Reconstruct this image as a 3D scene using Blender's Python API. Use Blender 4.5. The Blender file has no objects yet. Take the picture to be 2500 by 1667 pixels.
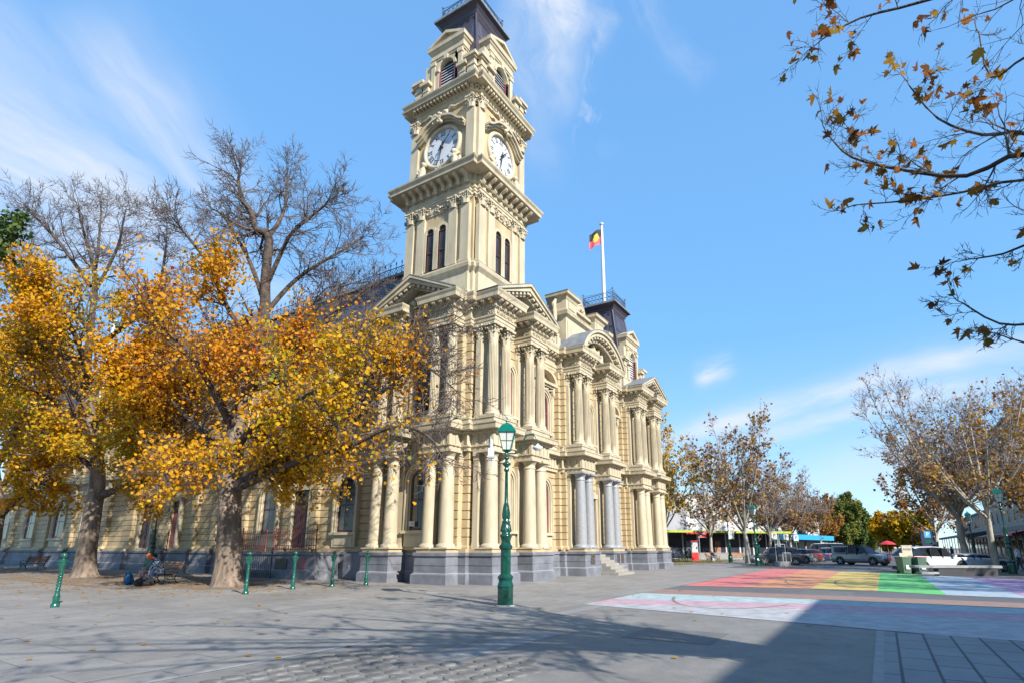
import bpy, math, random
import numpy as np
from mathutils import Vector, Matrix
R = math.radians
rnd = random.Random(7)
SC = bpy.context.scene
COL = SC.collection
# ---------------------------------------------------------------- frame of reference
# x runs along the sunny street front, y along the shaded side front; the corner of the hall is at 0,0
CAM = (-19.5, -14.7, 1.6)
F0, CX0, CY0 = 1354.0, 1290.0, 1007.0
PIT = math.atan(329 / 1354.0)
FWD = (math.sin(R(58.1)), math.cos(R(58.1)))
RGT = (math.cos(R(58.1)), -math.sin(R(58.1)))

def pd(px, py, depth):
    """world point seen at px,py (2500 px wide photo) at forward distance depth"""
    X = (px - CX0) / F0; U = -(py - CY0) / F0
    f = math.cos(PIT) - U * math.sin(PIT); z = math.sin(PIT) + U * math.cos(PIT)
    t = depth / f
    return Vector((CAM[0] + FWD[0] * depth + RGT[0] * X * t, CAM[1] + FWD[1] * depth + RGT[1] * X * t, CAM[2] + z * t))

def gz(px, depth, z=0.0):
    l = depth * (px - CX0) / 1393.4
    return Vector((CAM[0] + FWD[0] * depth + RGT[0] * l, CAM[1] + FWD[1] * depth + RGT[1] * l, z))

# ---------------------------------------------------------------- materials
def nodes(name):
    m = bpy.data.materials.new(name); m.use_nodes = True
    nt = m.node_tree; b = nt.nodes['Principled BSDF']
    return m, nt, b

def mat(name, col, rough=0.6, var=0.12, scale=3.0, metal=0.0, bump=0.0, bscale=40.0, detail=5.0, stretch=(1, 1, 1), col2=None, spec=0.5, coat=0.0):
    m, nt, b = nodes(name)
    b.inputs['Roughness'].default_value = rough; b.inputs['Metallic'].default_value = metal
    b.inputs['Specular IOR Level'].default_value = spec
    if coat: b.inputs['Coat Weight'].default_value = coat; b.inputs['Coat Roughness'].default_value = 0.1
    tc = nt.nodes.new('ShaderNodeTexCoord'); mp = nt.nodes.new('ShaderNodeMapping')
    nt.links.new(tc.outputs['Object'], mp.inputs['Vector']); mp.inputs['Scale'].default_value = stretch
    n = nt.nodes.new('ShaderNodeTexNoise'); n.inputs['Scale'].default_value = scale; n.inputs['Detail'].default_value = detail
    n.inputs['Roughness'].default_value = 0.6
    nt.links.new(mp.outputs[0], n.inputs['Vector'])
    cr = nt.nodes.new('ShaderNodeValToRGB')
    c2 = col2 or tuple(c * (1 - var * 1.6) for c in col)
    cr.color_ramp.elements[0].position = 0.3; cr.color_ramp.elements[1].position = 0.68
    cr.color_ramp.elements[0].color = (*c2, 1); cr.color_ramp.elements[1].color = (*[min(1, c * (1 + var * 0.5)) for c in col], 1)
    nt.links.new(n.outputs['Fac'], cr.inputs['Fac']); nt.links.new(cr.outputs[0], b.inputs['Base Color'])
    if bump:
        n2 = nt.nodes.new('ShaderNodeTexNoise'); n2.inputs['Scale'].default_value = bscale; n2.inputs['Detail'].default_value = 4
        nt.links.new(mp.outputs[0], n2.inputs['Vector'])
        bp = nt.nodes.new('ShaderNodeBump'); bp.inputs['Strength'].default_value = bump; bp.inputs['Distance'].default_value = 0.05
        nt.links.new(n2.outputs['Fac'], bp.inputs['Height']); nt.links.new(bp.outputs[0], b.inputs['Normal'])
    return m

def slabmat(name, col, bw, bh, mortar=0.02, mcol=None, var=0.12, rot=0.0, rough=0.75, bump=0.25, offset=0.5, stain=0.25, spots=True):
    m, nt, b = nodes(name)
    b.inputs['Roughness'].default_value = rough
    tc = nt.nodes.new('ShaderNodeTexCoord'); mp = nt.nodes.new('ShaderNodeMapping'); mp.inputs['Rotation'].default_value = (0, 0, rot)
    nt.links.new(tc.outputs['Object'], mp.inputs['Vector'])
    br = nt.nodes.new('ShaderNodeTexBrick'); br.inputs['Scale'].default_value = 1.0
    br.inputs['Brick Width'].default_value = bw; br.inputs['Row Height'].default_value = bh; br.inputs['Mortar Size'].default_value = mortar
    br.inputs['Mortar Smooth'].default_value = 0.3; br.offset = offset
    br.inputs['Color1'].default_value = (*[c * (1 - var) for c in col], 1); br.inputs['Color2'].default_value = (*[c * (1 + var) for c in col], 1)
    br.inputs['Mortar'].default_value = (*(mcol or [c * 0.72 for c in col]), 1)
    nt.links.new(mp.outputs[0], br.inputs['Vector'])
    n = nt.nodes.new('ShaderNodeTexNoise'); n.inputs['Scale'].default_value = 0.35; n.inputs['Detail'].default_value = 9; n.inputs['Roughness'].default_value = 0.65
    nt.links.new(tc.outputs['Object'], n.inputs['Vector'])
    cr = nt.nodes.new('ShaderNodeValToRGB'); cr.color_ramp.elements[0].position = 0.3; cr.color_ramp.elements[1].position = 0.7
    cr.color_ramp.elements[0].color = (1 - stain, 1 - stain, 1 - stain, 1); cr.color_ramp.elements[1].color = (1.08, 1.08, 1.08, 1)
    nt.links.new(n.outputs['Fac'], cr.inputs['Fac'])
    n3 = nt.nodes.new('ShaderNodeTexNoise'); n3.inputs['Scale'].default_value = 60; n3.inputs['Detail'].default_value = 3
    nt.links.new(tc.outputs['Object'], n3.inputs['Vector'])
    mx = nt.nodes.new('ShaderNodeMix'); mx.data_type = 'RGBA'; mx.blend_type = 'MULTIPLY'; mx.inputs[0].default_value = 1.0
    nt.links.new(br.outputs['Color'], mx.inputs[6]); nt.links.new(cr.outputs[0], mx.inputs[7])
    cr3 = nt.nodes.new('ShaderNodeValToRGB'); cr3.color_ramp.elements[0].position = 0.35; cr3.color_ramp.elements[1].position = 0.65
    cr3.color_ramp.elements[0].color = (0.88, 0.88, 0.88, 1); cr3.color_ramp.elements[1].color = (1.08, 1.08, 1.08, 1)
    nt.links.new(n3.outputs['Fac'], cr3.inputs['Fac'])
    mx2 = nt.nodes.new('ShaderNodeMix'); mx2.data_type = 'RGBA'; mx2.blend_type = 'MULTIPLY'; mx2.inputs[0].default_value = 1.0
    nt.links.new(mx.outputs[2], mx2.inputs[6]); nt.links.new(cr3.outputs[0], mx2.inputs[7])
    n4 = nt.nodes.new('ShaderNodeTexVoronoi'); n4.inputs['Scale'].default_value = 1.7; nt.links.new(tc.outputs['Object'], n4.inputs['Vector'])
    cr4 = nt.nodes.new('ShaderNodeValToRGB'); cr4.color_ramp.elements[0].position = 0.035; cr4.color_ramp.elements[1].position = 0.06
    cr4.color_ramp.elements[0].color = (0.72, 0.72, 0.72, 1) if spots else (1, 1, 1, 1); cr4.color_ramp.elements[1].color = (1, 1, 1, 1); nt.links.new(n4.outputs['Distance'], cr4.inputs['Fac'])
    mx3 = nt.nodes.new('ShaderNodeMix'); mx3.data_type = 'RGBA'; mx3.blend_type = 'MULTIPLY'; mx3.inputs[0].default_value = 1.0
    nt.links.new(mx2.outputs[2], mx3.inputs[6]); nt.links.new(cr4.outputs[0], mx3.inputs[7])
    n5 = nt.nodes.new('ShaderNodeTexNoise'); n5.inputs['Scale'].default_value = 2.2; n5.inputs['Detail'].default_value = 10; n5.inputs['Roughness'].default_value = 0.75; nt.links.new(tc.outputs['Object'], n5.inputs['Vector'])
    cr5 = nt.nodes.new('ShaderNodeValToRGB'); cr5.color_ramp.elements[0].position = 0.36; cr5.color_ramp.elements[1].position = 0.60
    cr5.color_ramp.elements[0].color = (1 - stain * .75,) * 3 + (1,); cr5.color_ramp.elements[1].color = (1.05, 1.05, 1.05, 1); nt.links.new(n5.outputs['Fac'], cr5.inputs['Fac'])
    mx5 = nt.nodes.new('ShaderNodeMix'); mx5.data_type = 'RGBA'; mx5.blend_type = 'MULTIPLY'; mx5.inputs[0].default_value = 1.0
    nt.links.new(mx3.outputs[2], mx5.inputs[6]); nt.links.new(cr5.outputs[0], mx5.inputs[7])
    nt.links.new(mx5.outputs[2], b.inputs['Base Color'])
    bp = nt.nodes.new('ShaderNodeBump'); bp.inputs['Strength'].default_value = bump; bp.inputs['Distance'].default_value = 0.01
    nt.links.new(n3.outputs['Fac'], bp.inputs['Height']); nt.links.new(bp.outputs[0], b.inputs['Normal'])
    return m

def leafmat(name, stops, rough=0.6, trans=0.45):
    m, nt, b = nodes(name)
    at = nt.nodes.new('ShaderNodeAttribute'); at.attribute_name = 'tint'
    cr = nt.nodes.new('ShaderNodeValToRGB')
    els = cr.color_ramp.elements
    while len(els) < len(stops): els.new(0.5)
    for e, (p, c) in zip(els, stops): e.position = p; e.color = (*c, 1)
    nt.links.new(at.outputs['Fac'], cr.inputs['Fac'])
    nt.links.new(cr.outputs[0], b.inputs['Base Color']); b.inputs['Roughness'].default_value = rough
    b.inputs['Specular IOR Level'].default_value = 0.25
    tr = nt.nodes.new('ShaderNodeBsdfTranslucent'); nt.links.new(cr.outputs[0], tr.inputs['Color'])
    mx = nt.nodes.new('ShaderNodeMixShader'); mx.inputs[0].default_value = trans
    nt.links.new(b.outputs[0], mx.inputs[1]); nt.links.new(tr.outputs[0], mx.inputs[2])
    nt.links.new(mx.outputs[0], nt.nodes['Material Output'].inputs['Surface'])
    return m

M = {}
M['wall'] = mat('wall_cream', (0.43, 0.333, 0.192), 0.7, 0.17, 1.6, bump=0.08, stretch=(1, 1, .3))
M['trim'] = mat('trim_cream', (0.45, 0.385, 0.265), 0.6, 0.16, 1.9, bump=0.07, stretch=(1, 1, .3))
M['lead'] = mat('lead_grey', (0.17, 0.19, 0.215), 0.5, 0.2, 2.5)
M['plinth'] = mat('plinth_bluegrey', (0.165, 0.172, 0.198), 0.65, 0.24, 1.3, bump=0.08)
M['plinth_light'] = mat('plinth_joint', (0.30, 0.31, 0.34), 0.65, 0.1, 1.5)
M['slate'] = slabmat('slate_roof', (0.062, 0.053, 0.072), 0.36, 0.26, 0.02, (0.02, 0.018, 0.024), 0.22, rough=0.45, spots=False)
M['slatetrim'] = mat('roof_trim_dark', (0.045, 0.036, 0.05), 0.45, 0.15, 2)
M['iron'] = mat('iron_dark', (0.035, 0.035, 0.05), 0.45, 0.1, 5)
M['redframe'] = mat('maroon_frame', (0.20, 0.045, 0.06), 0.4, 0.15, 3)
M['darkframe'] = mat('dark_red_frame', (0.07, 0.025, 0.025), 0.4, 0.15, 3)
M['granite'] = mat('granite_grey', (0.30, 0.305, 0.315), 0.35, 0.32, 26, detail=8, stretch=(1, 1, 1))
M['stone'] = mat('step_stone', (0.27, 0.25, 0.22), 0.8, 0.15, 3, bump=0.1)
M['bronze'] = mat('plaque_bronze', (0.16, 0.13, 0.11), 0.4, 0.3, 12, metal=0.5)
M['dial'] = mat('dial_white', (0.50, 0.52, 0.55), 0.4, 0.03, 3)
M['black'] = mat('black_paint', (0.02, 0.02, 0.022), 0.4, 0.1, 5)
M['white'] = mat('white_paint', (0.58, 0.58, 0.57), 0.45, 0.06, 3)
M['green'] = mat('heritage_green', (0.004, 0.065, 0.042), 0.22, 0.35, 9, coat=0.35, bump=0.12, bscale=30)
M['lampgreen'] = mat('lamp_green', (0.0, 0.11, 0.075), 0.22, 0.15, 4, coat=0.3)
M['paleg'] = mat('pale_green_paint', (0.006, 0.095, 0.065), 0.3, 0.35, 9, coat=0.3)
M['redpaint'] = mat('red_paint', (0.60, 0.03, 0.03), 0.4, 0.1, 4)
M['redrail'] = mat('red_iron', (0.17, 0.035, 0.035), 0.45, 0.2, 6)
M['steel'] = mat('steel_grey', (0.45, 0.47, 0.5), 0.35, 0.1, 6, metal=0.6)
M['plasticgrey'] = mat('light_grey_plastic', (0.5, 0.52, 0.55), 0.4, 0.05, 4)
M['wood'] = mat('bench_wood', (0.40, 0.16, 0.05), 0.5, 0.35, 6, stretch=(1, 8, 8))
M['bark'] = mat('bark_brown', (0.20, 0.15, 0.11), 0.9, 0.5, 5, bump=0.9, bscale=9, stretch=(1, 1, 0.22), col2=(0.06, 0.045, 0.035))
M['barkpale'] = mat('bark_pale', (0.36, 0.33, 0.27), 0.85, 0.3, 3, bump=0.4, bscale=8, stretch=(1, 1, 0.5), col2=(0.19, 0.17, 0.13))
M['limb'] = mat('limb_dark', (0.085, 0.06, 0.045), 0.9, 0.5, 5, bump=0.9, bscale=12)
M['twig'] = mat('twig_brown', (0.105, 0.08, 0.07), 0.9, 0.2, 5)
M['twiggrey'] = mat('twig_grey', (0.24, 0.20, 0.19), 0.9, 0.2, 5)
M['twigdark'] = mat('twig_dark', (0.10, 0.085, 0.075), 0.9, 0.2, 5)
M['asphalt'] = slabmat('asphalt', (0.115, 0.115, 0.12), 50, 50, 0.0, (0.2, 0.2, 0.2), 0.04, stain=0.22, bump=0.5)
M['asphalt2'] = slabmat('asphalt_light', (0.205, 0.192, 0.176), 50, 50, 0.0, (0.2, 0.2, 0.2), 0.03, stain=0.25, bump=0.4)
M['plaza'] = slabmat('plaza_slabs', (0.25, 0.234, 0.215), 1.8, 0.9, 0.014, (0.135, 0.127, 0.118), 0.075, stain=0.27)
M['paver'] = slabmat('granite_pavers', (0.22, 0.22, 0.225), 0.95, 0.42, 0.022, (0.06, 0.06, 0.065), 0.06, stain=0.15, rot=R(0))
M['cobble'] = slabmat('cobbles', (0.20, 0.19, 0.175), 0.42, 0.3, 0.05, (0.16, 0.15, 0.14), 0.3, stain=0.4, bump=1.0)
M['soil'] = mat('ground_brown', (0.16, 0.13, 0.09), 0.95, 0.4, 1.5, bump=0.3)
M['grass'] = mat('grass_green', (0.10, 0.14, 0.04), 0.95, 0.5, 2.5, bump=0.5, col2=(0.22, 0.14, 0.05))
M['concrete'] = mat('concrete_grey', (0.27, 0.27, 0.265), 0.8, 0.15, 3, bump=0.1)
M['rubber'] = mat('tyre_rubber', (0.025, 0.025, 0.025), 0.8, 0.1, 8)
M['skin'] = mat('skin', (0.45, 0.26, 0.20), 0.55, 0.05, 8)
def glassmat(name, col, rough=0.06, spec=0.45):
    m = mat(name, col, rough, 0.3, 0.8); m.node_tree.nodes['Principled BSDF'].inputs['Specular IOR Level'].default_value = spec; return m
M['glass'] = glassmat('window_glass', (0.035, 0.035, 0.035))
M['glasslit'] = glassmat('window_blind', (0.12, 0.115, 0.10))
M['carglass'] = glassmat('car_glass', (0.02, 0.022, 0.025))
M['lampglass'] = glassmat('lamp_glass', (0.55, 0.55, 0.50), 0.2)
def glossy(name, col, metal=0.3): return mat(name, col, 0.3, 0.04, 2, metal=metal, coat=0.6)

# ---------------------------------------------------------------- mesh builder
class MB:
    def __init__(s): s.v = []; s.f = []; s.mi = []; s.sm = []
    def add(s, vs, fs, mi=0, sm=False):
        o = len(s.v); s.v.extend([tuple(v) for v in vs])
        for f in fs: s.f.append(tuple(i + o for i in f)); s.mi.append(mi); s.sm.append(sm)
    def box(s, x0, x1, y0, y1, z0, z1, mi=0, M4=None):
        vs = [Vector((x, y, z)) for z in (z0, z1) for y in (y0, y1) for x in (x0, x1)]
        if M4 is not None: vs = [M4 @ v for v in vs]
        s.add(vs, [(0, 2, 3, 1), (4, 5, 7, 6), (0, 1, 5, 4), (2, 6, 7, 3), (0, 4, 6, 2), (1, 3, 7, 5)], mi)
    def cbox(s, c, sx, sy, sz, mi=0, rz=0.0):
        m = Matrix.Translation(c) @ Matrix.Rotation(rz, 4, 'Z')
        s.box(-sx / 2, sx / 2, -sy / 2, sy / 2, -sz / 2, sz / 2, mi, m)
    def prism(s, poly, z0, z1, mi=0, M4=None):
        n = len(poly); vs = [Vector((p[0], p[1], z0)) for p in poly] + [Vector((p[0], p[1], z1)) for p in poly]
        if M4 is not None: vs = [M4 @ v for v in vs]
        fs = [tuple(range(n - 1, -1, -1)), tuple(range(n, 2 * n))] + [(i, (i + 1) % n, n + (i + 1) % n, n + i) for i in range(n)]
        s.add(vs, fs, mi)
    def lathe(s, prof, c=(0, 0, 0), n=16, mi=0, M4=None, sm=True, caps=True, rot=0.0, sx=1.0, sy=1.0):
        vs = []
        for r, z in prof:
            for k in range(n):
                a = 2 * math.pi * k / n + rot
                vs.append(Vector((c[0] + r * sx * math.cos(a), c[1] + r * sy * math.sin(a), c[2] + z)))
        if M4 is not None: vs = [M4 @ v for v in vs]
        fs = []
        for i in range(len(prof) - 1):
            for k in range(n): fs.append((i * n + k, i * n + (k + 1) % n, (i + 1) * n + (k + 1) % n, (i + 1) * n + k))
        s.add(vs, fs, mi, sm)
        if caps:
            s.add(vs[:n], [tuple(range(n - 1, -1, -1))], mi); s.add(vs[-n:], [tuple(range(n))], mi)
    def tube(s, pts, rad, n=8, mi=0, sm=True):
        pts = [Vector(p) for p in pts]
        if not hasattr(rad, '__len__'): rad = [rad] * len(pts)
        vs = []; up = Vector((0.13, 0.27, 1)).normalized()
        for i, p in enumerate(pts):
            t = (pts[min(i + 1, len(pts) - 1)] - pts[max(i - 1, 0)]).normalized()
            u = t.cross(up)
            if u.length < 1e-3: u = t.cross(Vector((1, 0, 0)))
            u.normalize(); w = t.cross(u).normalized()
            for k in range(n):
                a = 2 * math.pi * k / n
                vs.append(p + (u * math.cos(a) + w * math.sin(a)) * rad[i])
        fs = []
        for i in range(len(pts) - 1):
            for k in range(n): fs.append((i * n + k, (i + 1) * n + k, (i + 1) * n + (k + 1) % n, i * n + (k + 1) % n))
        s.add(vs, fs, mi, sm); s.add(vs[:n], [tuple(range(n))], mi); s.add(vs[-n:], [tuple(range(n - 1, -1, -1))], mi)
    def sphere(s, c, r, n=10, mi=0, sc=(1, 1, 1)):
        prof = [(math.sin(math.pi * i / n) * r + 1e-4, -math.cos(math.pi * i / n) * r) for i in range(n + 1)]
        m = Matrix.Translation(c) @ Matrix.Diagonal((*sc, 1))
        s.lathe(prof, n=max(8, n), mi=mi, M4=m, caps=False)
    def sweep(s, path, prof, closed=False, mi=0, mis=None):
        """sweep a (out, z) profile along a plan path; out is to the right of travel"""
        n = len(path); P = [Vector((p[0], p[1])) for p in path]; offs = []
        for i in range(n):
            ds = []
            if closed or i > 0: ds.append((P[i] - P[i - 1]).normalized())
            if closed or i < n - 1: ds.append((P[(i + 1) % n] - P[i]).normalized())
            ns = [Vector((d.y, -d.x)) for d in ds]
            if len(ns) == 1: offs.append(ns[0])
            else: offs.append((ns[0] + ns[1]) / max(0.2, 1 + ns[0].dot(ns[1])))
        k = len(prof); vs = []
        for i in range(n):
            for o, z in prof: vs.append((P[i].x + offs[i].x * o, P[i].y + offs[i].y * o, z))
        m = n if closed else n - 1
        for i in range(m):
            j = (i + 1) % n
            for q in range(k - 1):
                s.add([vs[i * k + q], vs[j * k + q], vs[j * k + q + 1], vs[i * k + q + 1]], [(0, 1, 2, 3)], (mis[q] if mis else mi))
    def along(s, path, spacing, w, o0, o1, z0, z1, closed=False, mi=0, margin=0.0, zig=None):
        """blocks set out along a plan path (modillions, dentils)"""
        P = [Vector((p[0], p[1])) for p in path]; n = len(P)
        for i in range(n if closed else n - 1):
            a, b = P[i], P[(i + 1) % n]; d = b - a; L = d.length
            if L < w * 1.2: continue
            d.normalize(); nn = Vector((d.y, -d.x)); c = max(1, int(round((L - 2 * margin) / spacing)))
            for q in range(c):
                t = margin + (L - 2 * margin) * (q + 0.5) / c; p = a + d * t
                m = Matrix(((d.x, nn.x, 0, p.x), (d.y, nn.y, 0, p.y), (0, 0, 1, 0), (0, 0, 0, 1)))
                if zig is None: s.box(-w / 2, w / 2, o0, o1, z0, z1, mi, m)
                else:
                    vs = [m @ Vector((sx * w / 2, o, z)) for sx in (-1, 1) for o, z in zig]; K = len(zig)
                    s.add(vs, [tuple(range(K)), tuple(range(2 * K - 1, K - 1, -1))] + [(i2, (i2 + 1) % K, K + (i2 + 1) % K, K + i2) for i2 in range(K)], mi)
    def build(s, name, mats, parent=None, loc=None, tint=None):
        me = bpy.data.meshes.new(name); me.from_pydata(s.v, [], s.f)
        if not isinstance(mats, (list, tuple)): mats = [mats]
        for m in mats: me.materials.append(m)
        me.polygons.foreach_set('material_index', s.mi); me.polygons.foreach_set('use_smooth', s.sm)
        me.validate(); me.update()
        o = bpy.data.objects.new(name, me); COL.objects.link(o)
        if parent is not None: o.parent = parent
        if loc is not None: o.location = loc
        return o

def tag(o, label=None, cat=None, group=None, kind=None):
    if label: o['label'] = label
    if cat: o['category'] = cat
    if group: o['group'] = group
    if kind: o['kind'] = kind
    return o
def empty(name, loc=(0, 0, 0), rz=0.0, label=None, cat=None, group=None, parent=None, sc=1.0):
    o = bpy.data.objects.new(name, None); COL.objects.link(o); o.location = loc; o.rotation_euler = (0, 0, rz); o.scale = (sc, sc, sc)
    if parent is not None: o.parent = parent
    return tag(o, label, cat, group)
def copy_tree(o, parent=None, keep=True):
    c = o.copy(); COL.objects.link(c)
    for k in ('label', 'category', 'group'):
        if not keep and k in c: del c[k]
    if parent is not None: c.parent = parent
    for ch in list(o.children): copy_tree(ch, c)
    return c
def dup(root, loc, rz, label, group=None, sc=None):
    r = copy_tree(root); r.location = loc; r.rotation_euler = (0, 0, rz); r['label'] = label
    if group: r['group'] = group
    if sc: r.scale = (sc, sc, sc)
    return r
def textmesh(s, size, mb, M4, mi=0, depth=0.01):
    cu = bpy.data.curves.new('t', 'FONT'); cu.body = s; cu.size = size; cu.extrude = depth; cu.align_x = 'CENTER'; cu.align_y = 'CENTER'
    o = bpy.data.objects.new('t', cu); COL.objects.link(o)
    dg = bpy.context.evaluated_depsgraph_get(); me = bpy.data.meshes.new_from_object(o.evaluated_get(dg))
    mb.add([M4 @ v.co for v in me.vertices], [tuple(p.vertices) for p in me.polygons], mi)
    bpy.data.objects.remove(o); bpy.data.curves.remove(cu); bpy.data.meshes.remove(me)

# ---------------------------------------------------------------- camera, light, sky
cd = bpy.data.cameras.new('camera'); cam = bpy.data.objects.new('camera', cd); COL.objects.link(cam); SC.camera = cam
cam.location = CAM; cam.rotation_euler = (R(90) + PIT, 0, math.atan2(FWD[1], FWD[0]) - R(90))
cd.sensor_width = 36; cd.lens = F0 / 2500 * 36; cd.shift_x = -0.016; cd.shift_y = 0.0694; cd.clip_end = 6000; cd.clip_start = 0.1
EL = R(32); saz = Vector((-0.36, -0.93)).normalized()
SUN = Vector((saz.x * math.cos(EL), saz.y * math.cos(EL), math.sin(EL)))
sl = bpy.data.lights.new('sun', 'SUN'); so = bpy.data.objects.new('sun', sl); COL.objects.link(so)
sl.energy = 5.0; sl.angle = R(0.55); sl.color = (1.0, 0.95, 0.86)
so.rotation_euler = (-SUN).to_track_quat('-Z', 'Y').to_euler(); so.location = (0, 0, 60)
W = bpy.data.worlds.new('World'); SC.world = W; W.use_nodes = True; nt = W.node_tree
bg = nt.nodes['Background']; bg.inputs['Strength'].default_value = 0.15
sky = nt.nodes.new('ShaderNodeTexSky'); sky.sky_type = 'NISHITA'; sky.sun_disc = False
sky.sun_elevation = EL; sky.sun_rotation = math.atan2(SUN.x, SUN.y); sky.air_density = 1.0; sky.dust_density = 0.0; sky.ozone_density = 3.0
geo = nt.nodes.new('ShaderNodeTexCoord')
def wnode(t, **k):
    n = nt.nodes.new(t)
    for a, v in k.items(): setattr(n, a, v)
    return n
def math2(op, a, b):
    n = wnode('ShaderNodeMath', operation=op)
    for i, v in enumerate((a, b)):
        if hasattr(v, 'links'): nt.links.new(v, n.inputs[i])
        else: n.inputs[i].default_value = v
    return n.outputs[0]
def dirv(px, py): return (pd(px, py, 10) - Vector(CAM)).normalized()
def cloud(p0, p1, width, wobble, scale, lo, hi, amp, streak=1.0):
    """a wisp of cirrus along the great circle between two sky directions"""
    a, b = dirv(*p0), dirv(*p1); n = a.cross(b).normalized(); c = (a + b).normalized(); L = math.acos(max(-1, min(1, a.dot(b)))) / 2
    tdir = n.cross(c).normalized()
    nz = wnode('ShaderNodeTexNoise'); nz.inputs['Scale'].default_value = 3.0; nz.inputs['Detail'].default_value = 4
    nt.links.new(geo.outputs['Generated'], nz.inputs['Vector'])
    sub = wnode('ShaderNodeVectorMath', operation='SUBTRACT'); nt.links.new(nz.outputs['Color'], sub.inputs[0]); sub.inputs[1].default_value = (0.5, 0.5, 0.5)
    scl = wnode('ShaderNodeVectorMath', operation='SCALE'); nt.links.new(sub.outputs[0], scl.inputs[0]); scl.inputs['Scale'].default_value = wobble
    ad = wnode('ShaderNodeVectorMath', operation='ADD'); nt.links.new(geo.outputs['Generated'], ad.inputs[0]); nt.links.new(scl.outputs[0], ad.inputs[1])
    def dot(v):
        d = wnode('ShaderNodeVectorMath', operation='DOT_PRODUCT'); nt.links.new(ad.outputs[0], d.inputs[0]); d.inputs[1].default_value = v; return d.outputs['Value']
    e = math2('DIVIDE', dot(n), width); e = math2('MULTIPLY', e, e)
    g = math2('DIVIDE', dot(tdir), L); g = math2('MULTIPLY', g, g); g = math2('MULTIPLY', g, g)
    m = math2('POWER', 2.718, math2('MULTIPLY', math2('ADD', e, g), -1.0))
    front = math2('GREATER_THAN', dot(c), 0.0)
    # streaky noise: fine across, long along
    cb = wnode('ShaderNodeCombineXYZ'); nt.links.new(math2('MULTIPLY', dot(n), scale), cb.inputs[0]); nt.links.new(math2('MULTIPLY', dot(tdir), scale * (0.22 if streak else 0.6)), cb.inputs[1]); nt.links.new(math2('MULTIPLY', dot(c), scale * 0.4), cb.inputs[2])
    n2 = wnode('ShaderNodeTexNoise'); n2.inputs['Scale'].default_value = 1.0; n2.inputs['Detail'].default_value = 8; n2.inputs['Roughness'].default_value = 0.62; n2.inputs['Distortion'].default_value = 0.15
    nt.links.new(cb.outputs[0], n2.inputs['Vector'])
    mr = wnode('ShaderNodeMapRange'); nt.links.new(n2.outputs['Fac'], mr.inputs[0]); mr.inputs[1].default_value = lo; mr.inputs[2].default_value = hi; mr.clamp = True
    v = math2('MULTIPLY', math2('MULTIPLY', m, mr.outputs[0]), math2('MULTIPLY', front, amp))
    return v
cl = [cloud((-200, 200), (420, 560), 0.10, 0.15, 14, 0.18, 0.66, 0.95), cloud((-200, 280), (260, 540), 0.012, 0.05, 8, 0.2, 0.6, 0.9),
      cloud((200, 100), (560, 520), 0.06, 0.12, 12, 0.25, 0.7, 0.75),
      cloud((1150, -100), (1430, 150), 0.12, 0.5, 9, 0.28, 0.66, 1.0, 0), cloud((1390, 60), (1500, 220), 0.05, 0.5, 14, 0.42, 0.75, 0.6, 0), cloud((1500, 60), (1380, 420), 0.03, 0.5, 22, 0.5, 0.75, 0.5, 0), cloud((1640, -60), (1650, 150), 0.035, 0.4, 14, 0.45, 0.8, 0.35, 0),
      cloud((1700, 905), (1800, 880), 0.018, 0.1, 30, 0.3, 0.6, 0.9), cloud((1620, 1060), (2560, 850), 0.024, 0.08, 16, 0.25, 0.6, 0.9),
      cloud((1800, 1075), (2560, 930), 0.02, 0.08, 18, 0.25, 0.6, 0.8), cloud((1950, 1180), (2700, 1120), 0.04, 0.1, 9, 0.2, 0.7, 0.5),
      cloud((1560, 1130), (1800, 1090), 0.03, 0.1, 9, 0.2, 0.7, 0.4), cloud((0, 430), (760, 700), 0.06, 0.2, 10, 0.3, 0.7, 0.7)]
acc = cl[0]
for c_ in cl[1:]: acc = math2('MAXIMUM', acc, c_)
tintn = wnode('ShaderNodeMix', data_type='RGBA', blend_type='MULTIPLY'); tintn.inputs[0].default_value = 1.0
nt.links.new(sky.outputs[0], tintn.inputs[6]); tintn.inputs[7].default_value = (.95, 1.22, 1.34, 1)
sx_ = wnode('ShaderNodeSeparateXYZ'); nt.links.new(geo.outputs['Generated'], sx_.inputs[0])
rmp = wnode('ShaderNodeValToRGB'); nt.links.new(sx_.outputs[2], rmp.inputs[0])
for p_, c_ in ((0.12, (0.40, 0.66, 0.97)), (0.34, (0.215, 0.535, 0.99)), (0.8, (0.20, 0.48, 0.95))): e_ = rmp.color_ramp.elements.new(p_); e_.color = (*c_, 1)
rmp.color_ramp.elements[0].color = (0.62, 0.82, 0.97, 1); rmp.color_ramp.elements[-1].color = (0.20, 0.47, 0.94, 1)
rs_ = wnode('ShaderNodeVectorMath', operation='SCALE'); nt.links.new(rmp.outputs[0], rs_.inputs[0]); rs_.inputs['Scale'].default_value = 3.52
mxs = wnode('ShaderNodeMix', data_type='RGBA'); mxs.inputs[0].default_value = 0.78; nt.links.new(tintn.outputs[2], mxs.inputs[6]); nt.links.new(rs_.outputs[0], mxs.inputs[7])
mxc = wnode('ShaderNodeMix', data_type='RGBA'); nt.links.new(acc, mxc.inputs[0]); nt.links.new(mxs.outputs[2], mxc.inputs[6]); mxc.inputs[7].default_value = (3.1, 3.3, 3.65, 1)
nt.links.new(mxc.outputs[2], bg.inputs['Color'])
SC.view_settings.view_transform = 'Standard'; SC.view_settings.look = 'None'; SC.view_settings.exposure = 0.90; SC.view_settings.gamma = 1.0
SC.cycles.max_bounces = 6; SC.cycles.diffuse_bounces = 3; SC.cycles.transmission_bounces = 3; SC.cycles.transparent_max_bounces = 8

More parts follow.
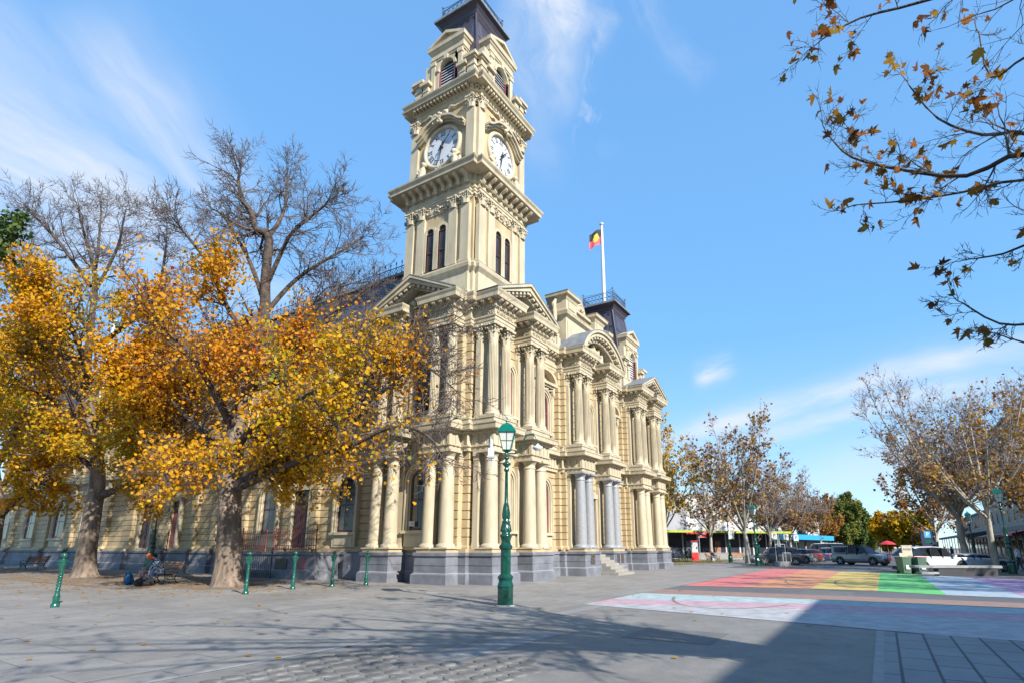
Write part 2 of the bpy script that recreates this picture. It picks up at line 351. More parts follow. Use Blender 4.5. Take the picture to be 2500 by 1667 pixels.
# ---------------------------------------------------------------- ground
def sheet(name, x0, x1, y0, y1, z, m, poly=None, kind='structure'):
    b = MB()
    p = poly or [(x0, y0), (x1, y0), (x1, y1), (x0, y1)]
    b.add([(q[0], q[1], z) for q in p], [tuple(range(len(p)))])
    return tag(b.build(name, m), kind=kind)
sheet('ground', -2500, 2500, -2500, 2500, 0.0, M['soil'])
sheet('plaza_paving', -90, 28.9, -7.0, 70, 0.006, M['plaza'])
M['litter'] = mat('tree_bed_soil', (0.19, 0.165, 0.145), 0.95, 0.45, 1.1, bump=0.4, col2=(0.10, 0.075, 0.055))
sheet('garden_bed', -8.6, -1.6, 11.2, 62, 0.010, M['litter'])
sheet('tree_pit', 0, 0, 0, 0, 0.010, M['litter'], [(-5.2 + 2.0 * math.cos(k * .524), 9.4 + 2.3 * math.sin(k * .524)) for k in range(12)])
sheet('plaza_paving_far', 28.9, 62, -3.5, 2.0, 0.006, M['plaza'])
sheet('grass_verge', 0, 0, 0, 0, 0.010, M['grass'], [(40, 2.0), (120, 2.0), (120, 60), (27.5, 60), (27.5, 9)])
sheet('street_asphalt', -90, 2.9, -26.0, -7.0, 0.006, M['asphalt2'])
sheet('road_asphalt', 0, 0, 0, 0, 0.0045, M['asphalt'], [(2.9, -7.0), (28.9, -7.0), (28.9, -3.5), (62, -3.5), (120, -3.0), (600, -3.0), (600, -18.5), (31, -18.5), (20, -22), (2.9, -22)])
sheet('footpath_across_street', -90, 400, -60, -21.9, 0.008, M['plaza'])
# repair patches and trench scars in the asphalt
M['patch'] = slabmat('asphalt_patch', (0.135, 0.132, 0.13), 50, 50, 0.0, None, 0.05, stain=0.2, bump=0.6); M['patchl'] = slabmat('asphalt_patch_pale', (0.235, 0.228, 0.22), 50, 50, 0.0, None, 0.05, stain=0.2, bump=0.6)
for i_, (x0, x1, y0, y1, m_) in enumerate(((-12.8, -9.6, -9.3, -8.7, 'patchl'), (-9.4, -7.9, -12.0, -10.4, 'patch'), (-6.9, -4.2, -7.9, -7.5, 'patchl'), (-16.5, -15.2, -1.2, 0.4, 'patchl'), (-4.4, -2.9, -3.9, -3.0, 'patch'), (2.95, 5.0, -13.6, -11.9, 'patch'))): sheet('paving_patch', x0, x1, y0, y1, 0.010 + .0002 * i_, M[m_])
# painted rainbow crossing
def paint(name, col, poly, z=0.014, rough=0.6):
    col = tuple(c * .74 + .015 for c in col); m = mat(name + '_paint', col, rough + .15, 0.16, 2.6, detail=12, col2=tuple(c * 0.5 + 0.055 for c in col), bump=0.25, bscale=90)
    return sheet(name, 0, 0, 0, 0, z, m, poly)
paint('crossing_stripe_red', (0.72, 0.17, 0.16), [(5.2, -7.1), (5.7, -9.5), (28.6, -9.5), (28.8, -7.1)])
paint('crossing_stripe_orange', (0.72, 0.28, 0.12), [(5.7, -9.5), (6.2, -12.0), (25.5, -12.0), (28.6, -9.5)])
paint('crossing_stripe_yellow', (0.70, 0.50, 0.10), [(6.2, -12.0), (6.2, -14.3), (25.2, -14.3), (25.5, -12.0)])
paint('crossing_stripe_green', (0.12, 0.62, 0.14), [(6.2, -14.3), (5.2, -16.35), (22.5, -16.35), (25.2, -14.3)])
paint('crossing_stripe_blue', (0.42, 0.53, 0.62), [(5.2, -16.35), (5.0, -18.5), (20.3, -18.5), (22.5, -16.35)])
paint('crossing_stripe_violet', (0.55, 0.33, 0.54), [(5.0, -18.5), (4.6, -21.0), (19, -21.0), (20.3, -18.5)])
paint('crossing_stripe_brown', (0.34, 0.20, 0.15), [(0.5, -7.1), (0.9, -13.0), (0.7, -21.5), (2.9, -21.5), (2.9, -13.0), (2.6, -7.1)])
paint('crossing_stripe_pale_blue', (0.44, 0.58, 0.60), [(-2.1, -7.1), (-0.6, -13.0), (-0.9, -21.5), (0.7, -21.5), (0.9, -13.0), (0.5, -7.1)])
paint('crossing_stripe_pink', (0.60, 0.38, 0.44), [(-3.9, -7.1), (-2.4, -13.0), (-2.9, -21.5), (-0.9, -21.5), (-0.6, -13.0), (-2.1, -7.1)])
paint('crossing_stripe_white', (0.50, 0.50, 0.52), [(-4.3, -7.1), (-5.4, -12.4), (-6.3, -16.5), (-7.0, -21.5), (-2.9, -21.5), (-2.4, -13.0), (-3.9, -7.1)])
for x0, x1, y in ((-34, -11.9, -6.95), (-30, -12.5, -6.25)):
    sheet('kerb_line', x0, x1, y, y + (0.11 if y < -6.5 else 0.04), 0.012, M['concrete'])
sheet('paver_area', -60, -6.1, -24, -14.5, 0.018, M['paver'])
sheet('paver_edge', -60, -6.0, -14.5, -14.38, 0.018, M['concrete'])
M['tyre'] = mat('tyre_mark', (0.19, 0.16, 0.12), 0.9, 0.3, 6)
def tyre(pts, w=.09):
    b = MB(); n = len(pts)
    for i in range(n - 1):
        p, q = Vector(pts[i]), Vector(pts[i + 1]); d = (q - p).normalized() * w / 2; e = Vector((-d.y, d.x)); b.add([(p.x + e.x, p.y + e.y, .016), (q.x + e.x, q.y + e.y, .016), (q.x - e.x, q.y - e.y, .016), (p.x - e.x, p.y - e.y, .016)], [(0, 3, 2, 1)])
    tag(b.build('tyre_mark', M['tyre']), kind='structure')
for cx_, cy_, r_, a0_, a1_ in ((12, -14.5, 3.6, -20, 150), (14, -13.2, 5.4, 100, 200), (20, -16.4, 2.2, 0, 170), (2.5, -10.5, 4.0, 120, 230)):
    tyre([(cx_ + r_ * 1.5 * math.cos(R(a0_ + (a1_ - a0_) * k / 16)), cy_ + r_ * .55 * math.sin(R(a0_ + (a1_ - a0_) * k / 16))) for k in range(17)])
# cobbled gutter: real rounded stones
b = MB(); r2 = random.Random(3)
for i in range(44):
    for j in range(11):
        x = -24 + i * 0.29 + (j % 2) * 0.14; y = -10.5 + j * 0.30
        if x > -12.0 - (y + 7.2) * -0.02 or x < -23: continue
        sx, sy, h = 0.125 + r2.random() * 0.03, 0.13 + r2.random() * 0.025, 0.009 + r2.random() * 0.014
        cx, cy = x + r2.uniform(-.02, .02), y + r2.uniform(-.02, .02)
        prof = [(1.0, 0.0), (1.0, h * 0.5), (0.82, h * 0.9), (0.4, h), (0.0001, h * (0.9 + 0.3 * r2.random()))]
        if x > -12.6 + .5 * math.sin(y * 3): continue
        b.lathe(prof, (cx, cy, 0.006), 8, M4=None, caps=False, rot=R(22.5) + r2.uniform(-.3, .3), sx=sx * r2.uniform(.8, 1.12), sy=sy * r2.uniform(.8, 1.12))
tag(b.build('cobblestone_gutter', M['cobble']), kind='structure')
# ---------------------------------------------------------------- town hall
hall = empty('town_hall', (0, 0, 0), 0, 'cream Victorian town hall with clock tower, paired columns and grey plinth', 'town hall')
PA, PB, PC, PDD, PE, PF = (1.1, 3.15), (4.5, 6.55), (10.34, 12.39), (14.45, 16.5), (20.57, 22.62), (24.05, 26.1)
LP, LC = (5.26, 7.14), (1.72, 3.6)
WING = 1.6
# pilaster strips of the side wing: (b0, b1) at plane a=1.3
strips = [(12.5, 13.1), (14.9, 15.5), (19.4, 20.0), (22.6, 23.2), (25.2, 26.2), (28.6, 30.0), (34.2, 35.4), (38.6, 39.8), (45.2, 46.4), (50.4, 51.6), (59, 60)]
def wing_pts(p0, p1):
    out = [(p0, 66)]
    for a, b in reversed(strips): out += [(p0, b), (p1, b), (p1, a), (p0, a)]
    return out
wing_w = wing_pts(1.6, 1.3)
right_w = [(1.5, 1.2), (6.55, 1.2), (6.55, 1.5), (6.8, 1.5), (6.8, 1.8), (10.08, 1.8), (10.08, 1.5), (10.34, 1.5), (10.34, 1.2), (16.5, 1.2), (16.5, 1.5), (16.75, 1.5), (16.75, 1.8), (20.3, 1.8), (20.3, 1.5), (20.57, 1.5), (20.57, 1.2), (26.1, 1.2), (26.1, 14)]
wallpath = wing_w + [(1.6, 7.4), (1.3, 7.4), (1.3, 7.14), (1.15, 7.14), (1.15, 2.46), (0.88, 2.46), (0.88, 1.85), (1.2, 1.85), (1.2, 1.5), (1.5, 1.5)] + right_w
def piers(seg, out):  # entablature / plinth path with the piers brought forward
    pass
def pierpath(c0, c1, wing_out, wing_in):
    p = wing_pts(wing_in, wing_out)
    p += [(wing_in, 7.4), (1.15, 7.4), (1.15, 7.14), (0, 7.14), (0, LP[0]), (1.15, LP[0]), (1.15, LC[1]), (0, LC[1]), (0, LC[0]), (c0, LC[0]), (c0, c1 + 0.1), (PA[0], c1 + 0.1), (PA[0], 0), (PA[1], 0), (PA[1], 1.15), (PB[0], 1.15), (PB[0], 0), (PB[1], 0), (PB[1], 1.2), (6.8, 1.2), (6.8, 1.55), (10.08, 1.55), (10.08, 1.2), (PC[0], 1.2), (PC[0], 0), (PC[1], 0), (PC[1], 1.15), (PDD[0], 1.15), (PDD[0], 0), (PDD[1], 0), (PDD[1], 1.2), (16.75, 1.2), (16.75, 1.55), (20.3, 1.55), (20.3, 1.2), (PE[0], 1.2), (PE[0], 0), (PE[1], 0), (PE[1], 1.15), (PF[0], 1.15), (PF[0], 0), (PF[1], 0), (PF[1], 14)]
    return p
PP = pierpath(0.85, 1.2, 1.0, 1.3)
# plinth
b = MB()
b.sweep(PP, [(0.10, 0), (0.10, 0.42), (0.04, 0.48), (0.0, 0.5), (0, 0.80), (-0.02, 0.80), (-0.02, 0.83), (0, 0.83), (0, 1.17), (-0.02, 1.18), (0.06, 1.25), (0.06, 1.37), (0.03, 1.39), (-1.4, 1.39)], mis=[0, 0, 1, 0, 0, 0, 0, 0, 0, 0, 0, 0, 0])
pl = b.build('plinth', [M['plinth'], M['plinth_light']], hall)
b = MB()
b.sweep(PP, [(-0.05, 1.39), (-0.05, 1.55), (-1.35, 1.55)]); b.build('base_course', M['wall'], hall)
# walls with channelled courses
def courses(z0, z1, n, d=0.06, g=0.05, top=-0.0):
    p = [(0, z0)]; h = (z1 - z0) / n
    for i in range(1, n): z = z0 + i * h; p += [(0, z - g), (-d, z - g * 0.6), (-d, z), (0, z + 0.004)]
    return p + [(0, z1)]
b = MB(); b.sweep(wallpath, [(0.12, 1.5), (0.12, 1.62), (0.05, 1.7)] + courses(1.7, 6.1, 11)); b.build('lower_wall', M['wall'], hall)
b = MB(); b.sweep(wallpath, courses(7.3, 12.45, 12)); b.build('upper_wall', M['wall'], hall)
# entablatures
b = MB()
b.sweep(PP, [(-1.3, 6.07), (-0.12, 6.07), (-0.12, 6.24), (-0.07, 6.26), (-0.07, 6.33), (-0.14, 6.34), (-0.14, 6.86), (-0.05, 6.92), (0.0, 6.98), (0.24, 7.02), (0.26, 7.2), (0.30, 7.26), (0.30, 7.3), (-0.05, 7.36), (-1.4, 7.37)], mis=[0] * 12 + [1, 1])
b.along(PP, 0.38, 0.16, -0.14, -0.10, 6.34, 6.86)
b.along(PP, 0.12, 0.07, -0.06, 0.06, 6.90, 6.97)
b.along(PP, 0.30, 0.16, -0.10, -0.03, 6.26, 6.30)
b.build('lower_entablature', [M['trim'], M['lead']], hall)
b = MB()
UP = PP
b.sweep(UP, [(-1.4, 7.36), (-0.08, 7.36), (-0.08, 7.58), (-0.04, 7.6), (-0.04, 7.68), (-1.35, 7.69)]); b.build('pedestal_course', M['trim'], hall)
b = MB()
b.sweep(UP, [(-1.3, 12.4), (-0.16, 12.4), (-0.16, 12.52), (-0.13, 12.53), (-0.13, 12.68), (-0.08, 12.72), (-0.08, 12.8), (-0.16, 12.82), (-0.16, 13.12), (-0.1, 13.16), (-0.1, 13.3), (-0.02, 13.34), (-0.02, 13.52), (0.30, 13.54), (0.32, 13.72), (0.38, 13.84), (0.40, 13.92), (0.0, 13.97), (-1.5, 14.0)], mis=[0] * 16 + [1, 1])
b.along(UP, 0.15, 0.08, -0.1, -0.02, 13.18, 13.29)
b.along(UP, 0.42, 0.17, -0.02, 0.26, 13.38, 13.53, zig=[(-0.02, 13.34), (0.16, 13.38), (0.25, 13.40), (0.27, 13.46), (0.25, 13.53), (-0.02, 13.53)])
b.build('main_cornice', [M['trim'], M['lead']], hall)
# frieze ornament on the piers and in the recesses: real relief
def ornament(mb, p0, u, wdt, z0, z1, n, out, seed=0, mi=0):
    rr = random.Random(seed); cols = max(2, int(wdt / ((z1 - z0) * 0.9)))
    nn = Vector((u.y, -u.x, 0)); hh = z1 - z0
    for c in range(cols):
        cx = wdt * (c + 0.5) / cols; s = hh * 0.36
        base = Vector(p0) + u * cx + Vector((0, 0, hh / 2))
        pts = []
        for k in range(15):
            a = k * 0.62 * (1 if c % 2 else -1); r_ = s * (1.05 - k / 16)
            pts.append(base + u * (r_ * math.cos(a)) + Vector((0, 0, r_ * math.sin(a))) + nn * (out * 0.7))
        mb.tube(pts, [hh * 0.07] * 15, 5, mi)
        for k in range(5):
            a = rr.random() * 6.28
            mb.sphere(base + u * (math.cos(a) * s * 1.15) + Vector((0, 0, math.sin(a) * s * 1.1)) + nn * (out * 0.5), hh * 0.14, 5, mi, (1, 1, 0.8))
X, Yv = Vector((1, 0, 0)), Vector((0, -1, 0))
def orn(*a):
    b = MB(); ornament(b, *a); b.build('frieze_ornament', M['trim'], hall)
for i, (x0, x1) in enumerate((PA, PB, PC, PDD, PE, PF)):
    orn((x0 + 0.3, 0.14, 12.83), X, x1 - x0 - 0.6, 0, 0.28, 1, 0.05, i); orn((x0 + 0.16, 1.0, 12.83), Yv, 0.8, 0, 0.28, 1, 0.05, i + 3)
for i, (y0, y1) in enumerate((LP, LC)): orn((0.14, y1 - 0.25, 12.83), Yv, y1 - y0 - 0.5, 0, 0.28, 1, 0.05, i + 9)

# columns ------------------------------------------------------------
def lower_column(m):
    b = MB(); h = 6.07 - 1.55
    b.box(-0.46, 0.46, -0.46, 0.46, 0.0, 0.06)
    b.lathe([(0.44, 0.06), (0.45, 0.13), (0.42, 0.19), (0.37, 0.2), (0.345, 0.25)], n=28)
    b.lathe([(0.345 - 0.055 * (t / 12) ** 1.7, 0.25 + (h - 0.75) * t / 12) for t in range(13)], n=28, caps=False)
    b.lathe([(0.29, h - 0.52), (0.325, h - 0.5), (0.325, h - 0.45), (0.29, h - 0.43), (0.295, h - 0.28), (0.33, h - 0.24), (0.40, h - 0.14), (0.41, h - 0.12)], n=28)
    b.box(-0.45, 0.45, -0.45, 0.45, h - 0.12, h - 0.015)
    return b
def capital(b, z0, r, H, A, n=8):
    """Corinthian capital: bell, two tiers of curled leaves, volutes, abacus"""
    b.lathe([(r * 1.05, z0 - 0.05), (r * 1.1, z0 - 0.02), (r * 1.02, z0), (r * 0.95, z0 + 0.02), (r * 0.98, z0 + H * 0.5), (r * 1.2, z0 + H * 0.86)], n=16)
    for tier, (zz, hh, off) in enumerate(((z0, H * 0.42, 0), (z0 + H * 0.2, H * 0.52, 0.5))):
        for k in range(n):
            a = 2 * math.pi * (k + off) / n; ca, sa = math.cos(a), math.sin(a)
            prof = [(r * 0.98, zz, 0.10), (r * 1.12, zz + hh * 0.6, 0.12), (r * 1.28, zz + hh * 0.92, 0.10), (r * 1.52, zz + hh * 1.0, 0.07), (r * 1.58, zz + hh * 0.84, 0.03)]
            vs = []
            for (q, z, w) in prof:
                w *= r / 0.27
                for sgn, dq in ((-1, -0.03), (0, 0.02), (1, -0.03)): vs.append((ca * (q + dq) - sa * w * sgn, sa * (q + dq) + ca * w * sgn, z))
            fs = []
            for i in range(4):
                for j in range(2): fs.append((i * 3 + j, i * 3 + j + 1, i * 3 + j + 4, i * 3 + j + 3))
            b.add(vs, fs)
    for k in range(4):
        a = math.pi / 4 + k * math.pi / 2; ca, sa = math.cos(a), math.sin(a)
        pts = [(ca * q, sa * q, z) for q, z in ((r * 1.0, z0 + H * 0.5), (r * 1.35, z0 + H * 0.74), (r * 1.66, z0 + H * 0.83), (r * 1.80, z0 + H * 0.74), (r * 1.68, z0 + H * 0.66), (r * 1.58, z0 + H * 0.73))]
        b.tube(pts, [0.03, 0.035, 0.045, 0.05, 0.045, 0.03], 6)
    s = A
    pts = []
    for k in range(4):
        a = math.pi / 4 + k * math.pi / 2
        pts.append((math.cos(a - 0.10) * s * 1.3, math.sin(a - 0.10) * s * 1.3)); pts.append((math.cos(a + 0.10) * s * 1.3, math.sin(a + 0.10) * s * 1.3))
        a2 = a + math.pi / 4; pts.append((math.cos(a2) * s * 0.84, math.sin(a2) * s * 0.84))
    b.prism(pts, z0 + H * 0.86, z0 + H)
    for k in range(4):
        a = k * math.pi / 2; b.sphere((math.cos(a) * s * 0.9, math.sin(a) * s * 0.9, z0 + H * 0.9), 0.05, 6)
def upper_column():
    h = 12.4 - 7.69; b = MB()
    b.box(-0.42, 0.42, -0.42, 0.42, 0, 0.08)
    b.lathe([(0.39, 0.08), (0.40, 0.14), (0.37, 0.19), (0.325, 0.2), (0.32, 0.24), (0.345, 0.28), (0.33, 0.33), (0.28, 0.35)], n=24)
    rings = []; NF = 20
    z0, z1 = 0.35, h - 0.80
    vs = []; K = NF * 4
    for t in range(9):
        q = t / 8; r_ = 0.28 - 0.04 * q ** 1.7; z = z0 + (z1 - z0) * q
        for k in range(K):
            a = 2 * math.pi * (k + 0.5) / K; d = (0, 0, -0.045, -0.045)[k % 4] if 0 < t < 8 else 0
            vs.append(((r_ + d) * math.cos(a), (r_ + d) * math.sin(a), z))
    fs = [(i * K + k, i * K + (k + 1) % K, (i + 1) * K + (k + 1) % K, (i + 1) * K + k) for i in range(8) for k in range(K)]
    b.add(vs, fs)
    c = MB(); capital(c, h - 0.77, 0.235, 0.76, 0.40)
    return b, c
lc = {}
for nm in ('trim', 'granite'): lc[nm] = lower_column(nm).build('lower_column', M[nm], hall)
ub, uc = upper_column(); ucol = ub.build('upper_column', M['trim'], hall); ucap = uc.build('capital', M['trim'], ucol)
spots = []
for (x0, x1), m in ((PA, 'trim'), (PB, 'trim'), (PC, 'granite'), (PDD, 'granite'), (PE, 'trim'), (PF, 'trim')):
    for x in (x0 + 0.47, x1 - 0.47): spots.append((x, 0.46, m))
for (y0, y1) in (LP, LC):
    for y in (y0 + 0.43, y1 - 0.43): spots.append((0.46, y, 'trim'))
used = set()
for i, (x, y, m) in enumerate(spots):
    if m in used: o = lc[m].copy(); COL.objects.link(o)
    else: o = lc[m]; used.add(m)
    o.location = (x, y, 1.55)
    if m == 'granite': o['label'] = 'grey granite column beside the entrance'
    o = ucol if i == 0 else copy_tree(ucol); o.location = (x, y, 7.69)
# pilasters on the wall behind each column, both storeys
def pilaster(x, y, nx, ny, z0, z1, up):
    b = MB(); m = Matrix.Translation((x, y, 0)) @ Matrix.Rotation(math.atan2(ny, nx) + math.pi / 2, 4, 'Z')
    b.box(-0.29, 0.29, -0.2, 0.1, z0 + 0.3, z1 - (0.76 if up else 0.45), 0, m)
    b.box(-0.36, 0.36, -0.27, 0.1, z0, z0 + 0.18, 0, m); b.box(-0.32, 0.32, -0.23, 0.1, z0 + 0.18, z0 + 0.3, 0, m)
    if up:
        c = MB(); capital(c, 0, 0.27, 0.74, 0.40); mm = m @ Matrix.Translation((0, -0.02, z1 - 0.75)) @ Matrix.Diagonal((1, 0.75, 1, 1))
        b.add([mm @ Vector(v) for v in c.v], c.f)
    else:
        b.box(-0.31, 0.31, -0.22, 0.1, z1 - 0.45, z1 - 0.25, 0, m); b.box(-0.36, 0.36, -0.28, 0.1, z1 - 0.25, z1 - 0.02, 0, m)
    return b.build('pilaster', M['trim'], hall)
for x, y, m in spots:
    if y == 0.46: pilaster(x, 1.2, 0, -1, 7.69, 12.4, True); pilaster(x, 1.2, 0, -1, 1.55, 6.07, False)
    else: pilaster(1.15, y, -1, 0, 7.69, 12.4, True); pilaster(1.15, y, -1, 0, 1.55, 6.07, False)

# windows --------------------------------------------------------------
def window(px, py, facing, w, zs, zt, arch=True, frame='redframe', glass='glass', hood=None, sill=True, name='window', keystone=True, blind=False):
    """facing 'R' = looks to -y, 'L' = looks to -x. proud stone surround around a recessed sash"""
    m = Matrix.Translation((px, py, 0)) @ (Matrix.Identity(4) if facing == 'R' else Matrix.Rotation(-math.pi / 2, 4, 'Z'))
    r_ = w / 2; zc = zt - r_ if arch else zt
    def ring(ro, ri, zb, d0, d1, mb, mi=0):
        A = [(ro * math.cos(t), zc + ro * math.sin(t)) for t in [math.pi * k / 16 for k in range(17)]] if arch else [(ro, zt + ro - r_), (-ro, zt + ro - r_)]
        B = [(ri * math.cos(t), zc + ri * math.sin(t)) for t in [math.pi * k / 16 for k in range(17)]] if arch else [(ri, zt + ri - r_), (-ri, zt + ri - r_)]
        A = [(ro, zb)] + A + [(-ro, zb)]; B = [(ri, zb)] + B + [(-ri, zb)]
        n = len(A); vs = [m @ Vector((p[0], d, p[1])) for d in (d0, d1) for p in A + B]
        fs = []
        for i in range(n - 1):
            fs += [(i, i + 1, n + i + 1, n + i), (2 * n + i + 1, 2 * n + i, 3 * n + i, 3 * n + i + 1), (i + 1, i, 2 * n + i, 2 * n + i + 1), (n + i, n + i + 1, 3 * n + i + 1, 3 * n + i)]
        mb.add(vs, fs, mi)
    s = MB()
    ring(r_ + 0.24, r_ + 0.06, zs, 0.05, -0.20, s); ring(r_ + 0.30, r_ + 0.20, zs, 0.05, -0.25, s); ring(r_ + 0.07, r_ - 0.01, zs, 0.05, -0.12, s)
    if sill:
        s.box(-r_ - 0.38, r_ + 0.38, -0.32, 0.05, zs - 0.14, zs, 0, m); s.box(-r_ - 0.26, r_ + 0.26, -0.18, 0.05, zs - 0.78, zs - 0.14, 0, m)
        s.box(-r_ - 0.05, r_ + 0.05, -0.21, 0.05, zs - 0.66, zs - 0.26, 0, m)
    if keystone and arch:
        s.prism([(-0.11, zt - 0.02), (0.11, zt - 0.02), (0.17, zt + 0.42), (-0.17, zt + 0.42)], -0.32, 0.0, 0, m @ Matrix(((1, 0, 0, 0), (0, 0, 1, 0), (0, 1, 0, 0), (0, 0, 0, 1))))
    win = s.build(name, M['trim'], hall)
    g = MB()
    A = [(r_ * math.cos(math.pi * k / 16), zc + r_ * math.sin(math.pi * k / 16)) for k in range(17)] if arch else [(r_, zt), (-r_, zt)]
    A = [(r_, zs)] + A + [(-r_, zs)]
    g.add([m @ Vector((p[0], -0.02, p[1])) for p in A], [tuple(range(len(A)))]); g.build('pane', M[glass], win)
    f = MB(); ring(r_, r_ - 0.09, zs, 0.0, -0.075, f); zm = zs + (zt - zs) * 0.5
    f.box(-r_ + 0.05, r_ - 0.05, -0.07, 0, zm - 0.04, zm + 0.04, 0, m); f.box(-r_ + 0.05, r_ - 0.05, -0.082, 0, zs, zs + 0.11, 0, m)
    f.build('frame', M[frame], win)
    if blind:
        q = MB(); q.box(-r_ + 0.1, -r_ + 0.1 + (w - 0.2) * 0.35, -0.035, -0.025, zs + 0.15, zt - 0.25, 0, m); q.build('curtain', M['glasslit'], win)
    if hood:
        h = MB(); zt2 = zt + 0.55; wd = r_ + 0.62
        # carved panel, consoles, cornice and curved pediment
        for sx in (-1, 1):
            h.box(sx * (wd - 0.12) - 0.1, sx * (wd - 0.12) + 0.1, -0.2, 0, zs + 0.4, zt2, 0, m)
            h.lathe([(0.03, 0), (0.13, 0.2), (0.10, 0.45), (0.15, 0.62)], (0, 0, 0), 8, M4=m @ Matrix.Translation((sx * (wd - 0.12), -0.22, zt2 - 0.64)))
        h.box(-wd - 0.12, wd + 0.12, -0.42, 0, zt2, zt2 + 0.16, 0, m); h.box(-wd, wd, -0.3, 0, zt2 - 0.12, zt2, 0, m)
        N = 14; R_ = wd + 0.12; rise = R_ * 0.62; pr = []
        outer = [(R_ * math.cos(math.pi * k / N), zt2 + 0.16 + rise * math.sin(math.pi * k / N)) for k in range(N + 1)]
        inner = [((R_ - 0.26) * math.cos(math.pi * k / N), zt2 + 0.16 + (rise - 0.2) * math.sin(math.pi * k / N)) for k in range(N + 1)]
        n = N + 1; vs = [m @ Vector((p[0], d, p[1])) for d in (0, -0.42) for p in outer + inner]; fs = []
        for i in range(N): fs += [(i, i + 1, n + i + 1, n + i), (2 * n + i + 1, 2 * n + i, 3 * n + i, 3 * n + i + 1), (i + 1, i, 2 * n + i, 2 * n + i + 1), (n + i, n + i + 1, 3 * n + i + 1, 3 * n + i)]
        h.add(vs, fs)
        for k in range(7): h.sphere(m @ Vector(((k - 3) * 0.16, -0.15, zt2 - 0.28 + 0.05 * math.cos(k))), 0.11, 5)
        for sx in (-1, 1): h.tube([m @ Vector((sx * 0.1, -0.16, zt2 - 0.2)), m @ Vector((sx * 0.35, -0.18, zt2 - 0.4)), m @ Vector((sx * (wd - 0.2), -0.18, zt2 - 0.2))], 0.05, 6)
        h.build('window_hood', M['trim'], win)
    return win
for x in (8.45, 18.52): 
    window(x, 1.8, 'R', 1.3, 2.42, 5.42); window(x, 1.8, 'R', 1.3, 8.3, 10.75, frame='redframe', hood=True, keystone=False)
for x in (3.83, 23.33):
    window(x, 1.2, 'R', 0.85, 2.42, 5.3); window(x, 1.2, 'R', 0.85, 8.3, 10.9, hood=None)
window(13.42, 1.2, 'R', 1.2, 8.3, 10.9)
window(1.15, 4.43, 'L', 1.15, 2.42, 5.42, frame='darkframe', blind=True)
window(1.15, 4.43, 'L', 1.15, 8.3, 10.9, frame='darkframe')
for y in (10.2, 17.2, 21.3, 42.2, 48.4, 55.2, 62):
    window(WING, y, 'L', 1.35 if y < 41 else 2.3, 2.42, 5.42, frame='darkframe' if y < 20 else 'redframe', blind=True)
for y in (10.2, 16.4, 21.3, 26.9 + .6, 32.3, 37, 42.2, 48.4, 55.2, 62): window(WING, y, 'L', 1.35, 8.2, 10.9, frame='redframe', hood=(y < 43))
# doors of the side wing
def door(y, w, frame, nm='door'):
    b = MB(); m = Matrix.Translation((WING, y, 0)) @ Matrix.Rotation(-math.pi / 2, 4, 'Z')
    b.box(-w / 2 - 0.2, -w / 2, -0.3, 0.02, 1.4, 4.9, 1, m); b.box(w / 2, w / 2 + 0.2, -0.3, 0.02, 1.4, 4.9, 1, m); b.box(-w / 2 - 0.2, w / 2 + 0.2, -0.3, 0.02, 4.9, 5.15, 1, m)
    b.box(-w / 2, w / 2, -0.09, 0.0, 1.4, 4.9, 0, m); b.box(-0.03, 0.03, -0.12, -0.05, 1.4, 4.0, 0, m)
    for sx in (-1, 1):
        for z in (1.6, 2.7): b.box(sx * w / 4 - w * .17, sx * w / 4 + w * .17, -0.12, -0.05, z, z + 0.9, 0, m)
    d = b.build(nm, [M[frame], M['trim']], hall); q = MB(); q.box(-w / 2 + .08, w / 2 - .08, -0.11, -0.02, 4.05, 4.8, 0, m); q.build('fanlight', M['glass'], d)
door(14.0, 1.5, 'darkframe'); door(32.2, 1.7, 'darkframe'); door(28.2, 1.2, 'redframe')
# parapet over the wing and the recesses
b = MB()
b.sweep([(1.75, 66), (1.75, 7.6)], [(0, 13.9), (0, 14.05), (-0.08, 14.1), (-0.08, 14.8), (0.08, 14.86), (0.1, 15.0), (-0.5, 15.05)]); b.build('wing_parapet', M['trim'], hall)
def balusters(mb, p0, p1, z0, h, n, r_=0.09):
    p0, p1 = Vector(p0), Vector(p1)
    for i in range(n):
        p = p0.lerp(p1, (i + 0.5) / n)
        mb.lathe([(r_ * 0.8, 0), (r_ * 0.8, h * 0.1), (r_ * 0.45, h * 0.16), (r_, h * 0.36), (r_ * 0.75, h * 0.55), (r_ * 0.42, h * 0.8), (r_ * 0.8, h * 0.88), (r_ * 0.8, h)], (p.x, p.y, z0), 8)
for x0, x1 in ((7.0, 9.9), (16.95, 20.1)):
    b = MB(); b.box(x0, x1, 1.28, 1.58, 13.98, 14.12); b.box(x0, x1, 1.26, 1.60, 14.72, 14.86); balusters(b, (x0 + .2, 1.43), (x1 - .2, 1.43), 14.12, 0.6, 10)
    b.box(x0, x0 + .25, 1.27, 1.59, 14.1, 14.75); b.box(x1 - .25, x1, 1.27, 1.59, 14.1, 14.75); b.build('balustrade', M['trim'], hall)
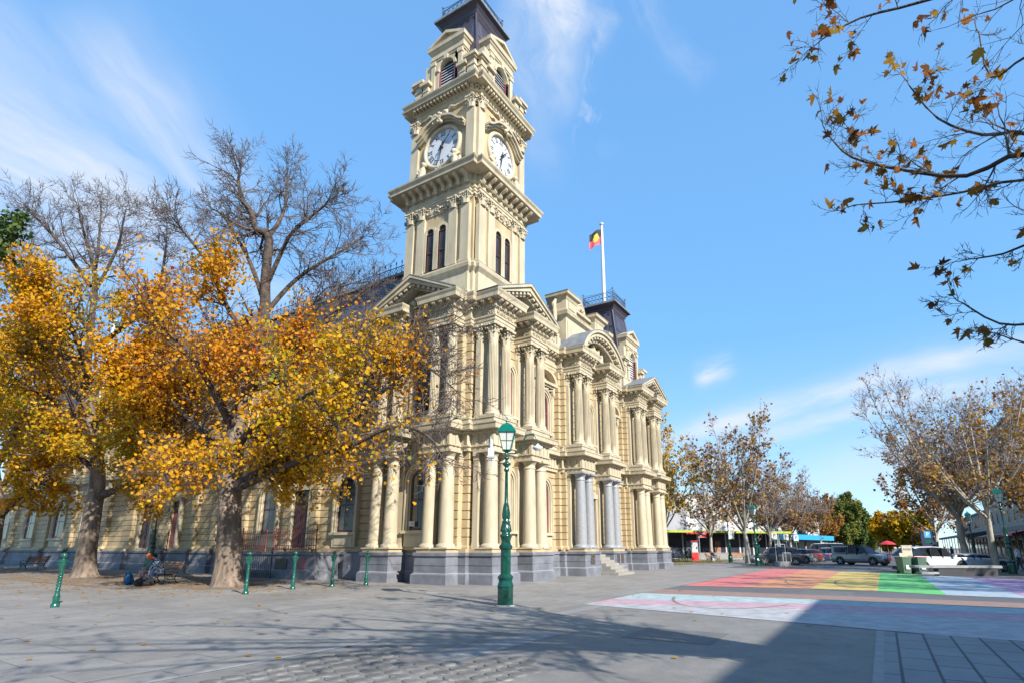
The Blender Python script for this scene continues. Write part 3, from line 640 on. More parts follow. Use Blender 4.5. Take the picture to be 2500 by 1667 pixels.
# pediments ------------------------------------------------------------
def pediment(cx, hw, m, sc=True):
    """triangular pediment in local x-z, front at y=-0.4"""
    b = MB(); ap = 1.42; z0 = 13.93; th = 0.42
    sl = Vector((hw, 0, -ap)).normalized()
    out = [(-hw, z0), (0, z0 + ap), (hw, z0)]
    inn = [(-hw + 0.55, z0 - 0.02), (0, z0 + ap - th), (hw - 0.55, z0 - 0.02)]
    def slab(o, i_, y0, y1, mi=0):
        for k in (0, 1):
            q = [o[k], o[k + 1], i_[k + 1], i_[k]]; vs = [m @ Vector((p[0] + cx, y, p[1])) for y in (y0, y1) for p in q]
            b.add(vs, [(3, 2, 1, 0), (4, 5, 6, 7), (0, 1, 5, 4), (1, 2, 6, 5), (2, 3, 7, 6), (3, 0, 4, 7)], mi)
    slab(out, [(-hw + .3, z0), (0, z0 + ap - 0.16), (hw - .3, z0)], -0.40, 1.6)
    slab([(-hw + .3, z0), (0, z0 + ap - 0.16), (hw - .3, z0)], inn, -0.30, 1.6)
    inn2 = [(-hw + 1.0, z0 - 0.02), (0, z0 + ap - th - 0.2), (hw - 1.0, z0 - 0.02)]
    slab(inn, inn2, 0.0, 1.6)
    lo = [(-hw - .02, z0 + 0.03), (0, z0 + ap + 0.035), (hw + .02, z0 + 0.03)]
    slab(lo, [(-hw + .05, z0 + 0.01), (0, z0 + ap + 0.005), (hw - .05, z0 + 0.01)], -0.42, 1.7, 1)
    # tympanum and its relief
    vs = [m @ Vector((p[0] + cx, 0.55, p[1])) for p in inn2]; b.add(vs, [(0, 1, 2)])
    n = 7
    for k in (-1, 1):
        for i in range(n):
            t = (i + 0.6) / n; p = Vector((k * (hw - 0.62) * (1 - t), 0, z0 + (ap - th) * t + 0.0))
            mm = m @ Matrix.Translation((p.x + cx, 0, p.z)) @ Matrix.Rotation(k * math.atan2(ap, hw), 4, 'Y')
            b.box(-0.09, 0.09, -0.24, 0.02, -0.15, 0.0, 0, mm)
        for i in range(22):
            t = (i + 0.6) / 22; mm = m @ Matrix.Translation((k * (hw - 0.95) * (1 - t) + cx, 0, z0 + (ap - th - 0.16) * t)) @ Matrix.Rotation(k * math.atan2(ap, hw), 4, 'Y')
            b.box(-0.035, 0.035, -0.07, 0.02, -0.1, 0.0, 0, mm)
    for k in (-1, 0, 1):
        b.sphere(m @ Vector((cx + k * 0.45, 0.45, z0 + 0.32 - abs(k) * 0.1)), 0.24 - abs(k) * 0.05, 7, 0, (1, 1, 1))
        b.sphere(m @ Vector((cx + k * 0.85, 0.45, z0 + 0.16)), 0.14, 6)
    return b.build('pediment', [M['trim'], M['lead']], hall)
I4 = Matrix.Identity(4); ML = Matrix.Rotation(-math.pi / 2, 4, 'Z')
def MLx(p): return p
pediment(3.83, 3.15, I4); pediment(23.33, 3.15, I4)
pediment(-4.43, 3.05, ML)
# body under the roofs
b = MB(); b.box(1.6, 26.0, 1.7, 14, 13.7, 14.02); b.box(1.9, 9, 7.0, 66, 13.7, 14.03); b.build('roof_deck', M['lead'], hall)
# centre arch pediment
b = MB(); z0 = 13.93; cx = 13.42; hw = 3.42; rise = 1.85; RR = (hw * hw + rise * rise) / (2 * rise); cz = z0 + rise - RR; a0 = math.asin(hw / RR)
N = 28
def arcpts(r_): return [(cx + r_ * math.sin(-a0 + 2 * a0 * k / N), cz + r_ * math.cos(-a0 + 2 * a0 * k / N)) for k in range(N + 1)]
def arcband(ro, ri, y0, y1, mi=0):
    A, B = arcpts(ro), arcpts(ri); n = N + 1; vs = [(p[0], y, p[1]) for y in (y1, y0) for p in A + B]; fs = []
    for i in range(N): fs += [(i, i + 1, n + i + 1, n + i), (2 * n + i + 1, 2 * n + i, 3 * n + i, 3 * n + i + 1), (i + 1, i, 2 * n + i, 2 * n + i + 1), (n + i, n + i + 1, 3 * n + i + 1, 3 * n + i)]
    b.add(vs, fs, mi)
arcband(RR, RR - 0.17, -0.42, 1.7); arcband(RR - 0.17, RR - 0.42, -0.3, 1.7); arcband(RR - 0.42, RR - 0.68, 0.02, 1.7); arcband(RR + 0.04, RR + 0.004, -0.44, 3.0, 1)
P_ = arcpts(RR - 0.6); b.add([(p[0], 0.75, p[1]) for p in P_], [tuple(range(len(P_)))])
for k in range(15):
    t = -a0 + 2 * a0 * (k + 0.5) / 15; mm = Matrix.Translation((cx + (RR - 0.42) * math.sin(t), 0, cz + (RR - 0.42) * math.cos(t))) @ Matrix.Rotation(t, 4, 'Y'); b.box(-0.1, 0.1, -0.26, 0.02, -0.16, 0.02, 0, mm)
for k in range(52):
    t = -a0 + 2 * a0 * (k + 0.5) / 52; mm = Matrix.Translation((cx + (RR - 0.68) * math.sin(t), 0, cz + (RR - 0.68) * math.cos(t))) @ Matrix.Rotation(t, 4, 'Y'); b.box(-0.04, 0.04, -0.02, 0.06, -0.1, 0.02, 0, mm)
b.build('arched_pediment', [M['trim'], M['lead']], hall)
# sculptures: clustered volumes fused into one skin
def fused(name, blobs, m, parent, voxel=0.035, loc=(0, 0, 0), rz=0.0):
    """blobs: (p0, p1, r0, r1) capsules fused by a voxel remesh"""
    b = MB()
    for p0, p1, r0, r1 in blobs:
        p0, p1 = Vector(p0), Vector(p1); n = 4
        if (p1 - p0).length < 1e-4: b.sphere(p0, r0, 10); continue
        b.sphere(p0, r0, 8); b.sphere(p1, r1, 8); b.tube([p0.lerp(p1, i / n) for i in range(n + 1)], [r0 + (r1 - r0) * i / n for i in range(n + 1)], 10)
    o = b.build(name, m, parent); o.location = loc; o.rotation_euler = (0, 0, rz)
    md = o.modifiers.new('r', 'REMESH'); md.mode = 'VOXEL'; md.voxel_size = voxel; md.use_smooth_shade = True
    s = o.modifiers.new('s', 'SMOOTH'); s.factor = 0.6; s.iterations = 3
    return o
horse = [((-1.1, 0, .35), (-.3, 0, .5), .28, .3), ((-.3, 0, .5), (.3, 0, .45), .3, .26), ((.3, 0, .5), (.6, 0, 1.0), .2, .13), ((.6, 0, 1.0), (.85, 0, .95), .12, .08), ((-.3, 0, .7), (-.35, 0, 1.25), .2, .16), ((-.35, 0, 1.45), (-.35, 0, 1.5), .13, .13), ((-.35, 0, 1.15), (.1, -.1, 1.0), .08, .05), ((.9, 0, .2), (1.6, 0, .15), .16, .1), ((-1.2, 0, .2), (-1.8, 0, .15), .16, .1), ((1.0, 0, .3), (1.1, 0, .7), .17, .12), ((1.1, 0, .85), (1.1, 0, .9), .11, .11), ((0, 0, .15), (-.6, 0, .15), .15, .15)]
fused('arch_sculpture', horse, M['trim'], hall, 0.04, (13.42, 0.45, 13.95))
# attic storey behind the arch
b = MB()
b.box(10.62, 16.28, 1.15, 2.6, 13.95, 16.45); b.box(10.8, 16.1, 1.08, 1.2, 14.2, 16.1)
sq = [(10.62, 2.6), (10.62, 1.15), (16.28, 1.15), (16.28, 2.6)]
b.sweep(sq, [(0, 16.3), (0.06, 16.4), (0.22, 16.46), (0.26, 16.62), (0.28, 16.66), (-0.4, 16.7)])
for x0 in (10.5, 14.9):
    q = [(x0, 2.5), (x0, 1.05), (x0 + 1.5, 1.05), (x0 + 1.5, 2.5)]
    b.box(x0, x0 + 1.5, 1.05, 2.5, 16.6, 17.8); b.sweep(q + [(x0, 2.5)], [(0.05, 16.66), (0.05, 16.85), (0, 16.9)])
    b.sweep(q, [(0, 17.5), (0.04, 17.55), (0.1, 17.7), (0.26, 17.8), (0.28, 17.96), (0.32, 18.02), (-0.2, 18.06)]); b.box(x0 + .3, x0 + 1.2, 1.35, 2.2, 18.0, 18.2, 1)
    b.box(x0 + .3, x0 + 1.2, 1.0, 1.1, 16.95, 17.45)
b.box(12.0, 14.9, 1.3, 1.7, 17.4, 17.58); b.box(12.0, 14.9, 1.3, 1.7, 16.66, 16.76); balusters(b, (12.1, 1.5), (14.8, 1.5), 16.76, 0.64, 12)
# scrolls at the ends
for sx, x0 in ((-1, 10.5), (1, 16.4)):
    pts = [Vector((x0 + sx * d, 1.8, z)) for d, z in ((0.1, 17.6), (0.35, 17.2), (0.2, 16.8), (0.15, 16.3), (0.3, 15.9), (0.65, 15.6), (0.8, 15.2), (0.6, 14.95), (0.45, 15.15))]
    b.tube(pts, [.12, .2, .16, .14, .17, .2, .22, .18, .12], 8); b.box(x0 + sx * .55 - .35, x0 + sx * .55 + .35, 1.4, 2.2, 14.0, 14.75)
for k in range(5): b.sphere((13.0 + k * .22, 1.5, 17.75 + .25 * math.sin(k * .8)), .2, 7)
b.tube([(12.6, 1.5, 17.6), (13.0, 1.5, 18.1), (13.4, 1.5, 18.35), (13.8, 1.5, 18.1), (14.2, 1.5, 17.6)], [.1, .16, .2, .16, .1], 8)
b.build('attic', [M['trim'], M['lead']], hall)
# steps and entrance
b = MB()
for i in range(8):
    y = -1.25 + i * 0.30; b.box(12.42 - (0.25 if i == 0 else 0), 14.42 + (0.25 if i == 0 else 0), y, 1.14, 0.0 + (i and 0.17 * i - 0.002), 0.17 * (i + 1))
b.build('entrance_steps', M['stone'], hall)
b = MB(); b.box(12.75, 14.1, 1.08, 1.2, 1.4, 4.6, 0); b.box(12.6, 12.78, 0.95, 1.2, 1.4, 4.8, 1); b.box(14.07, 14.25, 0.95, 1.2, 1.4, 4.8, 1); b.box(12.6, 14.25, 0.9, 1.2, 4.7, 5.0, 1)
b.build('entrance_door', [M['darkframe'], M['trim']], hall)
for x, z, w in ((11.35, .95, .5), (15.2, .95, .36), (15.85, .95, .36)):
    b = MB(); b.box(x - w / 2, x + w / 2, -0.03, 0.02, z - .28, z + .28); b.box(x - w / 2 - .03, x + w / 2 + .03, -0.02, 0.02, z - .31, z + .31)
    for q in range(6): b.box(x - w / 2 + .05, x + w / 2 - .05, -0.035, -0.03, z - .2 + q * .07, z - .185 + q * .07)
    b.build('plaque', M['bronze'], hall)

# mansard turret module ---------------------------------------------------
def turret(cx, cy, zb, full=True):
    T = Matrix.Translation((cx, cy, zb))
    b = MB()
    # parapet piers
    def sq(h): return [(-h, -h), (h, -h), (h, h), (-h, h)]
    def ring(h, prof, mi=0): 
        q = MB(); q.sweep(sq(h), prof, True, mi); b.add([T @ Vector(v) for v in q.v], q.f, mi)
    ring(2.42, [(0, -0.3), (0, 0.35), (0.06, 0.4), (0.0, 0.42), (-0.3, 0.42)]); 
    for k in range(4):
        Rk = T @ Matrix.Rotation(k * math.pi / 2, 4, 'Z')
        for s_ in (-1, 1): b.box(min(s_ * 1.3, s_ * 2.25), max(s_ * 1.3, s_ * 2.25), -2.25, -1.98, .35, 1.12 + .002 * k, 0, Rk)
    for sx in (-1, 1):
        for sy in (-1, 1):
            for (ox, oy) in ((2.32, 2.02), (2.02, 2.32)):
                x, y = sx * ox, sy * oy; w = 0.26
                b.box(x - w, x + w, y - w, y + w, 0, 1.5, 0, T); b.box(x - w - .05, x + w + .05, y - w - .05, y + w + .05, 1.05, 1.12, 0, T)
                b.box(x - w - .1, x + w + .1, y - w - .1, y + w + .1, 1.5, 1.6, 0, T); b.box(x - w - .2, x + w + .2, y - w - .2, y + w + .2, 1.6 + (0.003 if ox > oy else 0), 1.8 + (0.003 if ox > oy else 0), 0, T)
                b.box(x - w - .1, x + w + .1, y - w - .1, y + w + .1, 1.8, 1.87, 0, T)
    for k in range(4):
        Rk = T @ Matrix.Rotation(k * math.pi / 2, 4, 'Z')
        for sx in (-1, 1):
            x = sx * 1.42; w = .2
            b.box(x - w, x + w, -2.62, -2.1, 0, 1.28, 0, Rk); b.box(x - w - .04, x + w + .04, -2.66, -2.1, .85, .9, 0, Rk); b.box(x - w - .16, x + w + .16, -2.78, -2.1, 1.28, 1.5, 0, Rk); b.box(x - w - .08, x + w + .08, -2.7, -2.1, 1.5, 1.56, 0, Rk)
    b.build('turret_parapet', M['trim'], hall)
    # dormers
    for k in range(4):
        Rk = T @ Matrix.Rotation(k * math.pi / 2, 4, 'Z'); d = MB()
        for sx in (-1, 1):
            d.box(sx * 1.18 - (.02 if sx > 0 else .55) , sx * 1.18 + (.55 if sx < 0 else .02) , -2.35, -0.6, 0.0, 3.0, 0, Rk)
            d.box(sx * 1.05 - .14, sx * 1.05 + .14, -2.43, -2.3, 0.2, 3.0, 0, Rk); d.box(sx * 1.05 - .19, sx * 1.05 + .19, -2.48, -2.3, 2.72, 3.0, 0, Rk)
            # side scroll
            pr = [(0, 0), (0.55, 0), (0.5, .5), (.25, .9), (.12, 1.5), (.0, 2.2)]
            vs = [Rk @ Vector((sx * (1.2 + p[0]), y, 0.9 + p[1])) for y in (-2.1, -1.85) for p in pr]; n = len(pr)
            d.add(vs, [tuple(range(n)), tuple(range(2 * n - 1, n - 1, -1))] + [(i, (i + 1) % n, n + (i + 1) % n, n + i) for i in range(n)])
        # arch over the louvre
        N2 = 12; r_ = 0.6; zc = 2.15
        A = [(r_ * math.cos(math.pi * i / N2), zc + r_ * math.sin(math.pi * i / N2)) for i in range(N2 + 1)]
        for i in range(N2):
            p, q = A[i], A[i + 1]; tp, tq = (p[0], 3.0), (q[0], 3.0)
            vs = [Rk @ Vector((u[0], y, u[1])) for y in (-2.34, -1.0) for u in (p, q, tq, tp)]; d.add(vs, [(0, 1, 2, 3), (4, 7, 6, 5), (0, 4, 5, 1)])
            o1, o2 = [((r_ + .17) * math.cos(math.pi * j / N2), zc + (r_ + .17) * math.sin(math.pi * j / N2)) for j in (i, i + 1)]
            vs = [Rk @ Vector((u[0], y, u[1])) for y in (-2.34, -2.46) for u in (p, q, o2, o1)]; d.add(vs, [(4, 5, 6, 7), (0, 4, 7, 3), (1, 2, 6, 5), (0, 1, 5, 4), (2, 3, 7, 6)])
        d.box(-.14, .14, -2.52, -2.3, 2.72, 3.05, 0, Rk)
        q = [(-1.22, -0.6), (-1.22, -2.35), (1.22, -2.35), (1.22, -0.6)]; s_ = MB(); s_.sweep(q, [(0, 3.0), (0.05, 3.02), (.05, 3.12), (.1, 3.14), (.1, 3.24), (.04, 3.26), (.04, 3.6), (.12, 3.68), (.16, 3.78), (.22, 3.8), (.24, 4.0), (.26, 4.06), (-.3, 4.08)]); d.add([Rk @ Vector(v) for v in s_.v], s_.f)
        for (o_, i_, y0, mi) in (([(-1.48, 4.05), (0, 4.78), (1.48, 4.05)], [(-1.1, 4.05), (0, 4.56), (1.1, 4.05)], -2.6, 0),):
            for kk in (0, 1):
                vs = [Rk @ Vector((p[0], y, p[1])) for y in (-0.7, y0) for p in (o_[kk], o_[kk + 1], i_[kk + 1], i_[kk])]
                d.add(vs, [(0, 1, 2, 3), (7, 6, 5, 4), (0, 4, 5, 1), (1, 5, 6, 2), (2, 6, 7, 3), (3, 7, 4, 0)])
        d.add([Rk @ Vector(v) for v in ((-1.2, -2.4, 4.03), (1.2, -2.4, 4.03), (0, -2.4, 4.62))], [(0, 1, 2)])
        dm = d.build('dormer', M['trim'], hall)
        l = MB(); l.box(-.62, .62, -2.16, -2.1, 0.1, 2.8, 1, Rk)
        for i in range(12): l.add([Rk @ Vector(v) for v in ((-.58, -2.165, .32 + i * .2), (.58, -2.165, .32 + i * .2), (.58, -2.25, .13 + i * .2), (-.58, -2.25, .13 + i * .2))], [(0, 1, 2, 3)])
        l.box(-.6, -.53, -2.31, -2.15, 0.1, 2.2, 2, Rk); l.box(.53, .6, -2.31, -2.15, 0.1, 2.2, 2, Rk)
        l.build('louvre', [M['plasticgrey'], M['black'], M['redframe']], dm)
    # roof
    r = MB(); prof = [(2.09, 0.9), (2.04, 1.9), (1.92, 2.7), (1.78, 3.5), (1.6, 4.5), (1.42, 5.5), (1.28, 6.6)]
    vs = []; 
    for h, z in prof: vs += [T @ Vector((x, y, z)) for x, y in sq(h)]
    for i in range(len(prof) - 1):
        for k in range(4): r.add([vs[i * 4 + k], vs[i * 4 + (k + 1) % 4], vs[i * 4 + 4 + (k + 1) % 4], vs[i * 4 + 4 + k]], [(0, 1, 2, 3)])
    ro = r.build('mansard_roof', M['slate'], hall)
    h_ = MB()
    for k in range(4): h_.tube([vs[i * 4 + k] for i in range(len(prof))], 0.085, 6)
    h_.add(*(lambda q: ([T @ Vector(v) for v in q.v], q.f))((lambda q: (q.sweep(sq(1.28), [(0.0, 6.3), (.06, 6.35), (.06, 6.5), (.1, 6.55), (.16, 6.75), (.3, 6.95), (.44, 7.05), (.46, 7.2)], True), q)[1])(MB())))
    h_.add([T @ Vector((x, y, 7.2)) for x, y in sq(1.74)], [(0, 1, 2, 3)])
    h_.build('roof_cove', M['slatetrim'], hall)
    e = MB(); e.add(*(lambda q: ([T @ Vector(v) for v in q.v], q.f))((lambda q: (q.sweep(sq(1.74), [(0, 7.06), (.05, 7.08), (.05, 7.24), (-.3, 7.26)], True), q)[1])(MB()))); e.build('roof_edge', M['lead'], hall)
    g = MB(); h = 1.42; z0 = 7.24
    for k in range(4):
        Rk = T @ Matrix.Rotation(k * math.pi / 2, 4, 'Z')
        g.tube([Rk @ Vector((-h, -h, z0)), Rk @ Vector((-h, -h, z0 + 1.22))], .03, 6); g.sphere(Rk @ Vector((-h, -h, z0 + 1.26)), .06, 6)
        for z, rr in ((.12, .018), (.5, .025), (.9, .025)): g.tube([Rk @ Vector((-h, -h, z0 + z)), Rk @ Vector((h, -h, z0 + z))], rr, 5)
        g.tube([Rk @ Vector((-h + 2 * h * t / 12, -h, z0 + 1.0 + .2 * abs(2 * t / 12 - 1) ** 3)) for t in range(13)], .016, 5)
        for i in range(8):
            x = -h + 2 * h * (i + .5) / 8; d_ = h / 8
            g.tube([Rk @ Vector((x, -h, z0)), Rk @ Vector((x, -h, z0 + 1.05))], .012, 4)
            for zz, dz in ((.12, .38), (.5, .4)):
                g.tube([Rk @ Vector((x - d_, -h, z0 + zz)), Rk @ Vector((x, -h, z0 + zz + dz * .7)), Rk @ Vector((x + d_, -h, z0 + zz))], .014, 4)
                g.tube([Rk @ Vector((x - d_, -h, z0 + zz + dz)), Rk @ Vector((x, -h, z0 + zz + dz * .35)), Rk @ Vector((x + d_, -h, z0 + zz + dz))], .014, 4)
    g.build('roof_railing', M['iron'], hall)
TCX, TCY = 3.85, 4.2
turret(TCX, TCY, 27.75); turret(23.3, 3.9, 14.95)
b = MB(); b.box(20.75, 25.85, 1.35, 6.5, 13.95, 15.0); b.build('turret_base', M['trim'], hall)
# clock tower -----------------------------------------------------------
def notch(h, n=0.2, steps=2):
    pts = []
    for k in range(4):
        c, s = [(1, 0), (0, 1), (-1, 0), (0, -1)][k]
        q = [(-h, -h + n * steps)]
        for i in range(steps): q += [(-h + n * (i + 1), -h + n * (steps - i)), (-h + n * (i + 1), -h + n * (steps - i - 1))]
        for x, y in q: pts.append((TCX + x * c - y * s, TCY + x * s + y * c))
    return pts
b = MB(); b.sweep(notch(2.72), [(0.25, 13.9), (0.25, 14.3), (0.1, 14.4), (0.04, 14.5), (0.04, 15.55), (0.1, 15.62), (0.22, 15.75), (0.26, 15.92), (0.1, 15.98), (0.1, 16.08), (0.04, 16.16), (-0.2, 16.2)], True); b.build('tower_base', M['trim'], hall)
b = MB(); b.sweep(notch(2.55), [(0, 16.1), (0, 20.3)], True); ts = b.build('tower_shaft', M['wall'], hall)
b = MB(); b.sweep(notch(2.62), [(-.2, 20.28), (0.04, 20.28), (0.04, 20.42), (0.08, 20.44), (0.08, 20.56), (.13, 20.6), (.02, 20.64), (0.02, 20.95), (.12, 21.0), (.12, 21.42), (.3, 21.46)], True)
b.sweep(notch(2.62, .3, 1), [(.1, 21.4), (.74, 21.46), (.76, 21.62), (.86, 21.74), (.88, 21.82), (-.2, 21.95)], True, mis=[0, 0, 0, 0, 1]); tc_ = b.build('tower_cornice', [M['trim'], M['lead']], hall)
# consoles: one mesh each
zg = [(0.0, 20.92), (.14, 20.9), (.22, 21.0), (.2, 21.12), (.3, 21.2), (.5, 21.24), (.58, 21.32), (.56, 21.44), (0, 21.44)]
q = MB(); q.along([(-.5, 0), (.5, 0)], 1.0, 0.2, 0, 1, 0, 1, zig=[(o, z - 21.0) for o, z in zg]); br0 = q.build('console', M['trim'], tc_)
first = True
for k in range(4):
    a = k * math.pi / 2
    for i in range(9):
        o = br0 if first else br0.copy()
        if not first: COL.objects.link(o)
        first = False
        t = -2.15 + 4.3 * i / 8; p = Matrix.Rotation(a, 4, 'Z') @ Vector((t, -2.7, 0))
        o.location = (TCX + p.x, TCY + p.y, 21.0); o.rotation_euler = (0, 0, a)
# pilasters with capitals on shaft and clock stage
def tower_pil(t, k, h, z0, z1, w, H, dep=0.14):
    b = MB(); m = Matrix.Translation((TCX, TCY, 0)) @ Matrix.Rotation(k * math.pi / 2, 4, 'Z')
    b.box(t - w / 2, t + w / 2, -h - dep, -h + .1, z0 + .22, z1 - H, 0, m); b.box(t - w / 2 - .06, t + w / 2 + .06, -h - dep - .06, -h + .1, z0, z0 + .14, 0, m); b.box(t - w / 2 - .03, t + w / 2 + .03, -h - dep - .03, -h + .1, z0 + .14, z0 + .22, 0, m)
    c = MB(); capital(c, 0, w * 0.42, H, w * 0.62); mm = m @ Matrix.Translation((t, -h - dep + .05, z1 - H)) @ Matrix.Diagonal((1, .7, 1, 1)); b.add([mm @ Vector(v) for v in c.v], c.f)
    b.build('tower_pilaster', M['trim'], hall)
for k in range(4):
    for t in (-2.0, -1.16, 1.16, 2.0): tower_pil(t, k, 2.55, 16.2, 20.3, 0.56, 0.62)
    for t in (-2.1, 2.1): tower_pil(t, k, 2.42, 21.95, 26.6, 0.56, 0.72, 0.16)
    m = Matrix.Translation((TCX, TCY, 0)) @ Matrix.Rotation(k * math.pi / 2, 4, 'Z')
    b = MB(); u = (m.to_3x3() @ Vector((1, 0, 0)))
    b.box(-.86, .86, -2.6, -2.5, 19.72, 20.28, 0, m); ornament(b, m @ Vector((-.85, -2.62, 19.74)), u, 1.7, 0, .52, 1, .06, k); 
    for t in (-1.58, 1.58): ornament(b, m @ Vector((t - .18, -2.58, 19.74)), u, .36, 0, .5, 1, .06, k)
    b.build('carved_band', M['trim'], hall)
# paired arched windows of the shaft
def twin(k):
    m0 = Matrix.Translation((TCX, TCY, 0)) @ Matrix.Rotation(k * math.pi / 2, 4, 'Z')
    for t in (-.44, .44):
        b = MB(); m = m0 @ Matrix.Translation((t, -2.55, 0)); r_ = .27; zc = 18.62; zs = 16.3; N2 = 12
        for ro, ri, d in ((r_ + .16, r_, -.13), (r_ + .1, r_ - 0.0, -.10)):
            A = [(ro * math.cos(math.pi * i / N2), zc + ro * math.sin(math.pi * i / N2)) for i in range(N2 + 1)]; B = [(ri * math.cos(math.pi * i / N2), zc + ri * math.sin(math.pi * i / N2)) for i in range(N2 + 1)]
            A = [(ro, zs)] + A + [(-ro, zs)]; B = [(ri, zs)] + B + [(-ri, zs)]; n = len(A)
            vs = [m @ Vector((p[0], y, p[1])) for y in (.02, d) for p in A + B]; fs = []
            for i in range(n - 1): fs += [(2 * n + i + 1, 2 * n + i, 3 * n + i, 3 * n + i + 1), (i + 1, i, 2 * n + i, 2 * n + i + 1), (n + i, n + i + 1, 3 * n + i + 1, 3 * n + i)]
            b.add(vs, fs); 
            if d == -.13: gp = B
        w = b.build('tower_window', M['trim'], hall)
        g = MB(); g.add([m @ Vector((p[0], -.006, p[1])) for p in gp], [tuple(range(len(gp)))]); g.build('pane', M['glass'], w)
        f = MB(); f.box(-.27, -.21, -.05, 0, zs, zc, 0, m); f.box(.21, .27, -.05, 0, zs, zc, 0, m); f.box(-.25, .25, -.05, 0, 17.4, 17.46, 0, m); f.box(-.25, .25, -.05, 0, zc - .03, zc + .03, 0, m)
        f.build('frame', M['darkframe'], w)
for k in range(4): twin(k)
# clock stage
b = MB(); b.sweep(notch(2.42), [(0.2, 21.8), (0.2, 22.1), (0.0, 22.15), (0, 26.6)], True); b.build('clock_stage', M['wall'], hall)
b = MB(); b.sweep(notch(2.5), [(-.2, 26.58), (.04, 26.58), (.04, 26.72), (.1, 26.76), (.0, 26.82), (0, 27.1), (.12, 27.16), (.12, 27.4), (.3, 27.42)], True)
b.sweep(notch(2.5, .3, 1), [(.1, 27.38), (.5, 27.42), (.52, 27.54), (.62, 27.66), (.64, 27.74), (-.3, 27.8)], True, mis=[0, 0, 0, 0, 1])
b.along(notch(2.5), 0.27, 0.13, .1, .42, 27.22, 27.4, True); b.build('clock_stage_cornice', [M['trim'], M['lead']], hall)
def stroke(mb, m, x0, z0, x1, z1, w, y=-.03):
    d = Vector((x1 - x0, z1 - z0)); L = d.length; d /= L; n = Vector((-d.y, d.x)) * w / 2
    p = [(x0 + n.x, z0 + n.y), (x0 - n.x, z0 - n.y), (x1 - n.x, z1 - n.y), (x1 + n.x, z1 + n.y)]
    vs = [m @ Vector((q[0], yy, q[1])) for yy in (y, y + .025) for q in p]; mb.add(vs, [(0, 1, 2, 3), (7, 6, 5, 4), (0, 4, 5, 1), (1, 5, 6, 2), (2, 6, 7, 3), (3, 7, 4, 0)])
NUM = ['XII', 'I', 'II', 'III', 'IIII', 'V', 'VI', 'VII', 'VIII', 'IX', 'X', 'XI']
fig_l = [((0, 0, .25), (-.1, 0, .75), .25, .2), ((-.1, 0, .75), (-.14, -.02, .95), .17, .08), ((-.16, -.02, 1.12), (-.16, -.02, 1.14), .15, .15), ((-.14, .05, 1.15), (.05, .05, 1.0), .17, .12), ((-.05, 0, .85), (.2, 0, .9), .1, .09), ((.2, -.05, .85), (.0, -.2, .62), .07, .06), ((.0, 0, .2), (-.5, 0, .12), .2, .13), ((-.5, 0, .12), (-.85, 0, .1), .12, .06), ((-.4, 0, .1), (-.6, 0, .35), .14, .1), ((.15, 0, .1), (.3, 0, .6), .16, .1)]
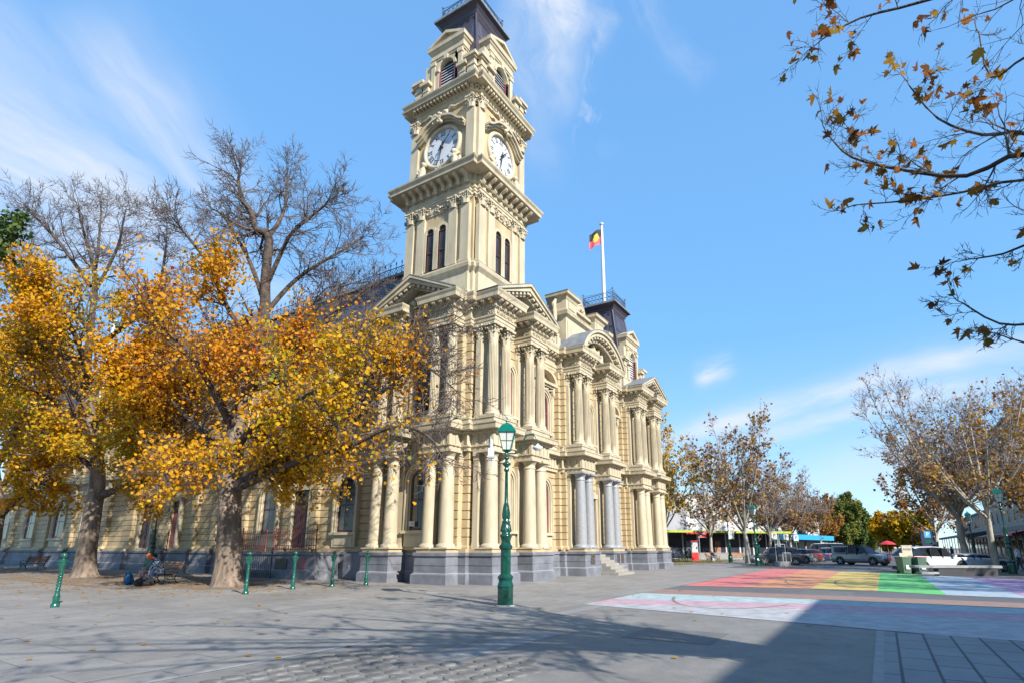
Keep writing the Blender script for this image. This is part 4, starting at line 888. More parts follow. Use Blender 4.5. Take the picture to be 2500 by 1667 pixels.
for k in range(4):
    m = Matrix.Translation((TCX, TCY, 24.18)) @ Matrix.Rotation(k * math.pi / 2, 4, 'Z') @ Matrix.Translation((0, -2.42, 0))
    cf = MB(); mm = m @ Matrix.Rotation(math.pi / 2, 4, 'X')
    cf.lathe([(1.42, 0), (1.42, .08), (1.36, .16), (1.28, .18), (1.2, .14), (1.17, .05)], n=48, M4=mm, caps=False)
    c_ = cf.build('clock_surround', M['trim'], hall)
    d = MB(); d.add([mm @ Vector((1.19 * math.cos(2 * math.pi * i / 48), 1.19 * math.sin(2 * math.pi * i / 48), .02)) for i in range(48)], [tuple(range(48))])
    dl = d.build('clock_dial', M['dial'], hall)
    n = MB()
    for i, s in enumerate(NUM):
        a = -i * math.pi / 6; mr = m @ Matrix.Rotation(-a, 4, 'Y')
        wd = {'I': .085, 'V': .19, 'X': .19}; tot = sum(wd[c] for c in s); x = -tot / 2
        for c in s:
            xc = x + wd[c] / 2; za, zb = .80, 1.08
            if c == 'I': stroke(n, mr, xc, za, xc, zb, .036)
            if c == 'V': stroke(n, mr, xc, za, xc - .06, zb, .045); stroke(n, mr, xc, za, xc + .06, zb, .02)
            if c == 'X': stroke(n, mr, xc + .06, za, xc - .06, zb, .045); stroke(n, mr, xc - .06, za, xc + .06, zb, .02)
            x += wd[c]
        stroke(n, mr, -tot / 2 - .01, .80, tot / 2 + .01, .80, .015, -.032); stroke(n, mr, -tot / 2 - .01, 1.08, tot / 2 + .01, 1.08, .015, -.032)
    n.build('numerals', M['black'], dl)
    hd = MB()
    mr = m @ Matrix.Rotation(R(-178 + 360) + R(8), 4, 'Y'); stroke(hd, mr, 0, -.34, 0, .5, .075, -.14); stroke(hd, mr, 0, .45, 0, .88, .045, -.143)
    mr = m @ Matrix.Rotation(R(42), 4, 'Y'); stroke(hd, mr, 0, -.3, 0, .45, .085, -.17); stroke(hd, mr, 0, .4, 0, .78, .04, -.173)
    hd.lathe([(.07, 0), (.07, .2)], n=12, M4=mm); hd.build('clock_hand', M['black'], dl)
    # hood, scrolls and figures
    h = MB(); N2 = 16
    def hoodp(t): # curved hood with down-swept ends
        x = 1.78 * t; z = 1.35 + .55 * math.cos(min(1, abs(t) * 1.25) * math.pi / 2) - (.35 * max(0, abs(t) - .55) / .45)
        return x, z
    for off, th, y0 in ((0, .14, -.5), (-.14, .12, -.36), (-.26, .1, -.22)):
        vs = []; 
        for i in range(N2 + 1):
            t = -1 + 2 * i / N2; x, z = hoodp(t)
            for y in (0, y0):
                for dz in (0, -th): vs.append(m @ Vector((x * (1 + off * .1), y, z + off + dz)))
        fs = []
        for i in range(N2):
            a_, b_ = i * 4, i * 4 + 4; fs += [(a_, a_ + 2, b_ + 2, b_), (a_ + 1, b_ + 1, b_ + 3, a_ + 3), (a_ + 2, a_ + 3, b_ + 3, b_ + 2)]
        fs += [(0, 1, 3, 2), (N2 * 4, N2 * 4 + 2, N2 * 4 + 3, N2 * 4 + 1)]; h.add(vs, fs)
    for sx in (-1, 1):
        h.tube([m @ Vector((sx * x, -.35, z)) for x, z in ((.15, 1.95), (.35, 2.1), (.55, 2.0), (.62, 1.78), (.5, 1.62), (.38, 1.72), (.45, 1.84))], [.07, .1, .12, .12, .11, .09, .06], 7)
        h.tube([m @ Vector((sx * x, -.3, z)) for x, z in ((.5, 2.05), (.8, 2.25), (1.1, 2.1), (1.3, 2.2))], [.08, .11, .1, .04], 6)
    for i in range(7): h.sphere(m @ Vector((.12 * math.cos(i * 2.4), -.4, 1.45 + i * .1)), .13, 6)
    h.build('clock_hood', M['trim'], hall)
    for sx in (-1, 1):
        bl = []
        for p0, p1, r0, r1 in fig_l:
            f_ = lambda p: m @ Vector((sx * (1.28 + p[0] * 1.0) if True else 0, p[1] - .32, p[2] * 1.0 - 2.05)); bl.append((f_(p0), f_(p1), r0, r1))
        fused('clock_figure', bl, M['trim'], hall, .035)
    sh = MB()
    for i in range(7):
        a = math.pi * (i + .5) / 7; sh.tube([m @ Vector((0, -.25, -2.0)), m @ Vector((.4 * math.cos(a), -.3, -2.0 + .5 * math.sin(a)))], [.05, .11], 6)
    sh.build('shell_ornament', M['trim'], hall)
# slate roof of the wing with cresting
b = MB()
b.prism([(2.1, 14.0), (2.3, 15.0), (3.55, 18.3), (7.0, 18.5), (9, 14.0)], -66, -6.9, 0, Matrix.Rotation(math.pi / 2, 4, 'X'))
b.build('wing_roof', M['slate'], hall)
b = MB(); b.prism([(7.0, 14.0), (7.0, 15.0), (8.2, 17.6), (25, 17.6), (25, 14.0)], -13.5, -6.5, 0, Matrix.Rotation(math.pi / 2, 4, 'X')); b.build('rear_roof', M['slate'], hall)
b = MB(); b.box(3.4, 3.75, 6.9, 66, 18.3, 18.5); b.build('ridge_capping', M['lead'], hall)
g = MB()
g.tube([(3.6, 7, 18.62), (3.6, 66, 18.62)], .025, 5); g.tube([(3.6, 7, 19.05), (3.6, 66, 19.05)], .03, 5)
for i in range(118):
    y = 7.2 + i * .5; g.tube([(3.6, y, 18.5), (3.6, y, 19.3)], .018, 4); g.lathe([(.001, 0), (.05, .06), (.001, .28)], (3.6, y, 19.25), 5)
    g.tube([(3.6, y, 18.62), (3.6, y + .25, 18.98), (3.6, y + .5, 18.62)], .016, 4); g.tube([(3.6, y, 19.02), (3.6, y + .25, 18.7), (3.6, y + .5, 19.02)], .016, 4)
g.build('roof_cresting', M['iron'], hall)
# flagpoles
fp = MB(); fp.lathe([(.17, 0), (.16, 4), (.11, 8.6)], (0, 0, 0), 12); fp.lathe([(.02, 8.55), (.2, 8.6), (.2, 8.72), (.02, 8.8)], (0, 0, 0), 12)
f1 = fp.build('flagpole', M['white'], hall, (23.3, 3.9, 22.2))
f2 = f1.copy(); COL.objects.link(f2); p = gz(176, 52); f2.location = (p.x, p.y, 15.0)
# grey meter box in the side recess, stair landing and rails
b = MB(); b.box(0.95, 1.35, 7.7, 9.5, 0.02, 1.3); b.box(.93, .95, 7.75, 9.45, .08, 1.22)
for y in (8.2, 9.0): b.box(.91, .935, y, y + .1, .6, .72)
b.build('meter_cupboard', M['plinth'], hall)
b = MB(); b.sweep([(1.5, 17.0), (-.3, 17.0), (-.3, 10.2), (1.5, 10.2)], [(.1, 0), (.1, .42), (0, .5), (0, 1.18), (.06, 1.25), (.06, 1.37), (-1.5, 1.39)]); b.build('stair_landing', M['plinth'], hall)
b = MB(); b.box(-.33, -.28, 10.9, 11.5, .55, 1.1); b.build('red_vent', M['redframe'], hall); b = MB(); b.box(-.34, -.28, 12.4, 13.4, .3, 1.05); b.build('landing_vent', M['black'], hall)
def iron_rail(p0, p1, z, h, mname, nm='iron_railing', sp=.18):
    p0, p1 = Vector((p0[0], p0[1], z)), Vector((p1[0], p1[1], z)); L = (p1 - p0).length; n = int(L / sp); b = MB()
    for zz in (.12, h * .3, h - .12): b.tube([p0 + Vector((0, 0, zz)), p1 + Vector((0, 0, zz))], .016, 5)
    for i in range(n + 1):
        p = p0.lerp(p1, i / n); b.tube([p, p + Vector((0, 0, h))], .012, 4); b.lathe([(.001, 0), (.028, .03), (.001, .12)], tuple(p + Vector((0, 0, h))), 5)
        if i < n:
            c = p.lerp(p0.lerp(p1, (i + 1) / n), .5); d = (p1 - p0).normalized()
            b.tube([c + d * (.07 * math.cos(t * math.pi / 4)) + Vector((0, 0, .22 + .07 * math.sin(t * math.pi / 4))) for t in range(9)], .009, 4)
    for p in (p0, p1): b.lathe([(.05, 0), (.05, .1), (.03, .15), (.04, h * .6), (.03, h), (.06, h + .04), (.06, h + .1), (.02, h + .14), (.05, h + .2), (.02, h + .28)], tuple(p), 8)
    o = b.build(nm, M[mname]); return o
tag(iron_rail((-.2, 10.3), (-.2, 13.9), 1.4, 1.05, 'redrail'), 'red iron railing with spear tops on the raised landing right of the big tree', 'railing')
tag(iron_rail((-.2, 14.6), (-.2, 16.9), 1.4, 1.05, 'redrail'), 'red iron railing partly hidden behind the big tree trunk', 'railing')
tag(iron_rail((-.6, 55.5), (-.6, 60.5), 1.4, 1.1, 'redrail', sp=.4), 'red iron railing under the far left arched window', 'railing')
tag(iron_rail((-.7, 13.2), (-.7, 17.2), 0.0, 1.3, 'iron'), 'black iron gate railing at ground level beside the big tree', 'railing')
tag(iron_rail((.4, 26.6), (.4, 28.9), 1.4, 1.1, 'iron'), 'black iron railing at the side door behind the seated couple', 'railing')
# ---------------------------------------------------------------- trees
def np_mesh(name, verts, K, mats, parent, tint=None, mi=0, smooth=False):
    """N polygons of K corners each from an (N*K,3) array"""
    n = len(verts) // K; me = bpy.data.meshes.new(name)
    me.vertices.add(n * K); me.loops.add(n * K); me.polygons.add(n)
    me.vertices.foreach_set('co', np.asarray(verts, dtype=np.float32).ravel())
    me.loops.foreach_set('vertex_index', np.arange(n * K, dtype=np.int32))
    me.polygons.foreach_set('loop_start', np.arange(0, n * K, K, dtype=np.int32))
    try: me.polygons.foreach_set('loop_total', np.full(n, K, dtype=np.int32))
    except Exception: pass
    me.materials.append(mats)
    if tint is not None:
        at = me.attributes.new('tint', 'FLOAT', 'FACE'); at.data.foreach_set('value', np.asarray(tint, dtype=np.float32))
    me.update(calc_edges=True)
    o = bpy.data.objects.new(name, me); COL.objects.link(o)
    if parent is not None: o.parent = parent
    return o
LEAF6 = np.array([(0, 0), (.42, .18), (.5, .55), (0.05, 1.0), (-.45, .62), (-.45, .2)])
LEAF5 = np.array([(0, 0), (.45, .3), (.3, .8), (-.1, 1.0), (-.45, .45)])
def leaves(name, pts, size, m, parent, rg, tints, shape=LEAF6, droop=.5, jit=.25):
    curl = .95 if len(shape) > 8 else .35
    P = np.asarray(pts, dtype=float); n = len(P)
    if n == 0: return None
    K = len(shape); P = P + rg.normal(0, jit, (n, 3))
    a = rg.normal(size=(n, 3)); a[:, 2] -= droop; a /= np.linalg.norm(a, axis=1)[:, None]
    t = rg.normal(size=(n, 3)); b = np.cross(a, t); b /= np.linalg.norm(b, axis=1)[:, None]
    c = np.cross(a, b); s = size * rg.uniform(.6, 1.25, n)
    V = np.zeros((n, K, 3))
    for k, (x, y) in enumerate(shape):
        V[:, k] = P + (b * x + a * y + c * (abs(x) * curl + (y * y * .5 if curl > .5 else 0))) * s[:, None]
    return np_mesh(name, V.reshape(-1, 3), K, m, parent, tints(P) if callable(tints) else tints)
def segs_mesh(name, segs, m, parent, S=3):
    A = np.array([s[0] for s in segs], dtype=float); B = np.array([s[1] for s in segs], dtype=float)
    r0 = np.array([s[2] for s in segs]); r1 = np.array([s[3] for s in segs])
    d = B - A; L = np.linalg.norm(d, axis=1)[:, None] + 1e-9; d = d / L
    u = np.cross(d, np.array([.3, .5, .81])); u /= np.linalg.norm(u, axis=1)[:, None] + 1e-9; w = np.cross(d, u)
    n = len(A); V = np.zeros((n, S, 4, 3)); A = A - d * (r0[:, None] * .4); B = B + d * (r1[:, None] * .4)
    an = [2 * math.pi * k / S for k in range(S)]
    pa = [A + (u * math.cos(a) + w * math.sin(a)) * r0[:, None] for a in an]; pb = [B + (u * math.cos(a) + w * math.sin(a)) * r1[:, None] for a in an]
    for k in range(S):
        j = (k + 1) % S; V[:, k, 0] = pa[k]; V[:, k, 1] = pa[j]; V[:, k, 2] = pb[j]; V[:, k, 3] = pb[k]
    return np_mesh(name, V.reshape(-1, 3), 4, m, parent)
def vnoise(p, s, o=0.0):
    x, y, z = p[0] * s + o, p[1] * s + o * 1.7, p[2] * s - o
    return .5 + .25 * (math.sin(x * 1.3 + 2 * math.sin(y * .9)) + math.sin(y * 1.7 + 1.5 * math.sin(z * 1.1)) * .7 + math.sin(z * 1.9 + x * .7) * .6)
class Tree:
    def __init__(s, seed): s.r = random.Random(seed); s.g = np.random.default_rng(seed); s.segs = []; s.tips = []; s.big = []
    def branch(s, p, d, L, r_, lev, maxlev, P):
        n = P['n'][min(lev, len(P['n']) - 1)]; rr = s.r
        kids = P['kids'][min(lev, len(P['kids']) - 1)]
        for i in range(n):
            w = P['wob']; d = (d + Vector((rr.gauss(0, w), rr.gauss(0, w), rr.gauss(0, w) + P['up'][min(lev, len(P['up']) - 1)]))).normalized()
            q = p + d * (L / n); ra = r_ * (1 - i / n * .65); rb = r_ * (1 - (i + 1) / n * .65)
            s.segs.append((p, q, ra, rb))
            if lev >= maxlev - P.get('leaflev', 1) + 0: s.tips.append((p + (q - p) * rr.random()))
            if lev < maxlev:
                for _ in range(kids // n + (1 if rr.random() < (kids % n) / n else 0)):
                    ax = d.cross(Vector((rr.gauss(0, 1), rr.gauss(0, 1), rr.gauss(0, 1)))).normalized()
                    an = R(rr.uniform(28, 62)); dd = (Matrix.Rotation(an, 3, ax) @ d).normalized()
                    t = rr.random(); l2 = L * P['ratio'] * rr.uniform(.65, 1.2) * (1.1 - .35 * i / n)
                    s.branch(p.lerp(q, t), dd, l2, max(P['rmin'], ra * .5), lev + 1, maxlev, P)
            p = q
        if lev < maxlev: s.branch(p, d, L * P['ratio'] * .8, max(P['rmin'], r_ * .35), lev + 1, maxlev, P)
    def limb(s, pts, r0, r1, P, n, L, maxlev=3, tfrom=.25, power=1.0):
        """a hand-laid limb (list of points) that carries side branches"""
        pts = [Vector(p) for p in pts]
        Q = [pts[0]]  # smooth
        for i in range(len(pts) - 1):
            a = pts[max(i - 1, 0)]; b = pts[i]; c = pts[i + 1]; e = pts[min(i + 2, len(pts) - 1)]
            for t in (.34, .67, 1.0):
                Q.append(.5 * ((2 * b) + (c - a) * t + (2 * a - 5 * b + 4 * c - e) * t * t + (3 * b - a - 3 * c + e) * t ** 3))
        m = len(Q); s.big.append((Q, [r0 + (r1 - r0) * (i / (m - 1)) ** power for i in range(m)]))
        for k in range(n):
            t = tfrom + (1 - tfrom) * (k + s.r.random()) / n; f = t * (m - 1); i = min(m - 2, int(f)); p = Q[i].lerp(Q[i + 1], f - i)
            d0 = (Q[i + 1] - Q[i]).normalized(); ax = d0.cross(Vector((s.r.gauss(0, 1), s.r.gauss(0, 1), s.r.gauss(0, 1)))).normalized()
            d = (Matrix.Rotation(R(s.r.uniform(35, 75)), 3, ax) @ d0).normalized(); rr = (r0 + (r1 - r0) * t)
            s.branch(p, d, L * s.r.uniform(.6, 1.15) * (1.15 - .5 * t), min(rr * .5, .09), 1, maxlev, P)
        s.branch(Q[-1], (Q[-1] - Q[-2]).normalized(), L * .8, r1, 1, maxlev, P)
    def finish(s, name, base, label, cat, bark, twig, leafm, size, mask, tints, per=2, jit=.25, group=None, shape=LEAF6, S=3, sides=10, limb=None):
        root = empty(name, base, 0, label, cat, group)
        b = MB()
        lb = MB()
        for k, (Q, rs) in enumerate(s.big): (b if (k == 0 or limb is None) else lb).tube(Q, rs, sides)
        if lb.v: lo = lb.build('limbs', limb, root); lo.matrix_parent_inverse = Matrix.Translation(-Vector(base))
        t = b.build('trunk', bark, root); t.matrix_parent_inverse = Matrix.Translation(-Vector(base))
        o = segs_mesh('branches', s.segs, twig, root, S); o.matrix_parent_inverse = Matrix.Translation(-Vector(base))
        pts = []
        for p in s.tips:
            pr = mask(p)
            for _ in range(per):
                if s.r.random() < pr: pts.append(tuple(p))
        if pts:
            l = leaves('crown', pts, size, leafm, root, s.g, lambda P: tints(P, s.g), shape, jit=jit)
            l.matrix_parent_inverse = Matrix.Translation(-Vector(base))
        s.n = len(pts); return root
M['leafgold'] = leafmat('leaf_gold', [(0, (0.21, 0.24, 0.012)), (.16, (0.50, 0.33, 0.01)), (.45, (0.64, 0.315, 0.008)), (.75, (0.56, 0.22, 0.01)), (.92, (0.46, 0.12, 0.015)), (1, (0.36, 0.05, 0.02))])
M['leafbrown'] = leafmat('leaf_brown', [(0, (0.38, 0.27, 0.02)), (.3, (0.38, 0.20, 0.03)), (.6, (0.28, 0.12, 0.035)), (1, (0.17, 0.085, 0.04))], trans=.35)
M['leafplane'] = leafmat('leaf_plane', [(0, (0.17, 0.14, 0.02)), (.2, (0.30, 0.15, 0.02)), (.6, (0.28, 0.10, 0.02)), (1, (0.12, 0.045, 0.02))], trans=.55)
M['leafgreen'] = leafmat('leaf_green', [(0, (0.035, 0.07, 0.015)), (1, (0.09, 0.14, 0.03))], trans=.3)
M['leafolive'] = leafmat('leaf_olive', [(0, (0.06, 0.09, 0.02)), (.6, (0.14, 0.17, 0.03)), (1, (0.30, 0.24, 0.05))], trans=.3)
def goldtint(P, g):
    n = np.array([vnoise(p, .35, 3.1) for p in P]); return np.clip(.13 + n * .58 + g.normal(0, .14, len(P)), 0, 1)
PE1 = dict(n=[5, 4, 4, 3], kids=[6, 6, 6, 4], wob=.20, up=[.03, .05, .04, .02], ratio=.58, rmin=.013, leaflev=1)
def lm(t, d, pts, r0, r1, n, L, maxlev=3, tfrom=.25, dz=None, P=PE1):
    q = [pd(x, y, d + (dz[i] if dz else 0)) for i, (x, y) in enumerate(pts)]; t.limb(q, r0, r1, P, n, L, maxlev, tfrom)
# --- tree 1: the big elm by the corner
t1 = Tree(11); D = 24.8
t1.limb([pd(556, 1436, D), pd(556, 1400, D), pd(559, 1330, D), pd(562, 1210, D), pd(570, 1100, D), pd(588, 990, D), pd(618, 890, D)], .60, .33, PE1, 3, 3.0, 3, .75)
t1.big[0] = (t1.big[0][0], [r_ * (1 + .55 * math.exp(-i / 1.6)) for i, r_ in enumerate(t1.big[0][1])])
lm(t1, D, [(618, 890), (645, 770), (648, 680), (656, 577), (625, 563), (616, 524), (592, 488), (582, 440), (588, 410), (580, 385)], .28, .02, 26, 1.9)
lm(t1, D, [(656, 577), (682, 541), (697, 500), (700, 450), (710, 420)], .12, .02, 16, 1.7, dz=[0, .4, .7, 1, 1.2])
lm(t1, D, [(650, 700), (690, 610), (714, 568), (759, 530), (795, 500), (805, 480)], .12, .02, 17, 1.8, dz=[0, -.4, -.9, -1.4, -1.8, -2])
lm(t1, D, [(645, 770), (705, 700), (759, 657), (840, 610), (870, 590), (895, 575)], .13, .02, 20, 2.0, dz=[0, .5, 1, 1.5, 2, 2.2])
lm(t1, D, [(645, 740), (610, 640), (560, 550), (535, 520), (515, 510)], .12, .02, 16, 1.8, dz=[0, .3, .8, 1.3, 1.6])
lm(t1, D, [(630, 860), (560, 760), (505, 640), (455, 575), (420, 530)], .14, .02, 18, 1.9, dz=[0, -.8, -1.6, -2.2, -2.6])
lm(t1, D, [(640, 830), (740, 760), (830, 700), (900, 690)], .12, .02, 18, 2.0, dz=[0, 1, 2, 3], tfrom=.2)
lm(t1, D, [(612, 910), (700, 870), (800, 850), (900, 845), (1010, 815), (1100, 790)], .19, .025, 28, 2.3, dz=[0, -.5, -1, -1.8, -2.4, -2.8], tfrom=.15)
lm(t1, D, [(562, 1190), (640, 1150), (720, 1090), (810, 1055), (850, 1015), (930, 960), (1000, 900)], .24, .025, 26, 2.2, dz=[0, -.8, -1.8, -2.8, -3.4, -3.8, -4.2], tfrom=.12)
lm(t1, D, [(562, 1200), (640, 1165), (740, 1120), (850, 1090), (960, 1040), (1040, 1060), (1080, 1110)], .17, .02, 20, 1.9, dz=[0, -1.4, -3, -4, -5, -5.4, -5.6], tfrom=.15)
lm(t1, D, [(850, 1015), (900, 930), (960, 870), (1050, 900), (1120, 960)], .12, .015, 22, 1.9, dz=[-3.4, -3.6, -4, -4, -4.2])
lm(t1, D, [(565, 1150), (500, 1060), (440, 1000), (380, 930)], .2, .03, 12, 2.5, dz=[0, 1, 1.8, 2.5], tfrom=.15)
lm(t1, D, [(575, 1060), (520, 950), (470, 870), (400, 800), (360, 740)], .2, .03, 13, 2.6, dz=[0, -1.5, -3, -4, -5], tfrom=.15)
lm(t1, D, [(590, 980), (560, 880), (520, 800), (470, 720)], .2, .03, 12, 2.7, dz=[0, 1.5, 3, 4], tfrom=.15)
lm(t1, D, [(600, 950), (700, 920), (780, 800), (850, 740), (900, 700)], .18, .03, 13, 2.6, dz=[0, 1.5, 3, 4, 5], tfrom=.15)
lm(t1, D, [(572, 1100), (620, 1040), (700, 990), (780, 950), (850, 930)], .18, .03, 13, 2.4, dz=[0, -2, -4, -6, -7], tfrom=.15)
lm(t1, D, [(566, 1130), (520, 1110), (470, 1120), (430, 1140)], .12, .02, 9, 1.8, dz=[0, -2, -3.4, -4.5])
def pxof(p):
    v = Vector(p) - Vector(CAM); X = v.x * RGT[0] + v.y * RGT[1]; Y = v.x * FWD[0] + v.y * FWD[1]
    f = Y * math.cos(PIT) + v.z * math.sin(PIT); u = -Y * math.sin(PIT) + v.z * math.cos(PIT)
    return CX0 + F0 * X / f, CY0 - F0 * u / f
def mask1(p):
    # leaves hold in the lower crown, the top and the outer right side are bare
    h = 13.2 + 2.2 * (vnoise(p, .35, 5) - .5) * 2; z = p[2]
    v = 1.0 if z < h - 1.5 else max(0, (h + .3 - z) / 1.8)
    out = (p[0] - (-5.2)) * RGT[0] + (p[1] - 9.3) * RGT[1]
    if out > 7.2: v *= max(.08, 1 - (out - 7.2) * .4)
    if z > 9.5 and out > 5: v *= .35
    if out > 4: v *= .6
    px_ = pxof(p)[0]
    if px_ > 930: v *= max(.05, 1 - (px_ - 930) / 130)
    return v * (0.56 if vnoise(p, .6, 1) > .42 else .09)
b1 = gz(556, D)
t1.finish('street_tree', (b1.x, b1.y, 0), 'large elm with golden lower leaves and bare top, nearest the hall corner', 'tree', M['bark'], M['twig'], M['leafgold'], .135, mask1, goldtint, per=5, jit=.2, limb=M['limb'])
# --- tree 2
t2 = Tree(22); D = 32.3
t2.limb([pd(205, 1410, D), pd(208, 1380, D), pd(215, 1320, D), pd(228, 1240, D), pd(238, 1180, D), pd(236, 1110, D), pd(224, 1030, D), pd(210, 950, D)], .55, .27, PE1, 4, 2.6, 3, .7)
t2.big[0] = (t2.big[0][0], [r_ * (1 + .5 * math.exp(-i / 1.8)) for i, r_ in enumerate(t2.big[0][1])])
for pts, r0, n, L, dz in (
    ([(210, 950), (215, 860), (225, 770), (232, 690), (225, 640), (208, 580), (195, 530), (192, 500)], .24, 24, 2.2, None),
    ([(228, 700), (240, 600), (246, 530), (248, 490)], .11, 15, 2.0, (0, 1, 1.6, 2)),
    ([(228, 720), (285, 610), (300, 545), (308, 510)], .11, 15, 2.0, (0, -.8, -1.6, -2)),
    ([(222, 700), (150, 600), (100, 545), (70, 515)], .13, 20, 2.2, (0, -.5, -1, -1.4)),
    ([(215, 800), (110, 690), (40, 620), (-20, 590)], .14, 20, 2.3, (0, 1, 2, 3)),
    ([(215, 860), (300, 800), (380, 720), (403, 620), (406, 580)], .17, 20, 2.2, (0, -1, -2, -2.5, -3)),
    ([(212, 930), (310, 880), (400, 850), (470, 830)], .2, 13, 3.0, (0, 1, 2, 3)),
    ([(235, 1215), (290, 1192), (355, 1172), (392, 1162), (384, 1128), (350, 1095)], .24, 8, 2.0, (0, -.8, -1.5, -2, -2.2, -2.5)),
    ([(388, 1165), (405, 1110), (425, 1050), (470, 1010), (500, 960)], .13, 11, 2.2, (-2, -2.3, -2.8, -3.4, -4)),
    ([(350, 1095), (385, 1055), (440, 1048), (480, 1070)], .09, 8, 1.8, (-2.5, -2.8, -3.2, -3.6)),
    ([(236, 1150), (185, 1110), (130, 1090), (80, 1040)], .2, 11, 2.6, (0, -1, -2, -3)),
    ([(230, 1080), (160, 1000), (80, 950), (0, 900)], .2, 13, 3.0, (0, -1.5, -3.5, -5)),
    ([(225, 1040), (290, 960), (350, 900), (400, 900)], .2, 13, 2.8, (0, -2, -4, -5)),
    ([(218, 1000), (130, 900), (60, 820), (-10, 780)], .2, 13, 3.2, (0, 1, 2, 3)),
    ([(215, 960), (200, 860), (150, 760), (100, 720)], .2, 12, 3.0, (0, -3, -5, -6)),
    ([(232, 1100), (300, 1060), (330, 1000), (300, 940)], .15, 10, 2.4, (0, -3, -5, -6))):
    lm(t2, D, pts, r0, .025, n, L, dz=dz, tfrom=.18)
def mask2(p):
    h = 16.0 + 3.0 * (vnoise(p, .3, 9) - .5) * 2; z = p[2]; x = pxof(p)[0]
    if x > 215 and x < 300: h += 2.0
    if x < 120: h -= 1.2
    v = 1.0 if z < h - 1.5 else max(0, (h + .3 - z) / 1.8)
    return v * (0.56 if vnoise(p, .55, 2) > .40 else .09)
b2 = gz(205, D)
t2.finish('street_tree', (b2.x, b2.y, 0), 'golden elm with a bare crown top between the two park benches', 'tree', M['bark'], M['twig'], M['leafgold'], .15, mask2, goldtint, per=5, jit=.22, limb=M['limb'])
# --- tree 3, trunk at the left edge
t3 = Tree(33); D = 41
t3.limb([pd(-30, 1392, D), pd(-22, 1340, D), pd(-12, 1290, D), pd(-5, 1240, D), pd(-15, 1150, D), pd(-30, 1050, D)], .55, .3, PE1, 3, 3.0, 3, .7)
for pts, r0, n, L, dz in (([(-5, 1262), (45, 1215), (100, 1170), (145, 1120), (190, 1060)], .26, 13, 3.0, (0, -1, -2, -3, -4)), ([(-15, 1150), (30, 1060), (60, 960), (70, 860)], .22, 14, 3.4, (0, -2, -3, -4)), ([(-30, 1050), (-20, 950), (20, 850), (40, 760), (30, 660)], .25, 15, 3.6, None), ([(-30, 1050), (-90, 950), (-100, 850)], .2, 10, 3.4, None), ([(-10, 1200), (60, 1120), (120, 1020), (150, 950)], .2, 12, 3.0, (0, 2, 3, 4))):
    lm(t3, D, pts, r0, .03, n, L, dz=dz, tfrom=.15)
b3 = gz(-30, D)
t3.finish('street_tree', (b3.x, b3.y, 0), 'golden elm at the far left edge, limb leaning right over the window', 'tree', M['bark'], M['twig'], M['leafgold'], .22, lambda p: (.9 if p[2] < 15 + 2 * vnoise(p, .3) else .15) * (1 if vnoise(p, .5, 4) > .3 else .3), goldtint, per=2, jit=.22, limb=M['limb'])
print('leaves', t1.n, t2.n, t3.n, len(t1.segs), len(t2.segs))
# evergreen at the left edge
te = Tree(5); D = 20
c0 = pd(-60, 600, D); bb = gz(-330, D)
te.limb([Vector((bb.x, bb.y, 0)), Vector((bb.x, bb.y, 5)), c0 + Vector((-1, .8, -2)), c0], .3, .08, dict(PE1, kids=[5, 5, 5, 4]), 12, 1.9, 3, .55)
te.finish('evergreen_tree', (bb.x, bb.y, 0), 'dark green leafy tree poking in at the left edge of the view', 'tree', M['bark'], M['twigdark'], M['leafgreen'], .17, lambda p: 1, lambda P, g: g.random(len(P)), per=3, jit=.12)
# --- procedural street trees on the right
PS = dict(n=[5, 4, 4, 3], kids=[6, 6, 5, 4], wob=.14, up=[.10, .09, .07, .05], ratio=.60, rmin=.014, leaflev=1)
def round_tree(seed, base, H, spread, label, leafm, size, dens, tints, bark='barkpale', twig='twiggrey', fork=.2, group=None, maxlev=3, nl=8, lean=0.0, gold=None, name='street_tree', trunk_r=.24, nb=6, per=2, up=None, rmin=None):
    t = Tree(seed); b = Vector(base); r_ = t.r; P = dict(PS)
    if rmin: P['rmin'] = rmin
    top = b + Vector((lean, 0, H * fork)); mid = b + Vector((lean * .5 + r_.uniform(-.15, .15), r_.uniform(-.15, .15), H * fork * .5))
    t.limb([b, mid, top], trunk_r * 1.15, trunk_r * .8, P, 0, .1, 1, .9); t.segs = []; t.tips = []
    t.limb([top, top + Vector((lean * .3, 0, H * .25)), top + Vector((r_.uniform(-.4, .4), 0, H * .55))], trunk_r * .7, .04, P, nb, H * .2, maxlev, .1)
    for k in range(nl):
        a = 2 * math.pi * (k + r_.uniform(-.25, .25)) / nl; sp = spread * r_.uniform(.75, 1.05) * (1.0 if k % 2 else .62); z0 = r_.uniform(0, H * .08); hh = H * (.28 + .32 * r_.random() + (0 if k % 2 else .1))
        q = [top + Vector((0, 0, z0)), top + Vector((math.cos(a) * sp * .4, math.sin(a) * sp * .4, z0 + hh * .35)), top + Vector((math.cos(a) * sp * .75, math.sin(a) * sp * .75, z0 + hh * .75)), top + Vector((math.cos(a) * sp * .95, math.sin(a) * sp * .95, z0 + hh * 1.05))]
        t.limb(q, trunk_r * .5, .03, P, nb, H * .17, maxlev, .18)
    fn = dens if callable(dens) else (lambda p: dens)
    t.finish(name, tuple(b), label, 'tree', M[bark], M[twig], M[leafm], size, fn, tints, per=per, jit=size * .6, group=group, sides=8, S=3)
    return t
def bt(lo, hi): return lambda P, g: np.clip(g.uniform(lo, hi, len(P)), 0, 1)
STG = 'plane trees along the street'
round_tree(101, gz(1822, 60), 14.5, 4.6, 'tallest plane tree with sparse brown leaves, above the charcoal parked car', 'leafbrown', .27, lambda p: .09 if p[2] > 5 else .2, bt(0, 1), group=STG, trunk_r=.25, maxlev=3, nl=11, nb=7, rmin=.016)
